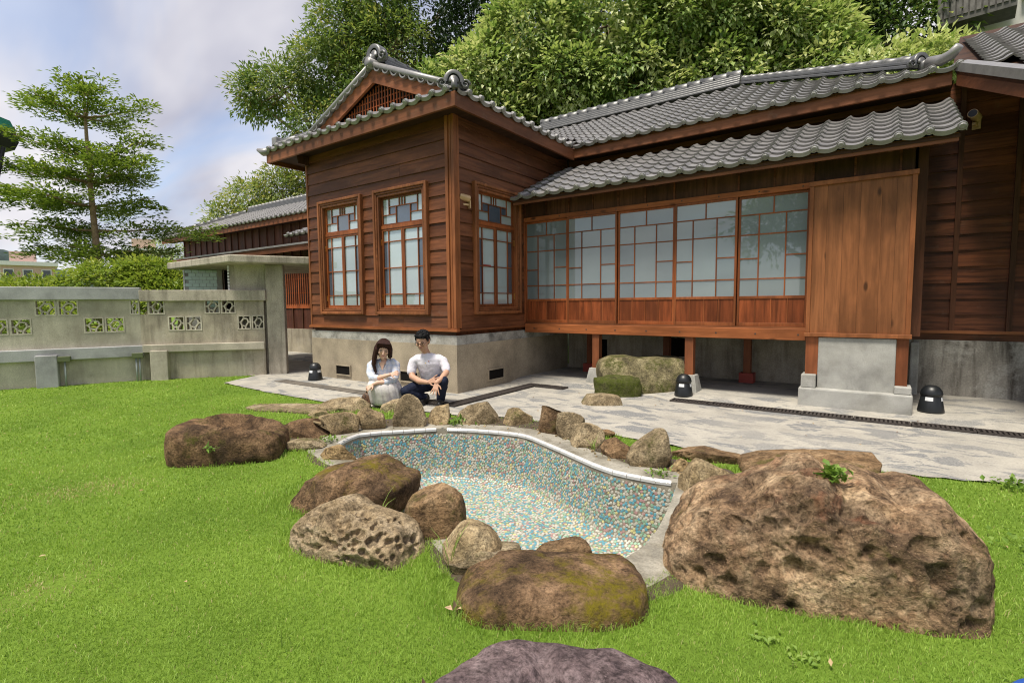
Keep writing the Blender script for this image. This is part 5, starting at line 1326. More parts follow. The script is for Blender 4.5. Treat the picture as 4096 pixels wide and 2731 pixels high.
o = link(bpy.data.objects.new('basin_stone', me)); tag(o, 'purplish granite stone with carved grooves and a hollow at the bottom edge', 'stone')
FOOT.append((-.70, 1.20, 0, -.56, .56, .56, .1))
# ------------------------------------------------------------------ vegetation helpers
def leaf_mesh(name, P, A, N, L, W, tint, mat, fold=.25):
    """one folded four-point leaf for each point: P base, A axis, N up, L length, W width"""
    n = len(P); A = A / (np.linalg.norm(A, axis=1)[:, None] + 1e-9); S = np.cross(A, N); S /= np.linalg.norm(S, axis=1)[:, None] + 1e-9; U = np.cross(S, A)
    L = L[:, None]; W = W[:, None]
    tip = P + A * L - U * L * .12; mid = P + A * L * .45
    l_ = mid + S * W * .5 + U * W * fold; r_ = mid - S * W * .5 + U * W * fold
    V = np.stack([P, r_, tip, l_], 1).reshape(-1, 3)
    i = np.arange(n) * 4
    F = np.stack([np.stack([i, i + 1, i + 2], 1), np.stack([i, i + 2, i + 3], 1)], 1).reshape(-1, 3)
    me = mesh_np(name, V, F, mat); attr(me, 'tint', np.repeat(tint, 4)); return me
def rdir(n):
    d = rng.normal(size=(n, 3)); return d / np.linalg.norm(d, axis=1)[:, None]
def crown(lobes, n_clump, per, csize, L, W, droop, tint0=.5, tvar=.2, shell=.55, flat=1.0, out_bias=.8):
    """leaf clumps spread through ellipsoid lobes, denser near the outside"""
    vol = np.array([l[3] * l[4] * l[5] for l in lobes]); pick = rng.choice(len(lobes), n_clump, p=vol ** .75 / (vol ** .75).sum())
    d = rdir(n_clump); r_ = shell + (1 - shell) * rng.random(n_clump) ** .6; r_ *= np.where(rng.random(n_clump) < .12, 1.12, 1)
    LB = np.array(lobes)[pick]
    Cc = LB[:, :3] + d * LB[:, 3:6] * r_[:, None]
    odir = d.copy()
    ctint = np.clip(tint0 + tvar * rng.normal(size=n_clump) , 0, 1)
    k = np.repeat(np.arange(n_clump), per); n = len(k)
    off = rdir(n); off[:, 2] *= flat; rad_ = csize * rng.random(n) ** .5 * (0.6 + .8 * rng.random(n_clump)[k])
    P = Cc[k] + off * rad_[:, None]
    A = off * .8 + odir[k] * out_bias + rng.normal(size=(n, 3)) * .35; A[:, 2] -= droop
    N = rdir(n) * .45; N[:, 2] += 1.25; N += odir[k] * .45
    Ls = L * (.6 + .8 * rng.random(n)); Ws = W * (.7 + .6 * rng.random(n))
    return P, A, N, Ls, Ws, np.clip(ctint[k] + .10 * rng.normal(size=n), 0, 1)
def branch_tubes(mb, base, tips, r0, seg=5, wob=.12):
    base = Vector(base)
    for tp in tips:
        tp = Vector(tp); L_ = (tp - base).length; pts = []; ph = random.random() * 9
        for i in range(seg + 1):
            q = i / seg; p = base.lerp(tp, q) + Vector((noise.noise((q * 2, ph, 1)), noise.noise((q * 2, ph, 5)), .6 * noise.noise((q * 2, ph, 8)))) * (wob * L_ * math.sin(math.pi * min(1, q + .0)))
            pts.append(p)
        mb.tube(pts, [r0 * (1 - .8 * i / seg) for i in range(seg + 1)], 7)
BARK = concrete('bark', (.20, .145, .095), (.07, .05, .035), .6, 5, 40)
BARK_P = concrete('pale_bark', (.38, .26, .16), (.16, .11, .07), .5, 5, 40)
G_BRIGHT = leafmat('bright_leaf', [(0, (.055, .115, .028)), (.4, (.20, .31, .082)), (.75, (.42, .52, .18)), (1, (.66, .70, .38))], .38, .36)  # pale upper stops put sunlit highlights into the leaf colour
G_MID = leafmat('mid_leaf', [(0, (.055, .11, .034)), (.45, (.165, .255, .07)), (.8, (.30, .37, .10)), (1, (.46, .44, .13))], .4)
G_DARK = leafmat('dark_leaf', [(0, (.010, .025, .010)), (.6, (.03, .06, .02)), (1, (.06, .10, .03))], .25)  # near-black leaf colour paints the shaded gaps between crowns
G_TIER = leafmat('tier_leaf', [(0, (.055, .11, .018)), (.5, (.18, .27, .04)), (.85, (.32, .41, .065)), (1, (.42, .48, .10))], .42)
def tree(name, label, cat, base, lobes, mat, bark, trunk_r, cr, group=None, limb_tips=None):
    e = empty(name, base, label, cat, group)
    top = max(lobes, key=lambda l: l[2]); ctr = Vector(np.mean([l[:3] for l in lobes], axis=0))
    mb = MB(); b_ = Vector(base); fork = b_.lerp(Vector((ctr.x, ctr.y, min(l[2] for l in lobes))), .72)
    mb.tube([b_ - Vector((0, 0, .3)), b_.lerp(fork, .5) + Vector((.08, .05, 0)), fork], [trunk_r * 1.2, trunk_r, trunk_r * .8], 9)
    branch_tubes(mb, fork, [l[:3] for l in lobes], trunk_r * .55)
    for l in lobes:
        tips = [Vector(l[:3]) + Vector(d_ * np.array(l[3:6]) * .85) for d_ in rdir(6)]
        branch_tubes(mb, l[:3], tips, trunk_r * .22, 4)
    mb.build('trunk', bark, e, True)
    P, A, N, L, W, tn = cr(lobes)
    link(bpy.data.objects.new('crown', leaf_mesh('crown', P, A, N, L, W, tn, mat)), e)
    return e
# ------------------------------------------------------------------ hill behind the house
def hill_h(x, y):
    f = np.clip((y - 15.5) / 1.0, 0, None) * .62; f = np.minimum(f, 15)
    fade = np.clip((x + 31) / 9.0, 0, 1); fade = fade * fade * (3 - 2 * fade)
    return f * fade
gx, gy_ = np.meshgrid(np.linspace(-45, 40, 60), np.linspace(14.5, 60, 40))
hz_ = hill_h(gx, gy_) - .05 + .4 * np.sin(gx * .7) * np.clip((gy_ - 16) / 6, 0, 1)
V_ = np.stack([gx, gy_, hz_], -1).reshape(-1, 3); F_ = []
for i in range(39):
    for j in range(59): a = i * 60 + j; F_.append((a, a + 1, a + 61, a + 60))
m = concrete('hill_undergrowth', (.03, .05, .018), (.012, .02, .008), .7, 1.5, 8)
o = link(bpy.data.objects.new('hill', mesh_np('hill', V_, F_, m, True))); tag(o, kind='structure')
def hb(x, y): return (x, y, float(hill_h(np.array(x), np.array(y))))
def lobes_px(l): return l
bright = lambda n, per=30: (lambda lb: crown(lb, n, per, .46, .25, .125, .38, .66, .28, .74))
# (x, y, z, rx, ry, rz)
tree('hillside_tree', 'bright drooping leafed tree at the centre of the hillside above the bay roof', 'tree', hb(-11.2, 18.5),
     [(-11.8, 18.0, 11.4, 2.2, 2.0, 2.2), (-13.2, 16.6, 10.0, 1.8, 1.7, 1.6), (-10.2, 18.2, 9.6, 1.8, 1.8, 1.5), (-12.6, 16.8, 8.2, 1.6, 1.5, 1.4), (-14.6, 15.4, 9.4, 1.3, 1.3, 1.1)], G_BRIGHT, BARK, .22, bright(900), 'trees on the hillside')
tree('hillside_tree', 'tall bright tree on the hillside behind the middle of the main roof', 'tree', hb(-8.6, 20.2),
     [(-9.2, 19.6, 12.4, 2.3, 2.0, 2.3), (-8.4, 19.4, 9.9, 1.9, 1.8, 1.6), (-7.0, 20.4, 11.8, 2.0, 1.9, 2.0), (-10.0, 18.6, 8.0, 1.7, 1.5, 1.5), (-8.0, 19.2, 7.6, 1.6, 1.5, 1.3)], G_BRIGHT, BARK, .22, bright(800), 'trees on the hillside')
tree('hillside_tree', 'bright tree on the hillside right of centre, hanging over the main ridge', 'tree', hb(-5.2, 21.6),
     [(-5.6, 21.0, 12.4, 2.2, 2.0, 2.3), (-5.4, 20.8, 9.6, 1.9, 1.8, 1.7), (-3.9, 21.8, 11.2, 2.0, 1.9, 1.9), (-6.6, 20.2, 8.4, 1.6, 1.5, 1.3), (-3.8, 21.4, 8.8, 1.6, 1.6, 1.4)], G_BRIGHT, BARK, .2, bright(800), 'trees on the hillside')
tree('hillside_tree', 'sunlit leafy bush on the hillside left of the pale house', 'bush', hb(-1.9, 22.4),
     [(-2.6, 22.2, 10.6, 1.7, 1.6, 1.5), (-1.8, 22.0, 9.2, 1.6, 1.5, 1.2), (-2.9, 21.8, 8.6, 1.4, 1.3, 1.1)], G_BRIGHT, BARK, .14, bright(420), 'trees on the hillside')
tree('hillside_tree', 'yellow green bush behind the ridge ornament at the right', 'bush', hb(.6, 20.2),
     [(-.2, 19.4, 8.1, 1.2, 1.1, .8), (.9, 20.0, 8.3, 1.2, 1.1, .75), (1.7, 20.4, 8.25, .9, .9, .7)], G_BRIGHT, BARK, .1, lambda lb: crown(lb, 240, 16, .4, .22, .09, .3, .8, .15, .5), 'trees on the hillside')
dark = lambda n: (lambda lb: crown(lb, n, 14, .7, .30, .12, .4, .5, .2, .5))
tree('hillside_tree', 'dark shaded tree at the top of the hillside above the gable', 'tree', hb(-18.5, 23.5),
     [(-20.6, 20.8, 16.4, 2.8, 2.4, 2.6), (-18.2, 22.8, 15.6, 3.0, 2.6, 2.8), (-16.2, 22.6, 13.4, 2.8, 2.4, 2.6), (-14.2, 23.8, 15.8, 3.0, 2.4, 2.6), (-18.6, 20.6, 13.0, 2.6, 2.0, 2.6), (-16.6, 23.0, 18.4, 3.0, 2.4, 2.2)], G_DARK, BARK, .3, dark(1100), 'trees on the hillside')
tree('hillside_tree', 'dark tree high on the hillside behind the centre', 'tree', hb(-9.5, 25.5),
     [(-10.5, 24.5, 15.8, 3.0, 2.4, 2.6), (-7.0, 26.2, 16.0, 3.0, 2.4, 2.6), (-9.5, 23.5, 11.5, 3.2, 2.0, 3.0), (-5.5, 25.0, 12.5, 3.2, 2.0, 3.0)], G_DARK, BARK, .3, dark(1000), 'trees on the hillside')
tree('hillside_tree', 'dark green tree at the top right, next to the pale hillside house', 'tree', hb(-1.2, 26.5),
     [(-1.6, 25.6, 14.0, 2.0, 2.0, 2.0), (-.4, 25.6, 12.6, 1.8, 1.6, 1.8), (-2.6, 25.2, 12.0, 2.4, 2.0, 2.2), (.5, 25.0, 11.2, 1.8, 1.5, 1.6), (-.6, 26.2, 15.0, 1.8, 1.6, 1.8)], G_MID, BARK, .25, lambda lb: crown(lb, 800, 18, .5, .24, .11, .4, .35, .2, .45), 'trees on the hillside')
# airy tree left of the gable
airy = lambda n, t0=.5: (lambda lb: crown(lb, n, 18, .48, .20, .085, .35, t0, .2, .45))
airy = lambda n, t0=.5: (lambda lb: crown(lb, n, 20, .5, .22, .095, .3, t0, .22, .35))
tree('spreading_tree', 'large airy tree with visible limbs rising left of the gable', 'tree', hb(-22.8, 18.4),
     [(-25.8, 15.6, 12.6, 2.0, 1.8, 1.6), (-27.2, 14.9, 12.4, 1.3, 1.3, 1.3), (-24.0, 17.0, 13.6, 2.2, 2.0, 2.0), (-23.2, 17.8, 15.8, 2.0, 1.9, 1.9), (-21.8, 18.6, 16.6, 2.2, 2.0, 2.0), (-22.4, 18.0, 12.8, 2.2, 2.0, 1.8), (-20.8, 18.6, 14.4, 2.2, 2.0, 2.0), (-24.2, 16.4, 10.8, 2.0, 1.7, 1.4), (-21.2, 17.6, 11.2, 2.0, 1.6, 1.6)], G_MID, BARK_P, .32, airy(1700), 'trees on the hillside')
tree('small_tree', 'rounded tree above the far end of the long wing roof', 'tree', (-28.0, 16.0, 0),
     [(-27.6, 14.6, 7.0, 1.5, 1.3, 1.3), (-26.2, 15.6, 7.4, 1.5, 1.4, 1.4), (-24.8, 16.4, 7.6, 1.4, 1.3, 1.3), (-28.8, 13.8, 5.8, 1.1, 1.1, 1.1), (-26.4, 15.0, 5.6, 1.8, 1.4, 1.2)], G_MID, BARK, .16, lambda lb: crown(lb, 800, 16, .4, .19, .09, .3, .72, .15, .35))
tree('round_bush', 'clipped bright green bush at the far corner of the long wing', 'bush', (-31.6, 12.3, 0),
     [(-31.6, 12.1, 3.2, 1.5, 1.4, 1.9), (-30.6, 12.6, 3.0, 1.2, 1.2, 1.5)], G_BRIGHT, BARK, .12, lambda lb: crown(lb, 260, 16, .25, .12, .06, .1, .62, .12, .75))
# ------------------------------------------------------------------ tiered tree behind the garden wall
tr_e = empty('tiered_tree', (-18.5, 5.2, 0), 'tall tiered tree with flat layered branches behind the garden wall', 'tree')
tm = MB(); tpts = [(-18.45, 5.15, -.2), (-18.5, 5.2, 2.4), (-18.62, 5.2, 3.6), (-18.75, 5.2, 5.0), (-18.95, 5.25, 6.4), (-19.1, 5.3, 7.5), (-19.15, 5.3, 8.15)]
tm.tube(tpts, [.13, .105, .08, .065, .045, .03, .012], 10)
Pl, Al, Nl, Tl = [], [], [], []
def trunk_at(z):
    for a, b_ in zip(tpts[:-1], tpts[1:]):
        if a[2] <= z <= b_[2]: return Vector(a).lerp(Vector(b_), (z - a[2]) / (b_[2] - a[2]))
    return Vector(tpts[-1])
tiers = [(6.9, 1.45, 8, .22), (7.6, .5, 4, .5), (5.6, 1.5, 5, .30), (5.0, 2.0, 7, .16), (4.3, 2.2, 7, .10), (3.6, 2.5, 7, .05), (2.9, 1.6, 5, .10)]
for zt_, Rr, nb_, rise in tiers:
    b0 = trunk_at(zt_)
    for q in range(nb_):
        a = 6.283 * (q + random.uniform(-.3, .3)) / nb_ + zt_; Lb = Rr * random.choice((.45, .7, .9, 1.05, 1.2))
        if random.random() < .14: continue
        tipv = b0 + Vector((math.cos(a) * Lb, math.sin(a) * Lb, rise * Lb + random.uniform(-.1, .12)))
        branch_tubes(tm, b0, [tipv], .032, 4, .08)
        ns = int(17 * Lb)
        for s_ in range(ns):
            f = .22 + .8 * (s_ + random.random()) / ns; pb = b0.lerp(tipv, f)
            spread = .42 * Lb * (1.15 - f) + .12
            pb = pb + Vector((-math.sin(a), math.cos(a), 0)) * random.gauss(0, spread * .6) + Vector((0, 0, random.gauss(.03, .12) - .25 * f * f * (1 if zt_ < 5 else 0)))
            nl = 21
            for _ in range(nl):
                o2 = Vector((random.gauss(0, .13), random.gauss(0, .13), random.gauss(.0, .045)))
                Pl.append(pb + o2); Al.append((o2.x * 5 + math.cos(a) * .5 + random.gauss(0, .3), o2.y * 5 + math.sin(a) * .5 + random.gauss(0, .3), random.uniform(-.1, .7)))
                Tl.append(min(1, max(0, random.gauss(.46, .18))))
n = len(Pl); Nn = rdir(n) * .5; Nn[:, 2] += 1
tm.build('trunk', BARK_P, tr_e, True)
link(bpy.data.objects.new('crown', leaf_mesh('crown', np.array([list(p) for p in Pl]), np.array(Al), Nn, .10 + .07 * rng.random(n), .045 + .02 * rng.random(n), np.array(Tl), G_TIER)), tr_e)
# layered shrubs just beyond the wall
for (lab, lb) in (('low layered shrub beyond the wall under the tiered tree', [(-17.6, 3.6, 1.70, 1.8, 1.0, .45), (-16.2, 4.6, 1.95, 1.7, 1.0, .45), (-15.2, 5.3, 1.85, 1.3, .9, .42), (-16.0, 4.7, 2.25, 1.2, .8, .28)]),
                  ('feathery green shrub beyond the wall beside the gateway', [(-14.6, 5.2, 1.9, .9, .7, .35), (-14.9, 5.2, 2.3, .7, .6, .25), (-13.8, 5.2, 1.6, .7, .6, .3)]),
                  ('dark leafy shrub behind the wall at the left edge', [(-17.8, 2.2, 1.2, 1.6, 1.2, .8), (-16.6, 1.6, 1.0, 1.3, 1.0, .6), (-15.4, 3.2, 1.0, 1.4, 1.0, .6), (-14.2, 4.2, 1.0, 1.2, .8, .6)])):
    tree('garden_shrub', lab, 'shrub', (lb[0][0], lb[0][1], 0), lb, G_TIER, BARK, .05, lambda q: crown(q, 560, 18, .22, .12, .05, -.1, .66, .18, .5, .5), 'shrubs beyond the garden wall')
# palm like fronds behind the ridge at the right
pe_ = empty('fan_palm', hb(2.9, 21.0), 'green fan palm fronds behind the ridge at the right edge', 'palm')
fm = MB(); P_, A_, N_, T_ = [], [], [], []
for q in range(12):
    a = q * .55; c_ = Vector((2.9 + .9 * math.cos(a), 21 + .9 * math.sin(a), 8.6 + .35 * math.sin(q * 2.1)))
    fm.tube([Vector((2.9, 21, 7.6)), (Vector((2.9, 21, 7.9)) + c_) / 2, c_], .025, 6)
    for k in range(16):
        b_ = (k - 7.5) / 16 * 3.6 + a; P_.append(list(c_)); A_.append((math.cos(b_), math.sin(b_), .1 - .4 * abs(k - 7.5) / 8)); T_.append(.6 + .3 * random.random())
fm.tube([Vector(hb(2.9, 21.0)) - Vector((0, 0, .3)), Vector((2.9, 21, 7.8))], .12, 9)
fm.build('trunk', BARK, pe_, True)
n = len(P_); N_ = rdir(n) * .3; N_[:, 2] += 1
link(bpy.data.objects.new('crown', leaf_mesh('crown', np.array(P_), np.array(A_), N_, .8 + .3 * rng.random(n), .09 + .02 * rng.random(n), np.array(T_), G_BRIGHT)), pe_)

# ------------------------------------------------------------------ buildings beyond
def facade(b, x0, x1, y, z0, z1, cols, rows, mw, wmat, win, sill=None, wf=.5, hf=.5):
    """wall with separate windows facing -y"""
    for r_ in range(rows):
        for c_ in range(cols):
            cw = (x1 - x0) / cols; ch = (z1 - z0) / rows; xa_ = x0 + cw * (c_ + .5 - wf / 2); za_ = z0 + ch * (r_ + .5 - hf / 2)
            f = MB().box(xa_ - .08, xa_ + cw * wf + .08, y - .06, y - .01, za_ - .08, za_ + ch * hf + .08).build('window', sill or wmat, b)
            MB().box(xa_, xa_ + cw * wf, y - .075, y - .061, za_, za_ + ch * hf).build('pane', win, f)
PINK = plain('pink_render', (.62, .42, .36), .9, 0, .08); CREAM = plain('cream_render', (.72, .67, .58), .9, 0, .08); BRN = plain('brown_tile_render', (.50, .36, .27), .9, 0, .1); WHT = plain('white_render', (.74, .73, .72), .9, 0, .05)
DWIN = plain('dark_window', (.06, .07, .08), .15, 0, .1, .5, .5)
def rot_building(base, ang):  # builds in a frame turned towards the yard
    return Matrix.Translation(base) @ Matrix.Rotation(ang, 4, 'Z')
def boxb(name, mat, par, T_, *bx):
    mb = MB(); mb.box(*bx); mb.xf(T_); return mb.build(name, mat, par)
def building(name, label, base, ang, w_, d_, h_, mat, floors, cols, balc=False, roofbox=None):
    e = empty(name, base, label, 'building', 'far buildings'); T_ = rot_building(base, ang)
    boxb('wall', mat, e, T_, -w_ / 2, w_ / 2, 0, d_, 0, h_)
    fh = h_ / floors
    for r_ in range(floors):
        for c_ in range(cols):
            cw = w_ / cols; xa_ = -w_ / 2 + cw * (c_ + .28); za_ = fh * (r_ + .35)
            f = boxb('window', WHT, e, T_, xa_ - .1, xa_ + cw * .44 + .1, -.10, -.005, za_ - .1, za_ + fh * .4 + .1)
            boxb('pane', DWIN, f, T_, xa_, xa_ + cw * .44, -.13, -.101, za_, za_ + fh * .4)
        if balc: boxb('balcony', mat, e, T_, -w_ / 2 - .2, w_ / 2 + .2, -1.2, -.14, fh * r_ + fh * .0 + .0, fh * r_ + fh * .30)
    boxb('parapet', WHT if not balc else mat, e, T_, -w_ / 2 - .3, w_ / 2 + .3, -.3, d_ + .2, h_, h_ + .5)
    if roofbox:
        for (a, b_, c_, d2, hh) in roofbox: boxb('roof_house', mat, e, T_, a, b_, c_, d2, h_ + .5, h_ + .5 + hh)
    return e
building('apartment_block', 'cream apartment block with stacked balconies at the left edge', (-66.6, 7.9, 0), R(78), 6.0, 8, 12.8, CREAM, 5, 2, True)
building('pink_house', 'small pink house far beyond the wall at the left', (-87, 17.2, 0), R(79), 5.2, 6, 6.6, PINK, 3, 3, False, [(-1.6, .9, 1, 4, 1.3)])
building('brown_block', 'brown apartment block between the tiered tree and the long wing', (-83.9, 29.5, 0), R(71), 5.4, 7, 9.0, BRN, 5, 3, False, [(-2.0, .8, 1, 5, 1.4)])
# wooded mountain on the horizon
mx_, my_ = np.meshgrid(np.linspace(0, 1, 60), np.linspace(0, 1, 16))
px_ = -320 + mx_ * 60 + my_ * 0; py_ = -20 + mx_ * 0
V_ = []; 
for i in range(16):
    for j in range(60):
        s_ = j / 59; tt_ = i / 15; yy = -60 + 230 * s_
        h_ = 24 * math.exp(-((s_ - .50) / .09) ** 2) + 16 * math.exp(-((s_ - .66) / .13) ** 2) + 4 + 1.2 * noise.noise((s_ * 14, 0, 0))
        V_.append((-330 - 40 * tt_, yy, -2 + h_ * math.sin(tt_ * math.pi) if tt_ < .5 else -2 + h_ * math.sin(tt_ * math.pi)))
F_ = [(i * 60 + j, i * 60 + j + 1, (i + 1) * 60 + j + 1, (i + 1) * 60 + j) for i in range(15) for j in range(59)]
o = link(bpy.data.objects.new('mountain', mesh_np('mountain', V_, F_, concrete('far_forest', (.045, .075, .07), (.03, .05, .05), .6, .08, 1), True))); tag(o, kind='structure')
# pale house on the hill, top right
hh = empty('hillside_house', (3.2, 25.5, 9.5), 'pale house with a dark fenced terrace on the hill at the top right', 'house')
T_ = Matrix.Translation((3.4, 25.6, .85)) @ Matrix.Rotation(R(-6), 4, 'Z')
boxb('wall', plain('pale_grey_render', (.62, .60, .58), .9, 0, .06), hh, T_, -1.3, 6, 0, 5, 8, 15.5)
boxb('wall', CREAM, hh, T_, -1.9, -1.3, -.4, 4, 8, 15.5)
fs = boxb('terrace', plain('dark_timber_skirt', (.09, .085, .08), .9, 0, .3), hh, T_, -1.9, .15, -1.5, -.42, 10.2, 11.95)
for i in range(12): boxb('slat', plain('slat_grey', (.14, .13, .125), .9, 0, .3) if i == 0 else bpy.data.materials['slat_grey'], fs, T_, -1.88 + i * .17, -1.76 + i * .17, -1.54, -1.501, 10.4, 11.9)
boxb('rail', plain('green_rail', (.06, .16, .13), .5, 0, .1), hh, T_, -1.95, .25, -1.6, -1.45, 11.96, 12.05)
for i in range(11): boxb('baluster', bpy.data.materials['brown_tile_render'], hh, T_, -1.8 + i * .19, -1.76 + i * .19, -1.54, -1.5, 12.06, 13.0)
boxb('drain_pipe', WHT, hh, T_, 1.55, 1.75, -.25, -.05, 8, 15.5); boxb('drain_pipe', WHT, hh, T_, .3, .5, -.25, -.05, 10.9, 15.5)
MB().beam(T_ @ Vector((.4, -.3, 12.8)), T_ @ Vector((4.5, -.3, 11.0)), .08, .16).build('stair_rail', WHT, hh)
MB().beam(T_ @ Vector((1.6, -.3, 10.8)), T_ @ Vector((4.6, -.3, 11.6)), .06, .08).build('cable', M['iron'], hh)
# green topped lamp canopy at the left edge
gl = empty('canopy_lamp', (-20.6, 3.0, 0), 'green topped angular canopy on a slanting dark post at the left edge', 'canopy')
cn_ = Vector((-20.38, 3.10, 5.85)); hexa = lambda r_, z: [cn_ + Vector((r_ * math.cos(a * 1.0472 + .2), r_ * math.sin(a * 1.0472 + .2), z)) for a in range(6)]
MB().loft([hexa(.85, .0), hexa(.95, .22), hexa(.90, .50)]).build('canopy', plain('dark_canopy_steel', (.05, .055, .055), .5, .3, .1), gl)
MB().loft([hexa(.905, .505), hexa(.80, .80), hexa(.3, .95)]).build('canopy_top', plain('green_copper', (.03, .30, .22), .5, .1, .1), gl)
MB().tube([(-20.6, 2.9, -.1), (-20.2, 3.2, 3.5), (-19.7, 3.6, 5.8)], [.07, .06, .05], 10).build('post', plain('post_steel', (.05, .045, .055), .5, .3, .1), gl, True)

# ------------------------------------------------------------------ grass blades
def grass_points():
    out = []
    for (r0, r1, dens, L, W) in ((1.05, 2.6, 18000, .018, .0023), (2.6, 4.2, 10000, .018, .0031), (4.2, 6.5, 4500, .018, .005), (6.5, 9.5, 1800, .018, .008), (9.5, 13.5, 800, .018, .012)):
        th0, th1 = R(35.59 - 52), R(35.59 + 52); n = int(dens * (th1 - th0) / 2 * (r1 * r1 - r0 * r0))
        r_ = np.sqrt(r0 * r0 + (r1 * r1 - r0 * r0) * rng.random(n)); th = th0 + (th1 - th0) * rng.random(n)
        P = np.stack([-r_ * np.sin(th), r_ * np.cos(th)], 1)
        k = inside_np(P, lawn_poly) & ~inside_np(P, [tuple(p) for p in offset(pool_s, .22)])
        P = P[k]; 
        out.append((P, np.full(len(P), L), np.full(len(P), W)))
    return [np.concatenate(q) for q in zip(*out)]
GP, GL, GW = grass_points()
near = np.full(len(GP), 9.0); drop = np.zeros(len(GP), bool)
for cx0, cy0, an, u0, u1, dp, hh_ in FOOT:
    ca, sa = math.cos(an), math.sin(an); dx_, dy_ = GP[:, 0] - cx0, GP[:, 1] - cy0; u_ = dx_ * ca + dy_ * sa; v_ = -dx_ * sa + dy_ * ca
    uc, uh = (u0 + u1) / 2, max(.03, (u1 - u0) / 2)
    e = np.sqrt(((u_ - uc) / uh) ** 2 + (v_ / dp) ** 2); drop |= e < .86
    near = np.minimum(near, (e - .9) * min(uh, dp))
# soil bed behind the pond stays bare
soil_b = inside_np(GP, [tuple(p) for p in offset(pool_s, .60)])
backside = soil_b & (GP[:, 1] > 3.2 + .25 * (GP[:, 0] + 2.6))
bare = ((GP[:, 0] + 1.95) ** 2 * 0 > 1)
for (bx_, by_, br) in ((-3.31, .62, .10), (-3.30, .73, .10), (-3.33, .52, .06)):
    bare |= (np.hypot(GP[:, 0] - bx_, GP[:, 1] - by_) < br * (.6 + .8 * rng.random(len(GP)))) & (rng.random(len(GP)) < .55)
kill = drop | (backside & (rng.random(len(GP)) < .93)) | bare
GP, GL, GW, near = GP[~kill], GL[~kill], GW[~kill], near[~kill]
n = len(GP)
nzv = np.array([noise.noise((p[0] * .9, p[1] * .9, 0)) for p in GP]); nz2 = np.array([noise.noise((p[0] * 3.1, p[1] * 3.1, 5)) for p in GP]); nz3 = np.array([noise.noise((p[0] * 9, p[1] * 9, 2)) for p in GP])
hl = GL * (.65 + .7 * rng.random(n)) * (1 + .35 * nz2 + .3 * nz3) * (1 + 1.6 * np.clip(1 - near / .14, 0, 1))
ld = rng.random(n) * 6.283; lean = (.25 + .75 * rng.random(n)) * (1 + .3 * nz3)
dirx, diry = np.cos(ld), np.sin(ld); wx, wy = -diry, dirx
fa = rng.random(n) * 6.283; wx, wy = np.cos(fa), np.sin(fa)
B0 = np.stack([GP[:, 0], GP[:, 1], np.zeros(n)], 1)
Wv = np.stack([wx, wy, np.zeros(n)], 1) * (GW * (.7 + .6 * rng.random(n)))[:, None] / 2
Lv = np.stack([dirx, diry, np.zeros(n)], 1)
Mp = B0 + Lv * (hl * lean * .30)[:, None]; Mp[:, 2] += hl * .60
Tp = B0 + Lv * (hl * lean * .95)[:, None]; Tp[:, 2] += hl * (1.0 - .25 * lean)
V_ = np.stack([B0 - Wv, B0 + Wv, Mp + Wv * .8, Mp - Wv * .8, Tp], 1).reshape(-1, 3)
i5 = np.arange(n) * 5
F_ = np.concatenate([np.stack([i5, i5 + 1, i5 + 2], 1), np.stack([i5, i5 + 2, i5 + 3], 1), np.stack([i5 + 3, i5 + 2, i5 + 4], 1)])
tint = np.clip(.53 + .32 * nzv + .24 * nz2 + .10 * nz3 + .16 * rng.normal(size=n), 0, 1)
dq = (GP[:, 0] + 4.87) * .88 - (GP[:, 1] - 1.17) * .48; dw = (GP[:, 0] + 4.87) * .48 + (GP[:, 1] - 1.17) * .88
dry = np.exp(-((dq / .20) ** 2 + (dw / .34) ** 2)) * .75 + .8 * np.exp(-(((GP[:, 0] + 3.32) / .12) ** 2 + ((GP[:, 1] - .62) / .2) ** 2)) + .03 + .12 * np.clip(nz2 + nzv - .55, 0, 1)
tint = np.where(rng.random(n) < dry, .97 + .03 * rng.random(n), tint * .93)
gmat = leafmat('grass_blade', [(0, (.155, .28, .04)), (.35, (.25, .405, .058)), (.7, (.35, .515, .085)), (.92, (.44, .575, .12)), (1.0, (.55, .48, .24))], .4, .5)
me = mesh_np('grass', V_, F_, gmat); attr(me, 'tint', np.repeat(tint, 5))
o = link(bpy.data.objects.new('grass', me)); tag(o, 'short bright green lawn grass', 'grass', None, 'stuff')
print('grass blades', n)
# ------------------------------------------------------------------ the two people
SKIN_M = plain('skin_tan', (.52, .30, .20), .5, 0, .08, .4, 0, 12); SKIN_W = plain('skin_light', (.66, .42, .31), .5, 0, .08, .4, 0, 12)
TEE = plain('white_cotton', (.70, .68, .74), .9, 0, .05, .2); NAVY = plain('navy_denim', (.012, .016, .035), .8, 0, .2, .2, 0, 30)
HAIR_M = plain('black_hair', (.008, .008, .009), .65, 0, .3, .15, 0, 40); SHOE = plain('black_leather', (.012, .012, .012), .5, 0, .2)
m, t, b, _ = newmat('long_brown_hair'); HAIR_W = m
v = coords(t, (60, 60, 6)); g = nz(t, v, 1.5, 4, .6)
t.links.new(ramp(t, g, [(.3, (.012, .006, .005)), (.7, (.05, .018, .012))]), b.inputs['Base Color']); b.inputs['Roughness'].default_value = .55; b.inputs['Specular IOR Level'].default_value = .15; bump(t, b, g, .6, .006)
m, t, b, _ = newmat('blue_white_check'); CHECK = m
v = coords(t, (1, 1, 1))
sx = t.nodes.new('ShaderNodeSeparateXYZ'); t.links.new(v, sx.inputs[0])
def stripe(o_, fr, ph=0):
    s_ = math_(t, 'SINE', math_(t, 'ADD', math_(t, 'MULTIPLY', o_, fr), ph), 0); return ramp(t, math_(t, 'ADD', math_(t, 'MULTIPLY', s_, .5), .5), [(.42, 0.0), (.58, 1.0)])
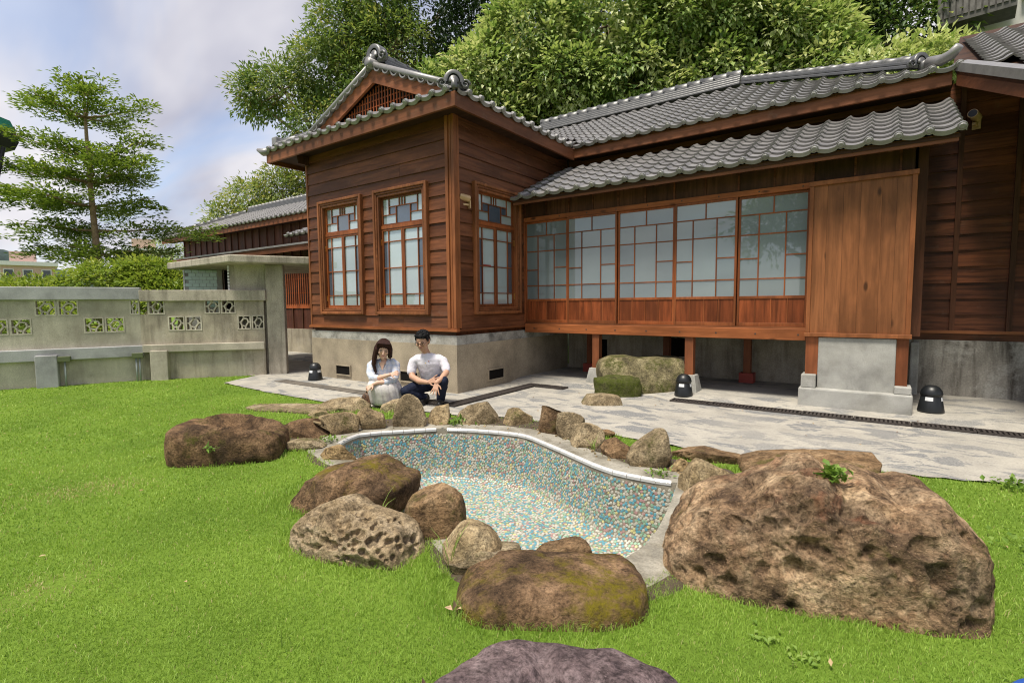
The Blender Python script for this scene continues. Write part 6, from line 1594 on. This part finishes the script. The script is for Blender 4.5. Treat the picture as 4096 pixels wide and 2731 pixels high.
a_ = stripe(math_(t, 'ADD', sx.outputs[0], math_(t, 'MULTIPLY', sx.outputs[1], .7)), 95); b_ = stripe(sx.outputs[2], 95)
c = mix(t, math_(t, 'MULTIPLY', a_, .34), (.66, .655, .68), (.34, .45, .66)); c = mix(t, math_(t, 'MULTIPLY', b_, .34), c, (.34, .45, .66))
t.links.new(c, b.inputs['Base Color']); b.inputs['Roughness'].default_value = .85; bump(t, b, nz(t, v, 22, 4), .5, .012)
m, t, b, _ = newmat('white_skirt_cloth'); SKIRT = m
v = coords(t); g = nz(t, v, 16, 5, .6)
t.links.new(ramp(t, g, [(.3, (.50, .47, .46)), (.7, (.66, .63, .61))]), b.inputs['Base Color']); b.inputs['Roughness'].default_value = .9; bump(t, b, g, .5, .015)
bump_node = None
def person_frame(x, y, z=.014, yaw=35.59):
    return Matrix.Translation((x, y, z)) @ Matrix.Rotation(R(yaw), 4, 'Z')
def limb(mb, pts, rad, n=14):
    mb.tube(pts, rad, n)
    for p, r in ((pts[0], rad[0]), (pts[-1], rad[-1])):
        r_ = max(r) if hasattr(r, '__len__') else r; mb.ball(p, r_ * .98, n, 8)
def cloth(mb, name, mat, parent, T_, vox=.008, smooth=6, disp=None):
    o = mb.build(name, mat, parent, True, 0, T_)
    r_ = o.modifiers.new('remesh', 'REMESH'); r_.mode = 'VOXEL'; r_.voxel_size = vox; r_.use_smooth_shade = True
    s_ = o.modifiers.new('smooth', 'SMOOTH'); s_.factor = .5; s_.iterations = smooth
    return o
def hand(mb, wrist, fwd, up, size=1.0, spread=.22, curl=.3, thumb=1):
    """palm with four unequal bent fingers and a thumb leaving its side"""
    w_ = Vector(wrist); f = Vector(fwd).normalized(); u = Vector(up); u = (u - f * u.dot(f)).normalized(); s_ = f.cross(u)
    k = size
    for q in (-1.2, -.4, .4, 1.2): limb(mb, [w_ + s_ * (q * .008 * k), w_ + f * (.085 * k) + s_ * (q * .022 * k)], [.013 * k, .012 * k], 8)
    for i, L_ in enumerate((.068, .078, .072, .055)):
        a = (i - 1.5); b0 = w_ + f * (.085 * k) + s_ * (a * .0205 * k); d1 = (f + s_ * (a * spread)).normalized(); d2 = (d1 - u * curl).normalized(); d3 = (d1 - u * curl * 2.2).normalized()
        p1 = b0 + d1 * (L_ * .42 * k); p2 = p1 + d2 * (L_ * .32 * k); p3 = p2 + d3 * (L_ * .26 * k)
        limb(mb, [b0, p1, p2, p3], [.0092 * k, .0088 * k, .0082 * k, .007 * k], 8)
    tb = w_ + f * (.03 * k) + s_ * (-thumb * .022 * k); t1 = tb + (f * .5 - s_ * thumb * .85).normalized() * (.034 * k); t2 = t1 + (f * .85 - s_ * thumb * .5).normalized() * (.032 * k)
    limb(mb, [tb, t1, t2], [.0125 * k, .0105 * k, .0085 * k], 8)
def head(mb, T_, fem=False):
    q = MB()
    q.ball((0, .008, .022), (.073, .090, .092), 18, 14); q.ball((0, -.022, -.050), (.054 if fem else .058, .058, .062), 16, 12)
    q.ball((0, -.050, -.088), (.026, .028, .024), 10, 8); q.ball((0, -.045, .0), (.062, .040, .05), 14, 10)
    q.tube([(0, -.080, .012), (0, -.094, -.012), (0, -.101, -.026)], [.009, .0105, .013], 8); q.ball((0, -.096, -.028), (.016, .012, .010), 8, 6)
    q.ball((0, -.076, -.054), (.020, .010, .008), 10, 6)
    for s_ in (-1, 1):
        q.ball((s_ * .075, .008, -.005), (.010, .020, .032), 8, 6); q.ball((s_ * .038, -.062, -.022), (.024, .022, .020), 10, 6)
    q.xf(T_); mb.v, n0 = mb.v, len(mb.v); mb.v += q.v; mb.f += [[i + n0 for i in f] for f in q.f]
def face_bits(parent, T_, PT, skin, lip, brow, fem):
    for s_ in (-1, 1):
        MB().ball((s_ * .031, -.0805, .004), (.011, .005, .0042), 10, 6).build('eye', bpy.data.materials['eye_white'], parent, True, 0, PT @ T_)
        MB().ball((s_ * .031, -.0850, .0035), (.0062, .003, .0058), 10, 6).build('iris', HAIR_M, parent, True, 0, PT @ T_)
        MB().tube([(s_ * .016, -.0875, .020), (s_ * .032, -.0875, .0245), (s_ * .047, -.078, .020)], [.0025, .0034, .002], 6).build('eyebrow', brow, parent, True, 0, PT @ T_)
        if not fem: MB().tube([(s_ * .018, -.0855, .0075), (s_ * .031, -.0885, .011), (s_ * .044, -.081, .0075)], .0018, 6).build('eyelid', brow, parent, True, 0, PT @ T_)
    MB().tube([(-.019, -.083, -.054), (0, -.0885, -.0525), (.019, -.083, -.054)], [.0025, .0055, .0025], 8).build('mouth', lip, parent, True, 0, PT @ T_)
plain('eye_white', (.42, .36, .33), .4); LIP = plain('lips', (.40, .12, .10), .5); LIPM = plain('lips_pale', (.34, .13, .10), .5)

# ---- the man: crouching, white T-shirt, navy trousers, hand held out over the rocks
MT = person_frame(-5.02, 5.07)
man = empty('person', (-5.02, 5.07, .014), 'crouching person in white T-shirt, navy trousers and glasses, one hand held out', 'person', 'people crouching by the pond')
HT = Matrix.Translation((-.09, -.075, .878)) @ Matrix.Rotation(R(-14), 4, 'Z') @ Matrix.Rotation(R(20), 4, 'X') @ Matrix.Scale(1.18, 4)
sk = MB(); head(sk, HT)
limb(sk, [(-.045, .02, .66), (-.07, -.02, .74), (-.09, -.05, .81)], [.058, .052, .05])
limb(sk, [(-.245, .0, .56), (-.255, -.05, .44), (-.245, -.09, .385)], [.05, .045, .043]); limb(sk, [(-.245, -.09, .385), (-.12, -.22, .345), (.0, -.30, .34)], [.044, .041, .028])
hand(sk, (.0, -.30, .34), (.85, -.15, .30), (.3, -.8, .4), 1.05, .25, .15, -1)
limb(sk, [(.185, .0, .57), (.225, -.06, .47), (.225, -.11, .44)], [.05, .045, .043]); limb(sk, [(.225, -.11, .44), (.19, -.24, .39), (.13, -.36, .345)], [.044, .040, .027])
hand(sk, (.13, -.36, .345), (-.12, -.42, -.85), (.0, -.8, .5), 1.08, .28, .12, 1)
cloth(sk, 'body', SKIN_M, man, MT, .0055, 3)
sh = MB()
sh.loft([[( (cx0 + rx * math.cos(6.283 * j / 26)), cy0 + ry * math.sin(6.283 * j / 26), z0) for j in range(26)] for z0, cx0, cy0, rx, ry in ((.285, .005, .10, .15, .125), (.36, .0, .075, .155, .125), (.46, -.01, .04, .165, .125), (.56, -.025, .015, .185, .12), (.625, -.035, .01, .195, .105), (.675, -.042, .01, .135, .085), (.70, -.045, .012, .075, .066))])
limb(sh, [(-.17, .005, .62), (-.235, .0, .585), (-.26, -.02, .50), (-.263, -.035, .452)], [.07, .070, .066, .066]); limb(sh, [(.10, .005, .62), (.165, .0, .59), (.21, -.035, .515), (.22, -.06, .478)], [.07, .070, .064, .062])
o = cloth(sh, 'shirt', TEE, man, MT, .0075, 5)
tex = bpy.data.textures.new('cloth_folds', 'CLOUDS'); tex.noise_scale = .06
dm = o.modifiers.new('folds', 'DISPLACE'); dm.texture = tex; dm.strength = .010; dm.mid_level = .5
MB().tube([(-.045 + .062 * math.cos(6.283 * j / 18), .002 + .056 * math.sin(6.283 * j / 18), .700 - .012 * math.cos(6.283 * (j / 18 + .25) - 0) * -1 - .01) for j in range(19)], .007, 8).build('collar', TEE, man, True, 0, MT)
MB().ball((-.01, -.107, .60), (.008, .004, .008), 8, 6).build('badge', M['red'], man, True, 0, MT)
MB().ball((-.052, -.112, .575), (.007, .004, .007), 8, 6).build('badge', M['brass'], man, True, 0, MT)
tr = MB(); tr.ball((.0, .12, .27), (.17, .14, .12), 18, 12)
limb(tr, [(-.08, .10, .25), (-.20, -.08, .235), (-.31, -.23, .21)], [.105, .092, .075]); limb(tr, [(-.31, -.23, .21), (-.18, -.12, .12), (-.075, .0, .08)], [.076, .068, .055])
limb(tr, [(.08, .10, .27), (.15, -.08, .325), (.20, -.24, .345)], [.105, .092, .075]); limb(tr, [(.20, -.24, .345), (.17, -.17, .20), (.145, -.11, .085)], [.076, .066, .06])
o = cloth(tr, 'trousers', NAVY, man, MT, .008, 5); dm = o.modifiers.new('folds', 'DISPLACE'); dm.texture = tex; dm.strength = .016; dm.mid_level = .5
for (ax, ay, az, dx_) in ((-.07, -.04, .0, -.03), (.145, -.12, .0, .0)):
    s_ = MB(); limb(s_, [(ax, ay + .02, .10), (ax, ay, .055), (ax + dx_, ay - .06, .042), (ax + dx_ * 2, ay - .15, .034)], [.045, .044, .042, .034], 10); s_.ball((ax + dx_, ay - .06, .02), (.04, .12, .022), 12, 8)
    cloth(s_, 'shoe', SHOE, man, MT, .006, 2)
hm = MB(); hm.ball((0, .020, .056), (.080, .092, .072), 20, 14); hm.ball((0, .045, .0), (.076, .066, .075), 16, 12)
for k in range(0): x0 = -.064 + k * .016; hm.tube([(x0, -.02, .112), (x0 * 1.02, -.056, .088), (x0 * 1.05, -.074 + abs(x0) * .28, .062 + .006 * (k % 2))], [.014, .010, .003], 7)
for s_ in (-1, 1): hm.ball((s_ * .072, -.012, .035), (.010, .03, .032), 8, 8)
for k in range(90):
    a = random.random() * 6.283; e_ = random.uniform(.15, 1.5); dv_ = Vector((math.cos(a) * math.cos(e_), math.sin(a) * math.cos(e_), math.sin(e_)))
    p0 = Vector((0, .018, .052)) + Vector((dv_.x * .074, dv_.y * .086, dv_.z * .066)); p1 = p0 + (dv_ + Vector((0, -.9, .2))).normalized() * .022
    hm.tube([p0, p1], [.008, .003], 5)
for k in range(11):
    x0 = -.062 + k * .0124; hm.tube([(x0, -.052, .094), (x0 + .004, -.070 + abs(x0) * .25, .078), (x0 + .008, -.079 + abs(x0) * .3, .056 + random.uniform(-.006, .006))], [.011, .008, .003], 6)
hm.xf(HT); cloth(hm, 'hair', HAIR_M, man, MT, .0045, 1)
face_bits(man, HT, MT, SKIN_M, LIPM, HAIR_M, False)
gl_ = MB()
for s_ in (-1, 1):
    gl_.tube([(s_ * .034 + .024 * math.cos(6.283 * j / 18), -.096 + .006 * abs(math.cos(6.283 * j / 18)), .002 + .019 * math.sin(6.283 * j / 18)) for j in range(19)], .0019, 6)
    gl_.tube([(s_ * .058, -.09, .006), (s_ * .078, -.03, .008), (s_ * .079, .01, .004)], .0022, 6)
gl_.tube([(-.010, -.097, .006), (.010, -.097, .006)], .0026, 6)
gl_.xf(HT); gl_.build('glasses', M['black_plastic'], man, True, 0, MT)

# ---- the woman: crouching with crossed arms, long hair, checked shirt, white skirt
WT = person_frame(-5.52, 4.66)
wom = empty('person', (-5.52, 4.66, .014), 'crouching person with long dark hair, pale blue checked shirt and white skirt, arms crossed', 'person', 'people crouching by the pond')
HW = Matrix.Translation((.025, -.085, .775)) @ Matrix.Rotation(R(14), 4, 'Z') @ Matrix.Rotation(R(18), 4, 'X') @ Matrix.Rotation(R(8), 4, 'Y') @ Matrix.Scale(1.12, 4)
sk = MB(); head(sk, HW, True)
limb(sk, [(.0, .0, .58), (.01, -.03, .64), (.02, -.06, .70)], [.05, .042, .042]); sk.ball((.015, -.035, .575), (.085, .05, .06), 14, 10)
limb(sk, [(-.04, -.20, .395), (.07, -.245, .425), (.135, -.25, .445)], [.034, .031, .024]); hand(sk, (.135, -.25, .445), (.8, .25, .15), (-.2, -.9, .4), .9, .12, .5, -1)
limb(sk, [(.07, -.24, .345), (-.02, -.275, .345), (-.06, -.285, .33)], [.034, .030, .024]); hand(sk, (-.06, -.285, .33), (-.75, -.15, -.5), (-.3, -.8, .5), .9, .12, .45, 1)
cloth(sk, 'body', SKIN_W, wom, WT, .0055, 3)
sh = MB()
sh.loft([[(cx0 + rx * math.cos(6.283 * j / 26), cy0 + ry * math.sin(6.283 * j / 26), z0) for j in range(26)] for z0, cx0, cy0, rx, ry in ((.34, .0, .07, .135, .11), (.42, .0, .05, .14, .11), (.50, .0, .02, .15, .11), (.56, .0, .01, .155, .10), (.605, .0, .005, .12, .08), (.635, .0, .008, .066, .058))])
limb(sh, [(-.12, .01, .58), (-.165, .0, .55), (-.165, -.06, .45), (-.125, -.12, .385), (-.035, -.20, .395)], [.06, .064, .058, .055, .044]); limb(sh, [(.12, .01, .58), (.165, .0, .55), (.185, -.07, .44), (.17, -.15, .365), (.085, -.235, .345)], [.06, .064, .058, .055, .046])
o = cloth(sh, 'shirt', CHECK, wom, WT, .0075, 4); dm = o.modifiers.new('folds', 'DISPLACE'); dm.texture = tex; dm.strength = .016; dm.mid_level = .5
for s_ in (-1, 1): MB().prism([Vector((s_ * .02 + .01, -.10, .50)), Vector((s_ * .052 + .005, -.075, .60)), Vector((s_ * .075 + .005, -.03, .635)), Vector((s_ * .10 + .005, -.05, .60)), Vector((s_ * .06 + .01, -.10, .55))], (0, -.008, .004)).build('collar', CHECK, wom, False, 0, WT)
MB().prism([Vector((-.032, -.1065, .60)), Vector((.05, -.1065, .60)), Vector((.012, -.116, .485))], (0, -.003, 0)).build('neckline', SKIN_W, wom, False, 0, WT)
skt = MB(); rings_ = []
for z0, cx0, cy0, rx, ry in ((.40, .0, .05, .13, .11), (.375, .0, .0, .165, .16), (.345, .005, -.05, .19, .20), (.29, .02, -.08, .225, .22), (.20, .04, -.08, .235, .225), (.12, .05, -.07, .225, .215), (.115, .05, -.07, .228, .218), (.05, .06, -.06, .225, .21), (.01, .065, -.05, .235, .22)):
    rr0 = []
    for j in range(120):
        a = 6.283 * j / 120; pl = (1 + (.022 * math.sin(a * 19 + 1.3 * math.sin(a * 3)) + .012 * math.sin(a * 31)) * min(1, (.41 - z0) / .12))
        kn = .05 * max(0, math.cos(a + 2.05)) ** 6 + .05 * max(0, math.cos(a + 1.0)) ** 6
        kn *= max(0, 1 - abs(z0 - .32) / .12)
        rr0.append((cx0 + rx * (pl + kn) * math.cos(a), cy0 + ry * (pl + kn) * math.sin(a), z0))
    rings_.append(rr0)
skt.loft(rings_); o = skt.build('skirt', SKIRT, wom, True, 0, WT); sd_ = o.modifiers.new('sub', 'SUBSURF'); sd_.levels = 1; sd_.render_levels = 1
hw_ = MB(); hw_.ball((0, .020, .040), (.086, .098, .088), 20, 14); hw_.ball((0, .05, -.03), (.080, .065, .10), 16, 12)
for k in range(11):
    x0 = -.072 + k * .0144; hw_.tube([(x0 * .6 - .0, -.01, .122), (x0 * 1.0, -.075, .096), (x0 * 1.18, -.088 + abs(x0) * .35, .055 - .10 * abs(x0))], [.014, .012, .006], 7)
for (sx_, lo, wid) in ((-1, -.29, 9), (1, -.03, 3)):
    for k in range(wid):
        q = k / max(1, wid - 1); x0 = sx_ * (.070 + .014 * math.sin(q * 3)); y0 = -.055 + q * .10
        hw_.tube([(x0 * .8, y0 * .5, .08), (x0 * 1.08, y0, .01), (x0 * 1.18, y0 + .005, -.10), (x0 * (1.22 if sx_ < 0 else 1.0), y0 + .0, lo * .7), (x0 * (1.0 if sx_ < 0 else .9) + (.02 if sx_ < 0 else 0), y0 - .01, lo - .02 * (k % 3))], [.018, .021, .022, .019, .008], 8)
hw_.xf(HW); cloth(hw_, 'hair', HAIR_W, wom, WT, .006, 2)
face_bits(wom, HW, WT, SKIN_W, LIP, HAIR_M, True)
# ---- handbag on the paving behind her
hbg = empty('handbag', (-5.72, 4.62, .014), 'dark spotted handbag on the ground beside the white skirt', 'handbag')
m, t, b, _ = newmat('spotted_hide'); v = coords(t); vo = t.nodes.new('ShaderNodeTexVoronoi'); vo.inputs['Scale'].default_value = 45; t.links.new(v, vo.inputs['Vector'])
t.links.new(ramp(t, vo.outputs['Distance'], [(.25, (.012, .008, .007)), (.45, (.13, .07, .04))]), b.inputs['Base Color']); b.inputs['Roughness'].default_value = .6
BT = person_frame(-5.72, 4.60)
q = MB(); q.loft([[( sx_ * (.13 - .03 * k), sy_ * (.06 - .01 * k), z0) for sx_, sy_ in ((-1, -1), (1, -1), (1, 1), (-1, 1))] for k, z0 in ((0, .0), (0, .10), (1, .15))]); q.build('bag_body', m, hbg, False, .02, BT)
MB().tube([(-.07, 0, .14), (-.06, 0, .21), (.0, 0, .235), (.06, 0, .21), (.07, 0, .14)], .009, 8).build('handle', SHOE, hbg, True, 0, BT)

# ------------------------------------------------------------------ small plants and litter
WEED = leafmat('weed_leaf', [(0, (.09, .18, .03)), (.6, (.18, .30, .05)), (1, (.28, .40, .09))], .35)
def weed(name, label, c0, n_, spread, L, W, up, zbase=0.0):
    P = np.stack([c0[0] + rng.normal(size=n_) * spread, c0[1] + rng.normal(size=n_) * spread, np.full(n_, c0[2]) + rng.random(n_) * zbase], 1)
    A = rng.normal(size=(n_, 3)) * .6; A[:, 2] = up + .3 * rng.normal(size=n_); N = rdir(n_) * .4; N[:, 2] += 1
    lm = leaf_mesh('weed_tmp', P, A, N, L * (.6 + .8 * rng.random(n_)), W * (.7 + .6 * rng.random(n_)), np.zeros(n_), WEED)
    vs = [tuple(q.co) for q in lm.vertices] + [(c0[0], c0[1], c0[2] - .02)]; fs = [list(q.vertices) for q in lm.polygons]
    fs += [[len(vs) - 1, 4 * k, 4 * k + 1] for k in range(n_)] if False else []
    for k in range(n_):
        vs.append((P[k][0] + .002, P[k][1] + .002, P[k][2])); fs.append([len(lm.vertices), 4 * k, len(vs) - 1])
    bpy.data.meshes.remove(lm); me = bpy.data.meshes.new(name); me.from_pydata(vs, [], fs); me.materials.append(WEED); me.update()
    attr(me, 'tint', np.clip(.6 + .2 * np.repeat(rng.normal(size=len(vs) // 4 + 1), 4)[:len(vs)], 0, 1))
    o = link(bpy.data.objects.new(name, me)); tag(o, label, 'plant')
weed('clover_plant', 'small round leaved plant growing in the cleft on top of the giant boulder', (CLOVER.x, CLOVER.y, CLOVER.z - .01), 90, .03, .035, .03, .5, .06)
weed('weed_plant', 'leafy weed on the soil beside the small squarish rock', (-3.86, 4.30, .02), 46, .07, .06, .035, .8, .05)
weed('weed_plant', 'low weed at the foot of the bell shaped rock', (-1.36, 3.92, .02), 40, .045, .035, .022, .4, .03)
weed('weed_plant', 'sprig growing from the crack of the hollow-topped boulder', (-4.66, 2.00, .15), 20, .03, .05, .022, .2, .03)
weed('weed_plant', 'pale creeping weed in the lawn behind the giant boulder', (.78, 3.9, .03), 60, .10, .04, .03, .35, .03)
weed('weed_plant', 'weed at the lawn edge by the right end of the paving', (.86, 5.15, .02), 40, .08, .05, .03, .4, .03)
weed('weed_plant', 'weeds at the dark wedge between the cracked rock and the pond rim', (-4.42, 3.02, .02), 26, .06, .05, .03, .5, .05)
def tuft(label, c0, n_, L, zb=0.0):
    P = np.stack([c0[0] + rng.normal(size=n_) * .012, c0[1] + rng.normal(size=n_) * .012, np.full(n_, c0[2])], 1)
    mb = MB()
    for k in range(n_):
        a = rng.random() * 6.283; ll = L * (.6 + .6 * rng.random()); sp = .25 + .6 * rng.random(); p0 = Vector(P[k]); d = Vector((math.cos(a), math.sin(a), 0)); s_ = Vector((-d.y, d.x, 0))
        pts = [p0 + d * (ll * sp * q * q * .9) + Vector((0, 0, ll * (q - .45 * sp * q * q * 1.3))) for q in (0, .25, .5, .75, 1)]
        ws = (.002, .003, .0028, .002, .0005)
        n0 = len(mb.v)
        for p, w_ in zip(pts, ws): mb.v += [tuple(p - s_ * w_), tuple(p + s_ * w_)]
        mb.f += [[n0 + 2 * i, n0 + 2 * i + 1, n0 + 2 * i + 3, n0 + 2 * i + 2] for i in range(4)]
    me = mb.mesh('grass_tuft', WEED); attr(me, 'tint', np.full(len(me.vertices), .95)); o = link(bpy.data.objects.new('grass_tuft', me)); tag(o, label, 'grass tuft', 'grass tufts among the rocks')
tuft('grass tuft at the foot of the pale grey block', (-2.10, 4.22, .02), 12, .17)
tuft('arching grass tuft beside the moss streaked boulder', (-2.42, 1.98, .06), 7, .26)
tuft('long grass stems in front of the dome shaped tan rock', (-1.74, 1.86, .03), 5, .30)
tuft('grass between the tallest rock and the tan leaning rock', (-4.45, 3.95, .0), 60, .13)
tuft('grass between the squarish rock and the wide greenish rock', (-3.93, 4.38, .0), 50, .10)
tuft('tall pale stems in the open lawn at the lower left', (-1.92, 1.06, .0), 3, .13)
# pebbles, curled dead leaves and a plastic cap in the lawn
LEAFD = plain('dead_leaf', (.50, .34, .22), .8, 0, .2)
for lab, x, y, s_ in (('curled dead leaf below the mossy foreground rock', -1.50, 1.62, .05), ('curled dead leaf at the left of the purplish stone', -1.27, 1.20, .05)):
    me = leaf_mesh('dead_leaf', np.array([[x, y, .03], [x + .01, y + .01, .03], [x, y, .03]]), np.array([[.2, .1, 1.], [.9, .5, .2], [-.8, -.3, .3]]), np.array([[1., 0, .1], [0, .3, 1], [.2, 0, 1]]), np.array([s_, s_ * .9, s_ * .8]), np.array([.03, .035, .03]), np.zeros(3), LEAFD)
    tag(link(bpy.data.objects.new('dead_leaf', me)), lab, 'leaf')
o = MB().lathe([(.035, 0), (.035, .04), (.03, .05)], 14, (-6.02, 2.93, 0)).build('pipe_cap', M['lens_white'], None, True); tag(o, 'small grey pipe cap sticking out of the lawn', 'pipe cap')
pv_, pf_ = [], []
VI, FI = ICO[3] if False else unit_ico(1)
for _ in range(420):
    k = rng.integers(len(pool_s)); base_p = offset(pool_s, .12 + .4 * rng.random())[k]
    if base_p.y < 3.35: continue
    r_ = .006 + .012 * rng.random() ** 2; n0 = len(pv_); s3 = r_ * (.7 + .6 * rng.random(3))
    pv_ += [tuple(np.array([base_p.x, base_p.y, .022]) + v_ * s3) for v_ in VI]; pf_ += [[i + n0 for i in f] for f in FI]
me = bpy.data.meshes.new('gravel'); me.from_pydata(pv_, [], pf_); me.materials.append(RM['tan']); me.update()
tag(link(bpy.data.objects.new('gravel', me)), 'loose gravel on the soil round the pond', 'gravel', None, 'stuff')

# blue plastic tub just showing at the lower right corner
bt = empty('plastic_tub', (.555, 2.40, 0), 'blue plastic tub lid in the grass at the lower right corner', 'tub')
BLUE = plain('blue_plastic', (.03, .10, .42), .4, 0, .1)
MB().lathe([(.125, -.03), (.13, .015), (.115, .035), (.07, .04)], 28, (.555, 2.40, 0)).build('lid', BLUE, bt, True)
MB().tube([(.515, 2.40, .036), (.53, 2.40, .055), (.58, 2.40, .055), (.595, 2.40, .036)], .01, 8).build('handle', BLUE, bt, True)

# tree across the garden that the sliding doors mirror
tree('garden_tree', 'leafy tree seen only as a dark reflection in the sliding door glass', 'tree', (-2.6, -9.0, 0),
     [(-2.6, -9.0, 5.4, 2.0, 2.0, 1.8), (-4.2, -9.6, 4.6, 1.5, 1.5, 1.3), (-1.0, -9.4, 4.4, 1.5, 1.5, 1.3), (-2.4, -9.4, 7.2, 1.4, 1.4, 1.2)], G_MID, BARK, .2, lambda lb: crown(lb, 380, 16, .5, .26, .12, .3, .45, .2, .45))

# leaf litter and broad-leaved weeds strewn through the lawn
n_ = 150; th_ = R(35.59) + R(96) * (rng.random(n_) - .5); r_ = 1.5 + 7.5 * rng.random(n_) ** .8; PL = np.stack([-r_ * np.sin(th_), r_ * np.cos(th_), np.full(n_, .024)], 1)
PL = PL[~inside_np(PL, [tuple(p) for p in offset(pool_s, .05)])]; n_ = len(PL)
for q in FOOT: PL = PL[np.hypot(PL[:, 0] - q[0], PL[:, 1] - q[1]) > max(q[5], (q[4] - q[3]) / 2)]
n_ = len(PL); A = rng.normal(size=(n_, 3)); A[:, 2] = np.abs(A[:, 2]) * .2; N = rdir(n_) * .5; N[:, 2] += 1
LIT = leafmat('leaf_litter', [(0, (.16, .075, .035)), (.5, (.38, .24, .12)), (1, (.55, .42, .24))], .2, .7)
tag(link(bpy.data.objects.new('leaf_litter', leaf_mesh('leaf_litter', PL, A, N, .018 + .022 * rng.random(n_), .010 + .012 * rng.random(n_), rng.random(n_), LIT))), 'small fallen leaves strewn over lawn and paving', 'leaf litter', None, 'stuff')
nc_ = 26; th_ = R(35.59) + R(92) * (rng.random(nc_) - .5); r_ = 1.6 + 5.5 * rng.random(nc_) ** .8; CC = np.stack([-r_ * np.sin(th_), r_ * np.cos(th_)], 1)
CC = CC[inside_np(CC, lawn_poly) & ~inside_np(CC, [tuple(p) for p in offset(pool_s, .5)])]
k_ = np.repeat(np.arange(len(CC)), 16); n_ = len(k_); PW = np.zeros((n_, 3)); PW[:, :2] = CC[k_] + rng.normal(size=(n_, 2)) * .035; PW[:, 2] = .014
A = rng.normal(size=(n_, 3)); A[:, 2] = .35; N = rdir(n_) * .3; N[:, 2] += 1
tag(link(bpy.data.objects.new('lawn_weeds', leaf_mesh('lawn_weeds', PW, A, N, .022 + .016 * rng.random(n_), .012 + .008 * rng.random(n_), np.clip(.85 + .2 * rng.normal(size=n_), 0, 1), WEED))), 'low broad-leaved weeds in the lawn', 'weeds', None, 'stuff')
